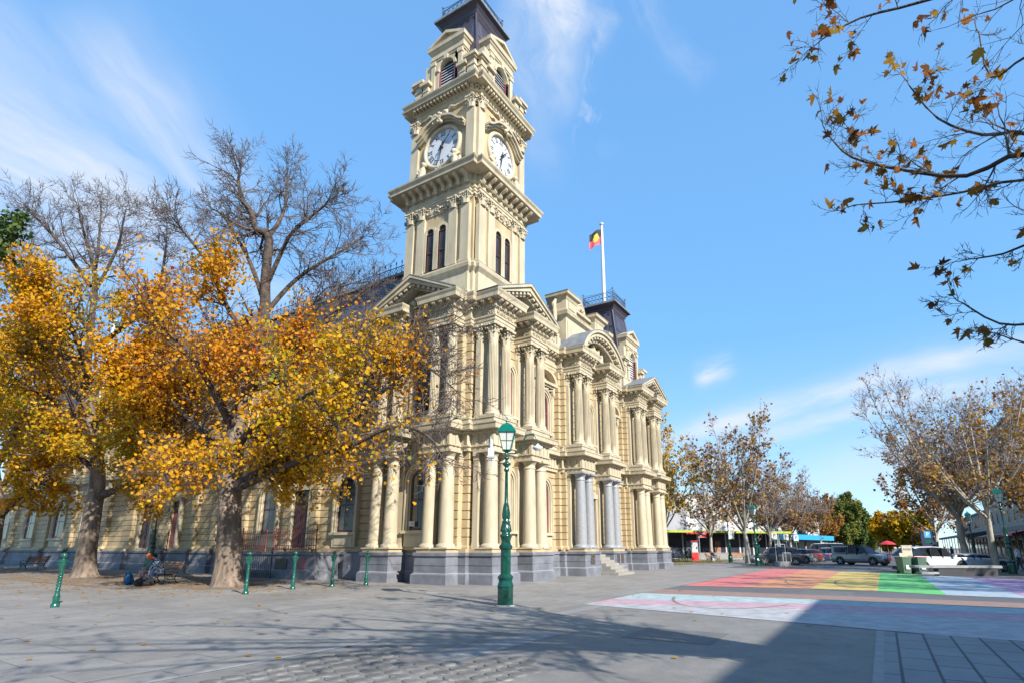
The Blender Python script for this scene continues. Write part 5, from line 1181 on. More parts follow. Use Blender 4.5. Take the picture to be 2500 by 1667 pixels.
round_tree(102, gz(1737, 72), 13.2, 4.4, 'plane tree with thin brown leaves behind the red sign post', 'leafbrown', .27, lambda p: .1, bt(0, 1), group=STG, trunk_r=.22)
round_tree(103, gz(1622, 66), 16, 4.5, 'half hidden yellow-leaved tree just beyond the hall end wall', 'leafgold', .26, lambda p: .25, bt(0, .5), group=STG, trunk_r=.21)
round_tree(104, gz(1882, 78), 12.8, 4.6, 'bare grey plane tree right of the tallest plane tree', 'leafbrown', .28, lambda p: .03 if p[2] > 6 else .12, bt(.1, 1), group=STG, trunk_r=.21, rmin=.02, nb=8, nl=10)
round_tree(105, gz(1930, 92), 13.6, 4.8, 'bare grey plane tree behind the row of parking signs', 'leafbrown', .3, lambda p: .02 if p[2] > 7 else .13, bt(.2, 1), group=STG, trunk_r=.21, rmin=.026, nb=8, nl=10)
round_tree(106, gz(1968, 108), 14.2, 5.0, 'bare grey plane tree above the white van', 'leafbrown', .32, lambda p: .015 if p[2] > 8 else .18, bt(.2, 1), group=STG, trunk_r=.21, rmin=.032, nb=8, nl=10)
round_tree(107, gz(2003, 125), 12.5, 5.4, 'brown and orange tree left of the dense green trees', 'leafbrown', .32, lambda p: .85, bt(.1, .9), group=STG, trunk_r=.21, rmin=.03)
round_tree(108, gz(2052, 140), 14.0, 6.2, 'dense olive green conical tree at the far end of the street', 'leafolive', .42, lambda p: 1, bt(.2, .9), bark='bark', twig='twigdark', trunk_r=.3, rmin=.03, fork=.1, per=6)
round_tree(109, gz(2080, 165), 15.0, 5.0, 'dark green tree at the street end, right of the olive one', 'leafgreen', .5, lambda p: 1, bt(.2, 1), bark='bark', twig='twigdark', trunk_r=.3, rmin=.03, fork=.1, per=5)
for i, (px, d, h, w, lab, lfm, lo, hi) in enumerate(((2112, 190, 9, 6, 'small green tree low in the gap at the street end', 'leafolive', .1, .8), (2150, 200, 12, 7.5, 'orange brown tree beyond the red umbrella', 'leafbrown', .25, .75), (2192, 150, 11, 6, 'bright yellow tree left of the right-hand plane trees', 'leafgold', .1, .5), (2232, 140, 11, 5.5, 'yellow green tree behind the white car', 'leafgold', 0, .4), (2130, 250, 13, 8, 'distant grey brown tree on the horizon', 'leafbrown', .5, 1))):
    round_tree(120 + i, gz(px, d), h, w, lab, lfm, .5, lambda p: 1, bt(lo, hi), trunk_r=.25, rmin=.03, fork=.12, per=4)
round_tree(111, gz(2352, 46), 15.0, 6.9, 'pale-trunked plane tree behind the white car, mostly bare above', 'leafbrown', .21, lambda p: .025 if p[2] > 8.5 else .17, bt(0.1, 1), group=STG, trunk_r=.25, lean=-.1, fork=.25, nl=14, nb=8, rmin=.018)
for k_, (bx_, by_) in enumerate(((6.5, -29), (12.5, -31))): round_tree(140 + k_, (bx_, by_, 0), 12.5, 5.0, ('plane tree across the street whose shade reaches the yellow stripe', 'plane tree across the street nearest the right edge of the view')[k_], 'leafbrown', .22, lambda p: .12, bt(0, .9), group=STG, trunk_r=.25, nl=8)
round_tree(112, gz(2424, 38.5), 12.5, 5.0, 'pale forked plane tree beside the right-hand lamp post', 'leafbrown', .20, lambda p: .06 if p[2] > 7 else .2, bt(0, .8), group=STG, trunk_r=.20, lean=-.3, fork=.27)
round_tree(113, gz(2290, 66), 14, 5.5, 'dark leafy plane tree farther along the right footpath', 'leafbrown', .28, lambda p: .22, bt(.2, 1), group=STG, trunk_r=.22)
round_tree(114, gz(2560, 42), 13, 5.2, 'plane tree cut by the right edge with orange leaves', 'leafbrown', .22, lambda p: .3, bt(0, .7), group=STG, trunk_r=.21)
# --- plane tree overhead at the right, reaching into the picture and shading the foreground
tp = Tree(77)
M['leafplane_s'] = M['leafplane']
B0 = Vector((CAM[0] + FWD[0] * 3.0 + RGT[0] * 9.0, CAM[1] + FWD[1] * 3.0 + RGT[1] * 9.0, 0))
PP_ = dict(n=[6, 5, 4, 3], kids=[6, 5, 4, 3], wob=.17, up=[.0, .02, .03, .03], ratio=.52, rmin=.0045, leaflev=0)
FK = B0 + Vector((0, 0, 4.2))
tp.limb([B0, B0 + Vector((.1, 0, 2.2)), FK], .34, .28, PP_, 0, .1, 1, .9); tp.segs = []; tp.tips = []
def ol(pts, r0, n, L, lev=3, tf=.12, r1=.012):
    P1 = pd(*pts[0]); j = lambda s_: Vector((tp.r.uniform(-s_, s_), tp.r.uniform(-s_, s_), tp.r.uniform(-s_, s_) + .15)); n += 5
    tp.limb([FK, FK.lerp(P1, .3) + j(.45), FK.lerp(P1, .65) + j(.4)] + [pd(x, y, d) for x, y, d in pts], r0 * .62, r1 * .8, PP_, n, L, lev, tf)
ol([(2750, 560, 5.2), (2520, 375, 6.2), (2360, 430, 6.8), (2200, 415, 7.2), (2080, 385, 7.4), (2030, 340, 7.5)], .10, 17, .85)
ol([(2760, 500, 5.4), (2520, 330, 6.6), (2400, 330, 7.2), (2290, 290, 7.8), (2220, 210, 8.0)], .09, 13, .85)
ol([(2700, 480, 5.6), (2500, 440, 6.2), (2350, 470, 6.8), (2220, 490, 7.2), (2100, 500, 7.4)], .05, 11, .6)
ol([(2600, -300, 5.4), (2400, -60, 6.2), (2250, 5, 6.6), (2100, 45, 6.8), (2010, 95, 7.0)], .08, 11, .75)
ol([(2750, 700, 5.0), (2560, 590, 6.2), (2450, 620, 6.6), (2380, 632, 6.8)], .05, 7, .5)
ol([(2780, 800, 5.0), (2560, 790, 6.2), (2440, 790, 6.6), (2350, 740, 6.9)], .05, 8, .6)
ol([(2780, 850, 5.0), (2570, 850, 6.0), (2480, 830, 6.2)], .04, 5, .5)
ol([(2700, 100, 5.6), (2520, 130, 6.6), (2420, 190, 7.2), (2390, 80, 7.4)], .06, 7, .7)
# limbs outside the frame above and left of the trunk: their shadows cross the foreground
for gx, gy, hh, r0, n, L in ((-2.5, 14.5, 8.5, .12, 17, 1.9), (-4.0, 12.0, 7.8, .11, 15, 1.8), (-6.0, 10.5, 8.2, .12, 16, 1.9), (-1.0, 11.0, 6.4, .10, 13, 1.5), (0.6, 13.0, 7.6, .11, 14, 1.6), (-3.6, 9.2, 6.6, .1, 13, 1.5), (-8.0, 10.0, 9.0, .1, 12, 1.8), (-7.5, 12.5, 9.2, .12, 15, 2.0), (-2.0, 16.5, 9.0, .12, 15, 2.0), (-5.0, 14.0, 8.5, .12, 15, 2.0), (-1.0, 9.0, 6.0, .1, 12, 1.4), (1.5, 11.0, 7.0, .12, 14, 1.6), (-9.5, 9.0, 9.5, .12, 14, 1.8), (-5.5, 8.2, 7.2, .11, 13, 1.5), (0.0, 15.5, 8.8, .13, 16, 1.9)):
    # the ground spot (view coordinates) that the limb tip shades, carried back towards the sun
    gp = Vector((CAM[0] + FWD[0] * gy + RGT[0] * gx, CAM[1] + FWD[1] * gy + RGT[1] * gx, 0)); tip = gp + SUN * (hh / SUN.z)
    mid = FK.lerp(tip, .5) + Vector((0, 0, .9)); tp.limb([FK, FK.lerp(mid, .5) + Vector((0, 0, .5)), mid, tip], r0 * 1.15, .02, PP_, int(n * .62), L, 3, .3)
# palmate leaf outline
PAL = []
for k, (a, r_) in enumerate(((-90, .1), (-60, .42), (-40, .30), (-15, .55), (5, .36), (28, .75), (50, .42), (72, .72), (90, 1.0), (108, .72), (130, .42), (152, .75), (175, .36), (195, .55), (220, .30), (240, .42))):
    PAL.append((math.cos(R(a)) * r_ * .75, math.sin(R(a)) * r_ * .75 + .1))
PAL = np.array(PAL)
def maskp(p):
    x, y = pxof(p); c = vnoise(p, 1.1, 2)
    if (Vector(p) - Vector(CAM)).dot(Vector((*FWD, 0))) < 5.0 or y < -200 or x < 1500: return .05
    return .075 if c > .55 else .015
def pt(P, g): return np.clip(g.uniform(0, 1, len(P)), 0, 1)
tp.finish('plane_tree', tuple(B0), 'overhanging plane tree branches with large curled brown leaves, upper right', 'tree', M['limb'], M['twigdark'], M['leafplane'], .175, maskp, pt, per=1, jit=.04, shape=PAL, S=4)
print('plane', tp.n, len(tp.segs))
# fallen leaves
g = np.random.default_rng(4); pts = []
for px, d, s, n in ((205, 31, 4, 900), (556, 24.5, 3.0, 420), (380, 27, 4, 1000), (0, 38, 6, 900), (60, 27, 5, 110), (300, 20, 5, 60), (700, 24, 3, 60)):
    c = gz(px, d); q = g.normal(0, s, (n, 2)); pts += [(c.x + a, c.y + b_, .02) for a, b_ in q if c.x + a < -.4]
for _ in range(70): pts.append((g.uniform(-16, 4), g.uniform(-14, 4), .02))
pts = [p for p in pts if not (p[1] < -7.2 and p[0] < -12)]
P = np.array(pts); n = len(P); K = 6; an = g.uniform(0, 6.28, n); s = g.uniform(.07, .13, n); V = np.zeros((n, K, 3)); tl = g.normal(0, .25, (n, 2))
for k, (x, y) in enumerate(LEAF6):
    y = y - .5; V[:, k, 0] = P[:, 0] + (x * np.cos(an) - y * np.sin(an)) * s; V[:, k, 1] = P[:, 1] + (x * np.sin(an) + y * np.cos(an)) * s; V[:, k, 2] = P[:, 2] + abs(x * tl[:, 0] + y * tl[:, 1]) * s
tag(np_mesh('fallen_leaves', V.reshape(-1, 3), K, M['leafgold'], None, g.uniform(.1, .9, n)), kind='stuff')
pts = []
for px, d, s, n in ((1770, 68, 9, 2600), (1900, 52, 4, 260), (1960, 60, 5, 260), (2300, 38, 4, 120)):
    c = gz(px, d); q = g.normal(0, s, (n, 2)); pts += [(c.x + a, c.y + b_, .03) for a, b_ in q if c.x + a > 28 and (px > 1800 or c.y + b_ > 1.0)]
P = np.array(pts); n = len(P); an = g.uniform(0, 6.28, n); s = g.uniform(.12, .22, n); V = np.zeros((n, K, 3))
for k, (x, y) in enumerate(LEAF6):
    y = y - .5; V[:, k, 0] = P[:, 0] + (x * np.cos(an) - y * np.sin(an)) * s; V[:, k, 1] = P[:, 1] + (x * np.sin(an) + y * np.cos(an)) * s; V[:, k, 2] = P[:, 2] + abs(x) * s * .3
tag(np_mesh('fallen_leaves', V.reshape(-1, 3), K, M['leafbrown'], None, g.uniform(.1, .7, n)), kind='stuff')
# ---------------------------------------------------------------- street lamps
def lamp_tree(extra=False):
    root = empty('street_lamp')
    b = MB(); S8 = 8
    b.lathe([(.235, 0), (.235, .50), (.25, .53), (.20, .68), (.21, .72), (.235, .76), (.235, .80), (.17, .86)], n=8, sm=False, rot=R(22.5))
    b.lathe([(.155, .84), (.155, 1.55), (.20, 1.58), (.21, 1.64), (.16, 1.70)], n=8, sm=False, rot=R(22.5))
    b.build('lamp_base', M['green'], root)
    p = MB()
    p.lathe([(.15, 1.68), (.13, 1.78), (.155, 1.88), (.18, 1.93), (.17, 1.97), (.12, 2.0), (.145, 2.08), (.15, 2.14), (.125, 2.22), (.10, 2.27), (.125, 2.31), (.125, 2.35), (.085, 2.38), (.105, 2.46), (.105, 2.55), (.075, 2.75), (.06, 2.84), (.07, 2.86), (.055, 2.9), (.042, 3.8), (.075, 3.84), (.08, 3.88), (.05, 3.92), (.06, 3.96), (.12, 4.02), (.12, 4.07), (.05, 4.11), (.045, 4.18), (.075, 4.2), (.075, 4.24), (.045, 4.27), (.03, 4.42)], n=16)
    for k in range(8):
        a = k * math.pi / 4; p.tube([(.155 * math.cos(a), .155 * math.sin(a), 2.06), (.11 * math.cos(a), .11 * math.sin(a), 2.28)], .018, 5); p.tube([(.10 * math.cos(a), .10 * math.sin(a), 2.42), (.108 * math.cos(a), .108 * math.sin(a), 2.56), (.065 * math.cos(a), .065 * math.sin(a), 2.84)], .013, 5)
    p.build('lamp_pole', M['green'], root)
    h = MB()
    def sq(h_, z): return [(h_ * x, h_ * y, z) for x, y in ((-1, -1), (1, -1), (1, 1), (-1, 1))]
    zb, zt, hb, ht = 4.46, 5.0, .12, .245
    for k in range(4):
        A, B_ = sq(hb, zb), sq(ht, zt); h.tube([A[k], B_[k]], .014, 5); h.tube([A[k], A[(k + 1) % 4]], .014, 5)
        m0 = (Vector(A[k]) + Vector(A[(k + 1) % 4])) / 2; m1 = (Vector(B_[k]) + Vector(B_[(k + 1) % 4])) / 2; h.tube([m0, m1], .008, 4)
        t0 = Vector(A[k]).lerp(Vector(B_[k]), .5); t1 = Vector(A[(k + 1) % 4]).lerp(Vector(B_[(k + 1) % 4]), .5); h.tube([t0, t1], .008, 4)
    h.lathe([(.02, 4.38), (.1, 4.42), (.13, 4.46)], n=8)
    def fr(z0, h0, z1, h1):
        A, B_ = sq(h0, z0), sq(h1, z1)
        for k in range(4): h.add([A[k], A[(k + 1) % 4], B_[(k + 1) % 4], B_[k]], [(0, 1, 2, 3)])
    fr(4.99, .28, 5.02, .28); fr(5.02, .28, 5.22, .15); fr(5.22, .15, 5.30, .04); fr(4.99, .24, 4.99, .28)
    h.lathe([(.05, 5.28), (.03, 5.33), (.045, 5.37), (.015, 5.42), (.001, 5.53)], n=8)
    hd = h.build('lantern', M['lampgreen'], root)
    g = MB(); A, B_ = sq(hb - .008, zb), sq(ht - .01, zt)
    for k in range(4): g.add([A[k], A[(k + 1) % 4], B_[(k + 1) % 4], B_[k]], [(0, 1, 2, 3)])
    g.build('lantern_glass', M['lampglass'], hd)
    return root
LG = 'green heritage street lamps'
lp = lamp_tree(); p = gz(1235, 16.55)
def place(o, p, rz=0, label=None, cat=None, group=None, sc=None):
    o.location = p; o.rotation_euler = (0, 0, rz)
    if sc: o.scale = (sc, sc, sc)
    return tag(o, label, cat, group)
lamps = [(gz(1846, 50.5), 'green street lamp just left of the charcoal parked car, by the painted crossing', 1.0), (gz(1781, 64), 'green street lamp with a white banner on its pole, between two plane trees', 1.0),
         (gz(2462, 36), 'dark green street lamp in front of the shop verandah', .99), (gz(2377, 60), 'green street lamp behind the forked plane tree, beside the red shop awning', 1.0), (gz(372, 38.5), 'green street lamp rising behind the seated couple, against the side wall', 1.0), (gz(1853, 90), 'distant green street lamp behind the charcoal car', 1.0)]
for q, lab, s in lamps:
    o = dup(lp, q, math.atan2(FWD[1], FWD[0]) + R(45), lab, LG); o['category'] = 'street lamp'
# crook arm and the equipment box on the near lamp
b = MB(); A = [Vector((0, 0, 4.36)), Vector((.25, 0, 4.36)), Vector((.40, 0, 4.42)), Vector((.47, 0, 4.58)), Vector((.52, 0, 4.8)), Vector((.60, 0, 4.92)), Vector((.74, 0, 4.96)), Vector((.88, 0, 4.88)), Vector((.93, 0, 4.72)), Vector((.935, 0, 4.62))]
b.tube(A, .022, 8); b.tube([(-.4, 0, 4.36), (0, 0, 4.36)], .018, 6); b.build('lamp_arm', M['green'], lp)
b = MB(); b.lathe([(.03, 4.66), (.05, 4.62), (.15, 4.56), (.16, 4.52), (.12, 4.49), (.11, 4.47)], (.935, 0, 0), 18); b.build('arm_light', M['white'], lp)
b = MB(); b.box(-.56, -.38, -.09, .09, 4.22, 4.52); b.lathe([(.045, 0), (.045, .32), (.0, .34)], (-.47, 0, 4.5), 8); b.box(-.59, -.37, -.11, .11, 4.25, 4.28); b.build('equipment_box', M['plasticgrey'], lp)
b = MB(); b.tube([(-.5, .02, 4.2), (-.5, .02, 4.9)], .012, 6, 0); b.tube([(-.54, -.02, 3.9), (-.54, -.02, 4.25)], .012, 6); b.tube([(-.46, .03, 3.95), (-.46, .03, 4.25)], .012, 6)
b.tube([(-.4, 0, 4.25), (-.33, 0, 4.05), (-.22, 0, 4.02)], .006, 5); b.tube([(-.42, 0, 4.25), (-.36, 0, 4.1), (-.3, 0, 4.0)], .006, 5); b.build('antenna', M['steel'], lp)
b = MB(); b.lathe([(.0, 0), (.30, 0.0), (.29, .03), (0, .035)], n=16); b.build('base_ring', M['concrete'], lp)
place(lp, p, math.atan2(RGT[1], RGT[0]), 'tall green street lamp with crook arm and grey antenna box, standing in the plaza', 'street lamp', LG)
b = MB(); q = gz(1781, 63.6); b.tube([(0, 0, 2.5), (0, 0, 3.6)], .02, 5); b.box(.02, .62, -.02, .02, 2.55, 3.55); tag(b.build('banner_sign', M['white'], None, q), 'white banner hanging on the green lamp pole left of the tallest plane tree', 'banner')
bpy.data.objects['banner_sign'].rotation_euler = (0, 0, math.atan2(RGT[1], RGT[0]))
# ---------------------------------------------------------------- bollards
b0 = empty('bollard')
b = MB(); b.lathe([(.105, 0), (.105, .09), (.075, .12)], n=16)
b.lathe([(.07, .12), (.075, .2), (.085, .26), (.068, .34), (.05, .40), (.06, .42), (.06, .45), (.044, .48), (.043, .98), (.06, 1.01), (.05, 1.04)], n=16)
for s in range(3):
    a0_ = s * 2.094; b.tube([(.045 * math.cos(a0_ + t * .55), .045 * math.sin(a0_ + t * .55), .48 + t * .0205) for t in range(25)], .017, 5)
b.build('bollard_post', M['paleg'], b0)
b = MB(); b.lathe([(.05, 1.03), (.075, 1.05), (.098, 1.14), (.105, 1.19), (.128, 1.21), (.128, 1.25), (.075, 1.27), (.035, 1.29), (.04, 1.32)], n=8, sm=False); b.sphere((0, 0, 1.385), .08, 12); b.build('bollard_head', M['paleg'], b0)
bl = [(133, 1482, 'leftmost bollard, closest to the camera, in front of the slatted bench'), (599, 1450, 'green bollard just right of the big tree trunk'), (714, 1438, 'green bollard in front of the raised stair landing'), (810, 1432, 'green bollard in front of the grey meter cupboard'), (893, 1428, 'rightmost green bollard, beside the first column pier')]
def gp(px, py):
    X = (px - CX0) / F0; U = -(py - CY0) / F0; f = math.cos(PIT) - U * math.sin(PIT); z = math.sin(PIT) + U * math.cos(PIT); return pd(px, py, -CAM[2] * f / z)
for i, (x, y, lab) in enumerate(bl):
    q = gp(x, y); q.z = .005
    o = place(b0, q, .3 * i, 'green spiral ' + lab if 'bollard' in lab and 'green' not in lab else lab, 'bollard', 'green spiral bollards') if i == 0 else dup(b0, q, .3 * i, lab)
# ---------------------------------------------------------------- benches
def bench():
    r = empty('park_bench')
    for i in range(6): 
        b = MB(); b.box(-.9, .9, -.02 - i * .085, .045 - i * .085, .44 - i * .008 + .0, .465 - i * .008); b.build('seat_slat', M['wood'], r)
    for i in range(5):
        t = i / 4; m = Matrix.Translation((0, -.50 - .20 * t, .56 + .36 * t)) @ Matrix.Rotation(R(28), 4, 'X'); b = MB(); b.box(-.9, .9, -.012, .012, -.032, .032, 0, m); b.build('back_slat', M['wood'], r)
    for sx in (-.72, .72):
        b = MB(); x = sx
        for pts, rr in (([(x, .06, .43), (x, .0, .25), (x, .08, .1), (x, .14, .0)], .03), ([(x, -.48, .44), (x, -.42, .2), (x, -.5, .08), (x, -.58, 0)], .03), ([(x, .05, .42), (x, -.25, .40), (x, -.48, .43), (x, -.6, .72), (x, -.74, .98)], .028), ([(x, .05, .44), (x, .10, .55), (x, .04, .64), (x, -.15, .66), (x, -.4, .64), (x, -.58, .68)], .026),
                        ([(x, -.0, .25), (x, -.2, .18), (x, -.42, .22)], .02), ([(x, -.12, .40), (x, -.2, .3), (x, -.12, .22), (x, -.06, .3), (x, -.12, .36)], .018), ([(x, -.3, .40), (x, -.26, .3), (x, -.34, .24), (x, -.4, .32)], .018)): b.tube(pts, rr, 6)
        b.build('bench_leg', M['green'], r)
    return r
bn = bench(); q = gz(82, 44.0)
place(bn, (q.x, q.y, .008), R(25), 'empty timber slatted bench with green cast iron ends, far left', 'bench', 'timber park benches')
q = gz(393, 26.6)
def faceang(fx, fy): return math.atan2(fy, fx) - math.pi / 2
AN = faceang(*(Vector((-RGT[0], -RGT[1])) * .5 + Vector((-FWD[0], -FWD[1])) * .87))
bn2 = dup(bn, (q.x, q.y, .008), AN, 'timber slatted bench that the couple sits on, left of the big tree', 'timber park benches')
# ---------------------------------------------------------------- people
def person(name, J, loc, rz, label, top, legs, hair, shoes, sc=1.0, longhair=False, group=None, voxel=.022, hat=None, topseg=None, bare=False):
    r = empty(name, loc, rz, label, 'person', group, sc=sc)
    V = {k: Vector(v) for k, v in J.items()}
    def caps(l): return [(V[a] if isinstance(a, str) else a, V[b_] if isinstance(b_, str) else b_, ra, rb) for a, b_, ra, rb in l]
    hd = V['head']; nk = V['neck']; fwd = V.get('face', Vector((0, 1, 0))).normalized(); up = (hd - nk).normalized()
    body = caps([('hip', 'chest', .13, .15), ('chest', 'neck', .12, .055), ('neck', 'head', .05, .07)])
    body += [(hd + up * .03, hd - up * .05 + fwd * .02, .088, .07), (hd + fwd * .09 - up * .015, hd + fwd * .095 - up * .03, .016, .018), (hd + fwd * .055 - up * .09, hd + fwd * .05 - up * .09, .035, .035)]
    for s in ('l', 'r'):
        body += caps([('sh' + s, 'el' + s, .045, .037), ('el' + s, 'wr' + s, .036, .024), ('hip' + s, 'kn' + s, .085, .058), ('kn' + s, 'an' + s, .055, .036), ('an' + s, 'to' + s, .035, .03), ('chest', 'sh' + s, .08, .055)])
        w, e = V['wr' + s], V['el' + s]; d = (w - e).normalized(); sd = d.cross(Vector((0, 0, 1))).normalized() if abs(d.z) < .95 else Vector((1, 0, 0))
        body += [(w, w + d * .07, .027, .03)]
        for i in range(4): o = sd * (i - 1.5) * .018; body += [(w + d * .08 + o, w + d * (.125 + .01 * (1.5 - abs(i - 1.5))) + o - Vector((0, 0, .008)), .0095, .008), (w + d * .13 + o, w + d * (.15) + o - Vector((0, 0, .03)), .008, .007)]
        body += [(w + d * .03 + sd * .03, w + d * .08 + sd * .05, .011, .009)]
    fused('body', body, M['skin'], r, voxel * .62)
    cl = caps([('hip', 'chest', .155, .175), ('chest', 'neck', .15, .075)])
    for s in ('l', 'r'): cl += caps([('chest', 'sh' + s, .11, .075), ('sh' + s, 'el' + s, .068, .056)]) + [(V['el' + s], V['el' + s].lerp(V['wr' + s], .85), .055, .042)]
    fused('top', cl, top, r, voxel)
    if legs is not None:
        tl = caps([('hip', 'hip', .15, .15)])
        for s in ('l', 'r'): tl += caps([('hip', 'hip' + s, .14, .11), ('hip' + s, 'kn' + s, .105, .078)]) + ([] if bare else [(V['kn' + s], V['kn' + s].lerp(V['an' + s], .92), .076, .056)])
        fused('trousers' if not bare else 'shorts', tl, legs, r, voxel)
    fused('shoes', sum([caps([('an' + s, 'to' + s, .05, .045)]) + [(V['an' + s], V['an' + s].lerp(V['kn' + s], .12 if not bare else .3), .05, .045)] for s in ('l', 'r')], []), shoes, r, voxel * .8)
    hb = [(hd + up * .045 - fwd * .02, hd - up * .0 - fwd * .04, .103, .09)]
    if longhair: hb += [(hd - fwd * .05 - up * .02, hd - fwd * .07 - up * .16, .09, .075), (hd - up * .02 + up.cross(fwd) * .06, hd - up * .13 + up.cross(fwd) * .065, .05, .045), (hd - up * .02 - up.cross(fwd) * .06, hd - up * .13 - up.cross(fwd) * .065, .05, .045)]
    fused('hair', hb, hair, r, voxel * .8)
    if hat is not None: b = MB(); b.lathe([(.1, .08), (.105, .13), (.07, .19), (.0, .2)], tuple(hd), 12); b.build('cap', hat, r)
    return r
M['plaid'] = None
def plaid():
    m, nt_, bs = nodes('plaid_shirt'); tc = nt_.nodes.new('ShaderNodeTexCoord')
    ck = nt_.nodes.new('ShaderNodeTexChecker'); ck.inputs['Scale'].default_value = 16; nt_.links.new(tc.outputs['Object'], ck.inputs['Vector'])
    ck.inputs['Color1'].default_value = (.62, .64, .68, 1); ck.inputs['Color2'].default_value = (.03, .03, .04, 1); nt_.links.new(ck.outputs[0], bs.inputs['Base Color']); bs.inputs['Roughness'].default_value = .85; return m
M['plaid'] = plaid()
cloth = lambda n, c: mat(n, c, .85, .12, 9)
def seated(lean=.18, turn=0, spread=.09, hz=.50, hands=((-.1, .38, .66), (.1, .38, .66)), headf=None, head=None, foot=.42):
    J = dict(hip=(0, 0, hz), chest=(0, lean * .75, hz + .36), neck=(0, lean * 1.15, hz + .56), head=(0, lean * 1.45 + .02, hz + .70), face=(0, 1, -.35))
    if head: J['head'] = head
    for s, sg in (('l', -1), ('r', 1)):
        J['sh' + s] = (sg * .17, lean + .0, hz + .48); J['el' + s] = (sg * .22, lean + .12, hz + .20); J['wr' + s] = hands[0 if sg < 0 else 1]
        J['hip' + s] = (sg * .09, .02, hz + .0); J['kn' + s] = (sg * (spread), .45, hz + .03); J['an' + s] = (sg * spread, foot, .09); J['to' + s] = (sg * (spread + .02), foot + .15, .045)
    return J
def standing(stride=.12, arm=.0):
    J = dict(hip=(0, 0, .93), chest=(0, .02, 1.28), neck=(0, .02, 1.48), head=(0, .05, 1.62), face=(0, 1, -.1))
    for s, sg in (('l', -1), ('r', 1)):
        J['sh' + s] = (sg * .19, .01, 1.41); J['el' + s] = (sg * .24, .02 + sg * stride * .3, 1.14); J['wr' + s] = (sg * .23, .15 + sg * stride * .4, .93 + arm)
        J['hip' + s] = (sg * .09, 0, .9); J['kn' + s] = (sg * .1, .04 + sg * stride * .5, .5); J['an' + s] = (sg * .1, sg * stride, .08); J['to' + s] = (sg * .12, sg * stride + .16, .04)
    return J
bv = Vector((math.cos(AN), math.sin(AN), 0)); bc = Vector(bn2.location); fv = Vector((-math.sin(AN), math.cos(AN), 0))
# local +x of the bench runs along AN: which end is left in the picture
side = 1 if (bv.x * RGT[0] + bv.y * RGT[1]) < 0 else -1
pA = bc + bv * side * .70 - fv * .1; pB = bc + bv * side * -.12 - fv * .12
person('person', seated(.16, hands=((-.05, .36, .70), (.08, .38, .68))), (pA.x, pA.y, .0), AN + R(8), 'person with bright red hair and green jacket, seated on the bench looking at a phone', cloth('green_jacket', (.09, .16, .11)), cloth('pink_tights', (.55, .28, .25)), cloth('red_hair', (.55, .12, .02)), cloth('grey_boot', (.35, .34, .33)), longhair=True)
person('person', seated(.25, hands=((-.15, .44, .62), (.12, .44, .62)), spread=.12), (pB.x, pB.y, 0), AN - R(6), 'person in a black and white checked shirt and jeans leaning forward on the bench', M['plaid'], cloth('blue_jeans', (.20, .24, .34)), cloth('black_hair', (.012, .01, .01)), cloth('black_shoe', (.03, .03, .03)), longhair=False)
# bags
def bag(name, c, rz, m, m2, label, s=1.0, lie=0.0):
    r = empty(name, c, rz, label, 'backpack')
    bl_ = [((0, 0, .14), (0, 0, .36), .15, .12), ((-.08, 0, .14), (-.07, 0, .3), .12, .10), ((.08, 0, .14), (.07, 0, .3), .12, .10), ((0, .11, .12), (0, .1, .22), .09, .07)]
    if lie: bl_ = [((-.28, 0, .15), (.25, 0, .16), .15, .17), ((-.1, .1, .13), (.2, .08, .13), .13, .12), ((0, 0, .28), (.12, 0, .32), .1, .09)]
    o = fused('bag_body', [(Vector(a) * s, Vector(b_) * s, ra * s, rb * s) for a, b_, ra, rb in bl_], m, r, .02)
    b = MB()
    if lie: b.tube([(-.2 * s, -.1 * s, .3 * s), (0, -.15 * s, .33 * s), (.2 * s, -.1 * s, .31 * s)], .014 * s, 6)
    else:
        for sx in (-.07, .07): b.tube([(sx * s, -.10 * s, .43 * s), (sx * s * 1.2, -.155 * s, .3 * s), (sx * s, -.14 * s, .12 * s)], .014 * s, 6)
        b.tube([(-.04 * s, -.03 * s, .46 * s), (0, -.03 * s, .51 * s), (.04 * s, -.03 * s, .46 * s)], .01 * s, 6); b.build('strap', m2, r); return r
q = gp(312, 1427); bag('backpack', (q.x, q.y, .008), AN + 2.6, cloth('blue_nylon', (.01, .10, .22)), cloth('navy_strap', (.02, .03, .06)), 'blue backpack on the ground at the far left of the seated couple', 1.15)
q = gp(352, 1430); bag('backpack', (q.x, q.y, .008), AN + 1.5, cloth('black_nylon', (.008, .008, .009)), cloth('black_strap', (.01, .01, .01)), "big black bag slumped at the seated couple's feet", 1.0, 1)
# far people
def fp(J, px, d, rz, label, top, legs, hair, shoes, sc=1.0, **k): q = gz(px, d); return person('person', J, (q.x, q.y, .01), rz, label, top, legs, hair, shoes, sc, voxel=.04, **k)
TW = math.atan2(FWD[1], FWD[0]) - math.pi / 2
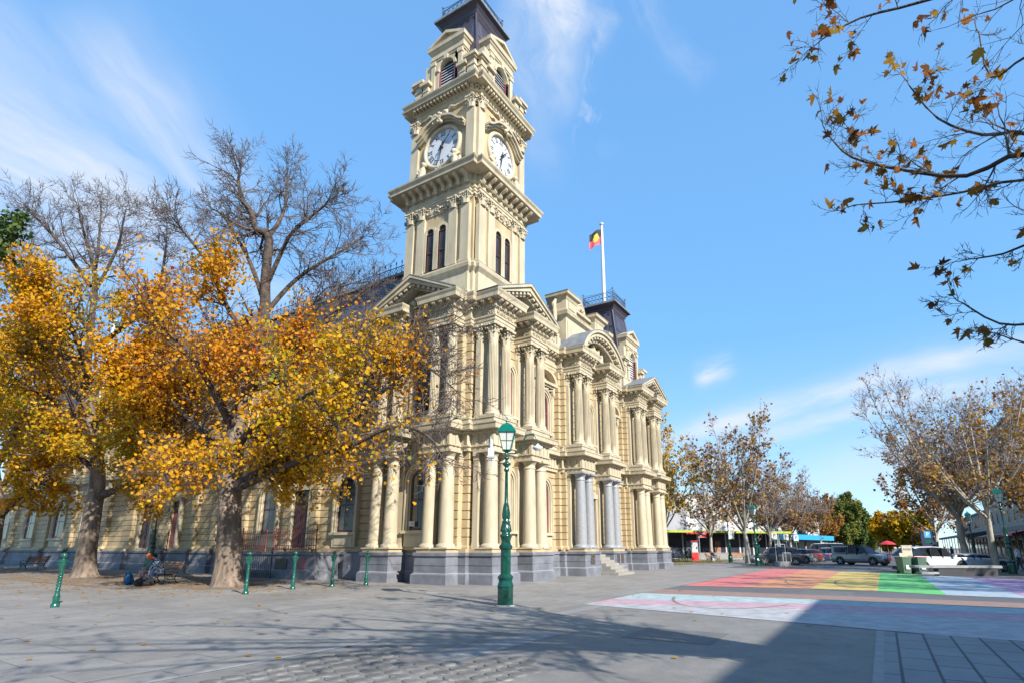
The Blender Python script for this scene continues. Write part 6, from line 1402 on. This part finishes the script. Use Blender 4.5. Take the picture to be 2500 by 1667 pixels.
# white concrete wall, kerb seats, bench, kiosk, rails by the far shops
q0, q1 = gz(1704, 80), gz(1816, 80); ang = math.atan2(q1.y - q0.y, q1.x - q0.x); L = (q1 - q0).length
b = MB(); b.box(0, L, 0, .45, 0, .85); b.box(-.03, L + .03, -.03, .48, .85, .93); o = b.build('low_wall', M['concrete'], None, q0); o.rotation_euler = (0, 0, ang); tag(o, 'low pale concrete wall between the red sign post and the charcoal car', 'wall')
bn3 = dup(bn, gz(1742, 68), TW + R(200), 'green slatted bench that the crouching seated person uses, in front of the low wall', 'timber park benches')
fp(seated(.3), 1744, 67.9, TW + R(100), 'person in dark coat and white cap seated on the far bench', cloth('dark_coat', (.03, .03, .045)), cloth('jeans_b', (.10, .14, .25)), cloth('grey_hair', (.3, .28, .26)), cloth('brown_shoe', (.15, .08, .05)), hat=M['white'])
bn4 = dup(bn, gz(1800, 74), TW + R(170), 'brown timber bench against the low concrete wall', 'timber park benches')
q = gz(1696, 72); k = empty('information_kiosk', q, TW, 'red street sign post with a map board and red base beyond the hall', 'sign')
b = MB(); b.box(-.42, .42, -.1, .1, 0, 1.0); b.box(-.45, .45, -.12, .12, 2.35, 2.5); b.build('kiosk_frame', M['redpaint'], k)
b = MB(); b.box(-.40, .40, -.05, .05, 1.0, 2.35); b.box(-.34, .34, -.07, -.05, 1.1, 2.2, 1)
for i in range(7): b.box(-.3, .25 - .1 * (i % 3), -.085, -.07, 1.2 + i * .13, 1.23 + i * .13, 0)
b.build('map_board', [M['steel'], M['white']], k)
b = MB(); b.tube([(.62, 0, 0), (.62, 0, 3.6)], .06, 8); b.build('sign_post', M['steel'], k)
b = MB()
for i in range(4): b.box(.5, 1.6, -.03, .03, 2.85 + i * .2, 3.01 + i * .2); b.box(.6, 1.45, -.045, -.03, 2.91 + i * .2, 2.95 + i * .2, 1)
b.box(-.9, .5, -.03, .03, 3.3, 3.5); b.build('direction_blade', [M['redpaint'], M['white']], k)
q = gz(1652, 66); b = MB()
for x in (-.9, 0.9): b.tube([(x, 0, 0), (x, 0, 1.5)], .04, 8)
b.tube([(-1, 0, 1.5), (1, 0, 1.5)], .035, 8); b.tube([(-.9, 0, .5), (.9, 0, .5)], .03, 8)
o = b.build('hitching_rail', M['green'], None, q); o.rotation_euler = (0, 0, TW); tag(o, 'green metal rail with posts just beyond the right end of the hall', 'rail')
def bicycle(c, rz, label):
    r = empty('bicycle', c, rz, label, 'bicycle', 'bicycles at the green rail')
    for x in (-.5, .5):
        b = MB(); b.tube([(x + .33 * math.cos(t * math.pi / 10), 0, .34 + .33 * math.sin(t * math.pi / 10)) for t in range(21)], .02, 5)
        for t in range(8): b.tube([(x, 0, .34), (x + .33 * math.cos(t * .785), 0, .34 + .33 * math.sin(t * .785))], .004, 3)
        b.build('wheel', M['rubber'], r)
    b = MB()
    for a, c_ in (((-.5, .34), (-.15, .36)), ((-.15, .36), (-.28, .85)), ((-.28, .78), (.36, .85)), ((-.15, .36), (.36, .8)), ((.34, .98), (.5, .34)), ((-.5, .34), (-.28, .78))): b.tube([(a[0], 0, a[1]), (c_[0], 0, c_[1])], .018, 6)
    b.tube([(.34, -.25, 1.02), (.32, 0, .98), (.34, .25, 1.02)], .014, 6); b.box(-.4, -.16, -.06, .06, .86, .91); b.build('bicycle_frame', M['lampgreen'], r); return r
q = gz(1661, 67); bicycle(q, TW + .1, 'green bicycle leaning at the rail, left one'); q = gz(1672, 68.5); bicycle(q, TW - .2, 'green bicycle parked behind the rail, right one')
fp(standing(), 1641, 70, TW + R(160), 'person in a pale top standing behind the green rail', cloth('pale_top', (.6, .5, .48)), cloth('blue_trousers', (.08, .14, .22)), cloth('brown_hair', (.12, .06, .03)), cloth('shoe_c', (.1, .1, .1)))
fp(seated(.2), 1630, 68, TW + R(150), 'person in a teal coat seated just past the hall corner', cloth('teal_coat', (.0, .30, .28)), cloth('dark_trousers', (.04, .04, .05)), cloth('hair_d', (.05, .03, .02)), cloth('shoe_d', (.1, .1, .1)))
b = MB(); b.box(-.25, .25, -.45, .2, .0, .44); tag(b.build('stone_block_seat', M['concrete'], None, gz(1630, 68)), 'concrete block under the person in the teal coat', 'seat')
fp(standing(.2), 2482, 41, TW + R(30), 'person in white top walking under the verandah at the right edge', cloth('white_top', (.6, .6, .6)), cloth('black_pants', (.03, .03, .03)), cloth('hair_e', (.1, .08, .06)), cloth('shoe_e', (.1, .1, .1)))
fp(standing(.1), 2322, 70, TW + R(200), 'person in dark clothes standing by the shopfronts under the trees', cloth('navy_top', (.03, .05, .12)), cloth('dk_pants', (.05, .05, .06)), cloth('hair_f', (.1, .05, .02)), cloth('shoe_f', (.1, .1, .1)))
fp(standing(.1), 2306, 74, TW + R(120), 'person in a pink top standing further along the shopfronts', cloth('pink_top', (.5, .2, .2)), cloth('dk_pants2', (.05, .05, .08)), cloth('hair_g', (.06, .05, .02)), cloth('shoe_g', (.1, .1, .1)))
fp(standing(.1), 1826, 62.5, TW + R(30), 'person in a white shirt standing beside the trunk of the tallest plane tree', cloth('white_shirt', (.6, .6, .62)), cloth('dk_pants3', (.1, .08, .07)), cloth('hair_h', (.06, .05, .02)), cloth('shoe_h', (.1, .1, .1)))
# ---------------------------------------------------------------- vehicles
def car(name, label, paint, L=4.5, W=1.82, H=1.62, prof=None, kind='suv', loc=(0, 0, 0), rz=0, group='cars and vans in the street', bar=False, canopy=False, cat='car'):
    r = empty(name, loc, rz, label, cat, group); hw = W / 2
    P = {'suv': dict(z0=.28, hood=.98, belt=1.02, roof=H, xs=(1.0, .42, -1.62, -2.1), nose=.72, tail=1.0), 'sedan': dict(z0=.22, hood=.86, belt=.92, roof=H, xs=(.95, .25, -1.0, -1.75), nose=.62, tail=.98), 'van': dict(z0=.28, hood=1.05, belt=1.15, roof=H, xs=(1.75, 1.1, -2.35, -2.5), nose=.8, tail=1.15), 'wagon': dict(z0=.24, hood=.9, belt=.95, roof=H, xs=(.95, .35, -1.85, -2.2), nose=.66, tail=.98)}[kind]
    a, b_, c, d = [x * L / 4.5 for x in P['xs']]; z0, hood, belt, roof = P['z0'], P['hood'], P['belt'], P['roof']
    # stations along x (front +)
    F_, Bk = L / 2, -L / 2
    st = [(F_, .72, z0 + .12, P['nose'] - .12, None), (F_ - .08, .86, z0 + .02, P['nose'], None), (F_ - .35, .95, z0, (P['nose'] + hood) / 2 + .06, None), (F_ - .8, .985, z0, hood - .03, None), (a + .05, 1.0, z0, hood + .03, None),
          (a, 1.0, z0, belt, belt + .01), ((a * .4 + b_ * .6), 1.0, z0, belt, belt + (roof - belt) * .72), (b_, 1.0, z0, belt + .01, roof - .05), ((b_ + c) * .5 + .3, 1.0, z0, belt + .02, roof), (c + .35, 1.0, z0, belt + .04, roof - .03), (c, .995, z0, belt + .05, roof - .10), ((c + d) / 2, .99, z0, belt + .04, belt + (roof - belt) * .5), (d, .97, z0, P['tail'], belt + .03), (Bk + .12, .95, z0 + .02, P['tail'] - .05, None), (Bk, .86, z0 + .14, P['tail'] - .2, None)]
    if kind == 'van': st = st[:10] + [(Bk + .12, .99, z0, belt + .05, roof - .04), (Bk + .02, .96, z0 + .05, belt + .02, roof - .16)]
    rows = []
    for x, wf, zl, zs, zr in st:
        w = hw * wf; sh = zs - .10; row = [(w * .86, zl), (w * .97, zl + .10), (w, zl + (sh - zl) * .45), (w * .985, sh), (w * .93, zs)]
        if zr is None: row += [(w * .80, zs + .02), (w * .55, zs + .035), (w * .25, zs + .045)]
        else: row += [(w * .90 - (zr - zs) * .14, zs + (zr - zs) * .5), (w * .86 - (zr - zs) * .22, zr - .045 if zr - zs > .1 else zr), (w * .55, zr + .02)]
        rows.append([(x, y, z) for y, z in row])
    full = [[(x, -y, z) for x, y, z in row] + [(x, y, z) for x, y, z in reversed(row)] for row in rows]; K = len(full[0])
    body, gl = MB(), MB(); nR = len(rows[0])
    wheels = (F_ - .88 * L / 4.5, Bk + .86 * L / 4.5); wr = .36 if kind != 'sedan' else .33
    vs = [v for f in full for v in f]
    def isg(i, k):
        if st[i][4] is None or st[i + 1][4] is None: return False
        kk = k if k < nR else K - 2 - k
        return kk in (4, 5) and (st[i][4] - st[i][3] > .2 or st[i + 1][4] - st[i + 1][3] > .2)
    front = lambda i: st[i][4] is not None and st[i + 1][4] is not None and ((a + .001 >= st[i][0] > b_ + .01 and st[i + 1][0] >= b_ - .01) or (kind != 'van' and st[i][0] <= c + .001 and st[i + 1][0] >= d - .01))
    for i in range(len(st) - 1):
        for k in range(K - 1):
            f = (i * K + k, (i + 1) * K + k, (i + 1) * K + k + 1, i * K + k + 1); kk = k if k < nR else K - 2 - k
            if isg(i, k) or (front(i) and kk >= 4): gl.add([vs[j] for j in f], [(0, 1, 2, 3)], 0, True)
            else: body.add([vs[j] for j in f], [(0, 1, 2, 3)], 0, False)
        f = (i * K, (i + 1) * K, (i + 1) * K + K - 1, i * K + K - 1); body.add([vs[j] for j in f], [(3, 2, 1, 0)], 1)
    for i in (0, len(st) - 1):
        body.add([vs[i * K + k] for k in range(K)], [tuple(range(K)) if i == 0 else tuple(range(K - 1, -1, -1))], 0)
    # arches
    for x in wheels:
        for s in (-1, 1):
            body.lathe([(wr + .075, -.02), (wr + .075, .03), (wr + .01, .035), (wr + .01, -.3)], n=20, mi=1, M4=Matrix.Translation((x, s * (hw - .02), wr + .02)) @ Matrix.Rotation(-s * math.pi / 2, 4, 'X'), caps=False)
            body.lathe([(wr + .06, 0), (.001, 0)], n=20, mi=1, M4=Matrix.Translation((x, s * (hw + .004), wr + .02)) @ Matrix.Rotation(-s * math.pi / 2, 4, 'X'), caps=False)
    body.box(Bk + .1, F_ - .1, -hw * .9, hw * .9, z0 - .08, z0 + .05, 1)
    bd = body.build('body', [paint, M['black']], r)
    me = bd.data
    gl.build('car_window', M['carglass'], r)
    for x in wheels:
        for s in (-1, 1):
            w = MB(); mm = Matrix.Translation((x, s * (hw - .08), wr)) @ Matrix.Rotation(-s * math.pi / 2, 4, 'X')
            w.lathe([(wr * .6, .10), (wr * .93, .10), (wr, .06), (wr, -.12), (wr * .6, -.14)], n=22, M4=mm); wo = w.build('wheel', M['rubber'], r)
            w = MB(); w.lathe([(wr * .66, .115), (wr * .66, .10), (.001, .07)], n=22, M4=mm, caps=False)
            for q in range(5):
                w.box(-.028, .028, .03, wr * .62, .08, .115, 0, mm @ Matrix.Rotation(q * 2 * math.pi / 5, 4, 'Z'))
            w.build('rim', M['steel'], wo)
    for s in (-1, 1):
        h = MB(); h.box(F_ - .30, F_ - .04, s * hw * .70 - .16, s * hw * .70 + .16, P['nose'] - .14, P['nose'] + .03); h.build('headlight', M['white'], r)
        h = MB(); h.box(Bk - .0, Bk + .14, s * hw * .82 - .1, s * hw * .82 + .12, P['tail'] - .28, P['tail'] - .04); h.build('tail_light', M['redpaint'], r)
        h = MB(); h.box(a - .25, a - .08, s * (hw + .1) - .09, s * (hw + .1) + .09, belt, belt + .13); h.build('wing_mirror', paint, r)
    h = MB(); h.box(F_ - .12, F_ + .012, -hw * .5, hw * .5, z0 + .16, P['nose'] - .1); h.build('grille', M['black'], r)
    for x, nm_ in ((F_ + .01, 'number_plate'), (Bk - .015, 'number_plate')):
        h = MB(); h.box(x - .01, x + .012, -.19, .19, z0 + .26 + (.3 if x < 0 else 0), z0 + .37 + (.3 if x < 0 else 0)); h.build(nm_, M['white'], r)
    for x in (b_ - .35 * L / 4.5, (b_ + c) / 2 - .2):
        for s in (-1, 1): h = MB(); h.box(x, x + .05, s * hw * .9 - .09, s * hw * .9 + .09, belt - .1, roof - .12); h.build('door_pillar', M['black'], r)
    if bar:
        h = MB(); h.tube([(F_ + .12, -hw * .9, .5), (F_ + .16, -hw * .5, .55), (F_ + .16, hw * .5, .55), (F_ + .12, hw * .9, .5)], .09, 8); h.tube([(F_ + .1, -.5, .6), (F_ + .12, -.45, 1.0), (F_ + .12, .45, 1.0), (F_ + .1, .5, .6)], .03, 6); h.build('bull_bar', M['black'], r)
        h = MB(); h.box(-1.9, .4, -hw * .7, hw * .7, roof + .02, roof + .07); h.build('roof_rack', M['black'], r)
    if canopy:
        h = MB(); h.prism([(-hw * .92, belt), (-hw * .80, roof - .02), (hw * .80, roof - .02), (hw * .92, belt)], -2.45, -.75, 0, Matrix(((0, 0, 1, 0), (1, 0, 0, 0), (0, 1, 0, 0), (0, 0, 0, 1)))); co = h.build('tray_canopy', paint, r)
        for s in (-1, 1): g_ = MB(); g_.add([(-2.2, s * hw * .905, belt + .14), (-1.0, s * hw * .905, belt + .14), (-1.0, s * hw * .84, roof - .16), (-2.2, s * hw * .84, roof - .16)], [(0, 1, 2, 3)]); g_.build('canopy_window', M['carglass'], co)
    return r
def headto(vx, vy): return math.atan2(vy, vx)
LFT = (-RGT[0], -RGT[1])
def hd(deg): # heading measured in the view plane: 0 = to the left of the picture, 90 = away
    a = R(deg); return headto(LFT[0] * math.cos(a) + FWD[0] * math.sin(a), LFT[1] * math.cos(a) + FWD[1] * math.sin(a))
car('parked_car', 'charcoal grey parked car, nearest of the row, seen side on', glossy('charcoal_paint', (.06, .062, .07)), 4.55, 1.86, 1.68, loc=gz(1893, 54), rz=hd(8))
car('parked_car', 'pale silver green parked car just behind the charcoal one', glossy('silver_green_paint', (.32, .38, .36)), 4.3, 1.76, 1.5, kind='wagon', loc=gz(1925, 60.5), rz=hd(12))
car('parked_car', 'navy blue parked sedan with its tail light showing, middle of the row', glossy('navy_paint', (.03, .05, .11)), 4.6, 1.8, 1.46, kind='sedan', loc=gz(1968, 68), rz=hd(12))
car('parked_car', 'pale blue parked station wagon in front of the silver van', glossy('ice_blue_paint', (.28, .36, .50)), 4.6, 1.8, 1.62, kind='wagon', loc=gz(2010, 72), rz=hd(16))
car('parked_van', 'pale silver high-roofed van at the end of the parked row', glossy('silver_van_paint', (.48, .54, .60)), 5.2, 1.95, 2.25, kind='van', loc=gz(2010, 84), rz=hd(14), cat='van')
car('utility_vehicle', 'silver four-wheel drive with canopy and black bull bar driving toward the camera', glossy('ute_silver_paint', (.27, .275, .28)), 5.2, 1.82, 1.82, kind='suv', loc=gz(2100, 55), rz=hd(-118), bar=True, canopy=True)
car('parked_car', 'white parked car behind the wheelie bins, nose pointing right', glossy('white_car_paint', (.52, .53, .54), 0.0), 4.75, 1.88, 1.68, loc=gz(2266, 38.6), rz=hd(170))
car('parked_car', 'silver car mostly hidden behind the long stone bench, far right', glossy('silver_car_paint', (.50, .52, .54)), 4.6, 1.84, 1.22, kind='sedan', loc=gz(2366, 40), rz=hd(176))
car('parked_car', 'dark red parked car, a sliver between the silver green and navy cars', glossy('dark_red_paint', (.20, .03, .04)), 4.3, 1.78, 1.45, kind='wagon', loc=gz(1950, 64.5), rz=hd(12))
# ---------------------------------------------------------------- bins, boards, frames
def wheelie(px, d, lid, label):
    r = empty('wheelie_bin', gz(px, d), TW + R(5), label, 'bin', 'wheelie bins by the street'); b = MB()
    b.add([(x * s, y * s * 1.1, z) for z, s in ((.06, .23), (.98, .30)) for x, y in ((-1, -1), (1, -1), (1, 1), (-1, 1))], [(3, 2, 1, 0), (0, 1, 5, 4), (1, 2, 6, 5), (2, 3, 7, 6), (3, 0, 4, 7)])
    b.box(-.31, .31, -.34, .34, .93, .98); b.build('bin_body', M['bingreen'], r)
    b = MB(); b.prism([(-.33, 0), (.33, 0), (.31, .06), (-.31, .06)], -.36, .36, 0, Matrix.Translation((0, 0, .99)) @ Matrix.Rotation(math.pi / 2, 4, 'X')); b.tube([(-.28, .38, 1.0), (.28, .38, 1.0)], .02, 6); b.build('bin_lid', lid, r)
    for s in (-1, 1): b = MB(); b.lathe([(.1, -.025), (.1, .025)], n=14, M4=Matrix.Translation((s * .27, .25, .1)) @ Matrix.Rotation(math.pi / 2, 4, 'Y')); b.build('wheel', M['rubber'], r)
    b = MB(); b.box(-.13, .13, -.345, -.30, .3, .55); b.build('bin_sticker', M['white'], r)
    return r
M['bingreen'] = mat('bin_green', (.06, .12, .08), .5, .1, 4)
wheelie(2200, 36.2, mat('olive_lid', (.10, .12, .07), .5, .1, 4), 'dark green wheelie bin with an olive lid, left of the notice board'); wheelie(2237, 36.0, mat('red_lid', (.25, .03, .05), .5, .1, 4), 'dark green wheelie bin with a maroon lid, right of the notice board')
q = gz(2212, 36.5); r = empty('notice_board', q, TW, 'tall cream notice board with a red arrow shape between the two wheelie bins', 'sign'); b = MB(); b.box(-.3, .32, -.04, .04, .1, 1.72); b.box(-.34, .36, -.05, .05, 1.72, 1.76); b.box(-.55, -.05, -.1, -.05, 1.05, 1.28); b.build('board', mat('board_cream', (.45, .40, .28), .6, .15, 4), r)
b = MB(); b.prism([(.12, .3), (.26, .36), (.22, .75), (.13, .9), (.05, .7)], .045, .06, 0, Matrix.Rotation(math.pi / 2, 4, 'X') @ Matrix.Identity(4)); b.build('red_mark', M['redpaint'], r)
for z_ in (1.0, 1.45): b = MB(); b.box(-.24, .26, -.055, -.04, z_, z_ + .12); b.build('printed_panel', M['lead'], r)
M['darkstone'] = mat('dark_bluestone', (.045, .045, .05), .8, .15, 3)
# long stone bench
a_, c_ = gz(2226, 33.5), gz(2438, 33.0); ang = math.atan2(c_.y - a_.y, c_.x - a_.x); L = (c_ - a_).length
r = empty('stone_bench', a_, ang, 'long stone slab bench with dark base, in front of the white and silver cars', 'bench'); b = MB(); b.box(0, L, 0, .6, .46, .60); b.build('bench_slab', M['concrete'], r); b = MB(); b.box(1.3, L - .25, .06, .55, 0, .46); b.build('bench_base', M['darkstone'], r); b = MB(); b.box(.3, 1.25, -.05, .5, .12, .24); b.build('lower_slab', M['concrete'], r)
# framed display panels on a concrete block
q = gz(1908, 51); r = empty('display_frame', q, TW, 'two white framed clear panels standing on a grey concrete block beside the charcoal car', 'frame'); b = MB(); b.box(-.6, .55, -.35, .35, 0, .42); b.build('concrete_block', M['concrete'], r)
b = MB()
for x0, x1, z0, z1, y in ((-.55, .3, .42, 1.9, 0), (-.05, .65, .42, 1.15, -.2)):
    for s in ((x0, z0, x0, z1), (x0, z1, x1, z1), (x1, z1, x1, z0)): b.tube([(s[0], y, s[1]), (s[2], y, s[3])], .025, 6)
b.build('white_tube_frame', M['white'], r)
# parking signs
for px, d, lab in ((1893, 57, 'leftmost of the three white parking signs on poles above the parked cars'), (1922, 62, 'middle one of the three white parking signs on poles'), (1946, 68, 'rightmost of the three white parking signs on poles')):
    r = empty('parking_sign', gz(px, d), TW, lab, 'sign', 'parking signs'); b = MB(); b.tube([(0, .03, 0), (0, .03, 3.05)], .03, 6); b.build('sign_post', M['steel'], r)
    b = MB(); b.box(-.28, .28, -.01, .01, 2.25, 3.05, 0); b.box(-.27, .27, -.015, .0, 2.26, 2.42, 1); textmesh('P', .5, b, Matrix.Translation((0, -.02, 2.75)) @ Matrix.Rotation(math.pi / 2, 4, 'X'), 1); b.build('sign_plate', [M['white'], M['paleg']], r)
# red umbrella
q = gz(2168, 80); r = empty('umbrella', q, 0, 'red cafe umbrella between the four-wheel drive and the white car', 'umbrella'); b = MB(); b.lathe([(1.05, 2.05), (1.0, 2.1), (.6, 2.38), (.0, 2.6)], n=8, sm=False, caps=False); b.build('canopy', M['redpaint'], r); b = MB(); b.tube([(0, 0, 0), (0, 0, 2.6)], .03, 6); b.build('pole', M['steel'], r)
# ---------------------------------------------------------------- shops and other buildings
def block(name, label, p0, p1, depth, H, wallm, parapet=.3, group=None, cat='building'):
    a, c = Vector((p0[0], p0[1], 0)), Vector((p1[0], p1[1], 0)); ang = math.atan2(c.y - a.y, c.x - a.x); L = (c - a).length
    r = empty(name, a, ang, label, cat, group); b = MB(); b.box(0, L, 0, depth, 0, H); b.build('wall', wallm, r); b = MB(); b.box(-.1, L + .1, -.12, depth + .1, H, H + parapet); b.build('parapet', M['concrete'], r); return r, L
BG = 'shops around the mall'
M['whitewall'] = mat('white_render', (.46, .46, .46), .8, .06, .5); M['greywall'] = mat('grey_render', (.30, .30, .32), .8, .1, .5); M['darkshop'] = mat('dark_shopfront', (.035, .035, .06), .25, .3, .7); M['limegreen'] = mat('lime_fascia', (.30, .36, .04), .5, .1, 3); M['brickred'] = mat('brick', (.32, .17, .12), .85, .2, 2); M['beige'] = mat('beige_render', (.36, .31, .25), .8, .1, .6); M['blueaw'] = mat('blue_awning', (.02, .28, .50), .6, .05, 3)
g0, g1 = gz(1590, 84), gz(1900, 92)
r, L = block('shop_building', 'white rendered shop building with a lime edged awning, behind the plane trees', g0, g1, 12, 9.4, M['whitewall'], group=BG)
b = MB(); b.box(0, L, -3.2, 0, 3.75, 4.0); b.build('awning', M['black'], r); b = MB(); b.box(0, L, -3.3, -3.2, 3.75, 4.08); b.build('fascia', M['limegreen'], r)
b = MB(); b.box(0.1, L - .1, -.06, 0, .1, 3.7)
b.build('shopfront', M['darkshop'], r); b = MB()
for i in range(9): b.box(i * L / 9 + .1, i * L / 9 + .35, -.12, 0, 0, 3.7)
b.build('shop_pier', M['whitewall'], r)
b = MB(); b.box(0, L * .27, -.08, 0, 4.2, 9.3); b.build('grey_panel', M['greywall'], r)
for i, w in ((2, 2.6), (4, 2.0), (6, 2.8)): b = MB(); b.box(i * L / 9 + .8, i * L / 9 + .8 + w * .5, -.1, -.06, .4, 2.6); b.build('poster', M['brickred'] if i == 4 else M['lead'], r)
g0, g1 = gz(1905, 100), gz(2005, 118)
r, L = block('shop_building', 'pale shop with a bright blue awning beyond the parking signs', g0, g1, 10, 6.5, M['whitewall'], group=BG)
b = MB(); b.box(0, L, -2.6, 0, 3.0, 3.9); b.build('awning', M['blueaw'], r); b = MB(); b.box(.2, L - .2, -.06, 0, .1, 3.0); b.build('shopfront', M['darkshop'], r)
g0, g1 = gz(2005, 190), gz(2075, 190); r, L = block('shop_building', 'low distant cream building behind the silver van at the street end', g0, g1, 10, 4.5, M['beige'], group=BG)
# right-hand row with verandah (front towards +y)
def row(x0, x1, H, wm, label, ver=True, z_v=3.7, windows=True, awn=None, wcols=None):
    r = empty('shop_building', (x0, -30.0, 0), 0, label, 'building', BG); L = x1 - x0
    b = MB(); b.box(0, L, -14, 0, 0, H); b.build('wall', wm, r); b = MB(); b.box(-.15, L + .15, -.4, .3, H, H + .25); b.box(-.1, L + .1, -.3, .15, H - .5, H - .3); b.build('cornice', M['concrete'], r)
    b = MB(); b.box(.3, L - .3, 0, .06, .1, 3.3); b.build('shopfront', M['darkshop'], r)
    n = max(1, int(L / 4))
    for i in range(n):
        b = MB(); c = (i + .5) * L / n; b.box(c - .55, c + .55, .0, .1, 5.0, 7.2); w = b.build('window', M['white'], r); b = MB(); b.box(c - .45, c + .45, .08, .12, 5.1, 7.1); b.build('pane', M['glass'], w)
        b = MB(); b.box(i * L / n, i * L / n + .4, 0, .14, 0, 3.4); b.build('shop_pier', M['whitewall'] if i % 2 else M['brickred'], r)
        b = MB(); b.box(c - 1.2, c + 1.2, .06, .09, .6, 2.6); b.build('shop_window', M['glass'], r)
    if ver:
        b = MB(); b.prism([(0, z_v + .55), (3.6, z_v), (3.6, z_v + .14), (0, z_v + .75)], 0, L, 0, Matrix(((0, 0, 1, 0), (1, 0, 0, 0), (0, 1, 0, 0), (0, 0, 0, 1)))); b.box(0, L, 3.55, 3.65, z_v - .28, z_v + .16); b.build('verandah_roof', M['lead'], r)
        for i in range(max(2, int(L / 5))): b = MB(); x = i * L / max(2, int(L / 5)) + .3; b.lathe([(.09, 0), (.09, .4), (.055, .5), (.055, z_v - .35), (.1, z_v - .25)], (x, 3.4, 0), 10); b.build('verandah_post', M['green'], r)
        b = MB(); b.box(3, 5.4, 3.0, 3.1, z_v - 1.05, z_v - .35); b.box(3.2, 5.2, 3.1, 3.12, z_v - .95, z_v - .5, 1); b.build('hanging_sign', [M['beige'], M['white']], r)
    if awn: b = MB(); b.prism([(0, 3.9), (2.8, 3.2), (2.8, 2.95), (0, 3.6)], 0, L, 0, Matrix(((0, 0, 1, 0), (1, 0, 0, 0), (0, 1, 0, 0), (0, 0, 0, 1)))); b.build('awning', awn, r)
    return r
row(21, 50, 7.6, M['greywall'], 'two storey shop row with a deep verandah at the right edge', z_v=4.4)
row(50, 64, 8.5, M['brickred'], 'brick shop beyond the verandah, behind the forked plane tree', z_v=3.6, awn=None)
row(64, 70.9, 7.0, M['beige'], 'narrow beige shop with a red awning half hidden by the right-hand trees', ver=False, awn=M['redpaint'])
row(71, 97, 17.6, M['beige'], 'tall beige office block with a black awning rising above the right-hand shops', ver=False, awn=M['black'])
row(97.1, 150, 7.5, M['beige'], 'farthest beige shop on the right side of the street', ver=True)
# parking information sign on the right
q = gz(2268, 64); r = empty('parking_sign', q, TW, 'dark blue board with a white letter and green panel under the right-hand trees', 'sign'); b = MB(); b.box(-.75, .75, -.05, .05, 1.6, 3.6); b.tube([(-.6, 0, 0), (-.6, 0, 1.7)], .05, 6); b.tube([(.6, 0, 0), (.6, 0, 1.7)], .05, 6); b.build('sign_plate', mat('navy_board', (.01, .02, .06), .4, .1, 3), r)
b = MB(); b.box(-.35, .35, -.07, -.05, 2.7, 3.4); b.build('blue_panel', M['blueaw'], r); b = MB(); textmesh('P', .65, b, Matrix.Translation((0, -.08, 3.05)) @ Matrix.Rotation(math.pi / 2, 4, 'X')); b.build('letter', M['white'], r); b = MB(); b.box(-.35, .35, -.07, -.05, 2.1, 2.5); b.build('green_panel', M['paleg'], r)
# building across the side lane, behind the camera: it throws the big shade over the foreground
r = empty('corner_building', (-44, -40, 0), 0, 'plain two storey corner building behind the camera that shades the foreground', 'building'); Hc = 9.0; tl = Hc / math.tan(EL)
x1, y1 = 1.1 + saz.x * tl, -12.7 + saz.y * tl
r.location = (0, 0, 0); b = MB(); b.box(x1 - 45, x1, y1 - 14, y1, 0, Hc - .3); b.build('wall', M['beige'], r); b = MB(); b.box(x1 - 45, x1 , y1 - 14, y1, Hc - .3, Hc); b.build('parapet', M['concrete'], r)
# ---------------------------------------------------------------- flags
def flag(name, label, pole, z, w, h, cols, sag=.5, seed=0, dirx=-1):
    b = MB(); nx, nz = 14, 8; vs = []
    for i in range(nx + 1):
        for j in range(nz + 1):
            u, v = i / nx, j / nz; d = u * w * (1 - sag * .35); off = .16 * math.sin(u * 7 + v * 1.2 + seed) * u
            wx, wy = dirx * RGT[0] * d + FWD[0] * off, dirx * RGT[1] * d + FWD[1] * off
            vs.append((pole[0] + wx, pole[1] + wy, z + v * h - sag * u * u * h * .35 + .12 * math.sin(u * 5 + 1) * u))
    for i in range(nx):
        for j in range(nz):
            u, v = (i + .5) / nx, (j + .5) / nz; mi = 0 if v > .5 else 1
            if (u - .5) ** 2 * (w / h) ** 2 + (v - .5) ** 2 < .065: mi = 2
            k = i * (nz + 1) + j; b.add([vs[k], vs[k + nz + 1], vs[k + nz + 2], vs[k + 1]], [(0, 1, 2, 3)], mi, True)
    return tag(b.build(name, cols), label, 'flag')
flag('flag', 'small red, black and yellow flag curled on the tall white pole', (23.3, 3.9), 22.2 + 6.6, 1.7, 1.5, [mat('flag_black', (.03, .02, .02), .8), mat('flag_red', (.75, .10, .12), .8), mat('flag_yellow', (.75, .6, .05), .8)], .9, 1)
p = f2.location; flag('flag', 'teal flag on the distant white pole above the far left treetops', (p.x, p.y), p.z + 5.5, 2.6, 1.4, [mat('flag_teal', (.05, .45, .42), .8), mat('flag_teal2', (.05, .35, .4), .8), mat('flag_teal3', (.3, .6, .55), .8)], .6, 3)
# window notice in the corner window
b = MB(); b.box(1.0, 1.02, 4.62, 4.98, 2.62, 2.86, 0); 
for i in range(3): b.box(.99, 1.0, 4.66, 4.94 - .05 * i, 2.68 + i * .055, 2.70 + i * .055, 1)
tag(b.build('window_notice', [M['white'], M['lead']], None), 'small white notice in the lower pane of the corner window', 'notice')
# manhole covers
for px, py, lab in ((1060, 1446, 'round pale manhole cover in the plaza in front of the corner pier'),):
    q = gp(px, py); b = MB(); b.lathe([(.36, 0), (.36, .006), (.30, .01), (0, .01)], n=24); tag(b.build('manhole_cover', M['concrete'], None, (q.x, q.y, .008)), lab, 'manhole cover')
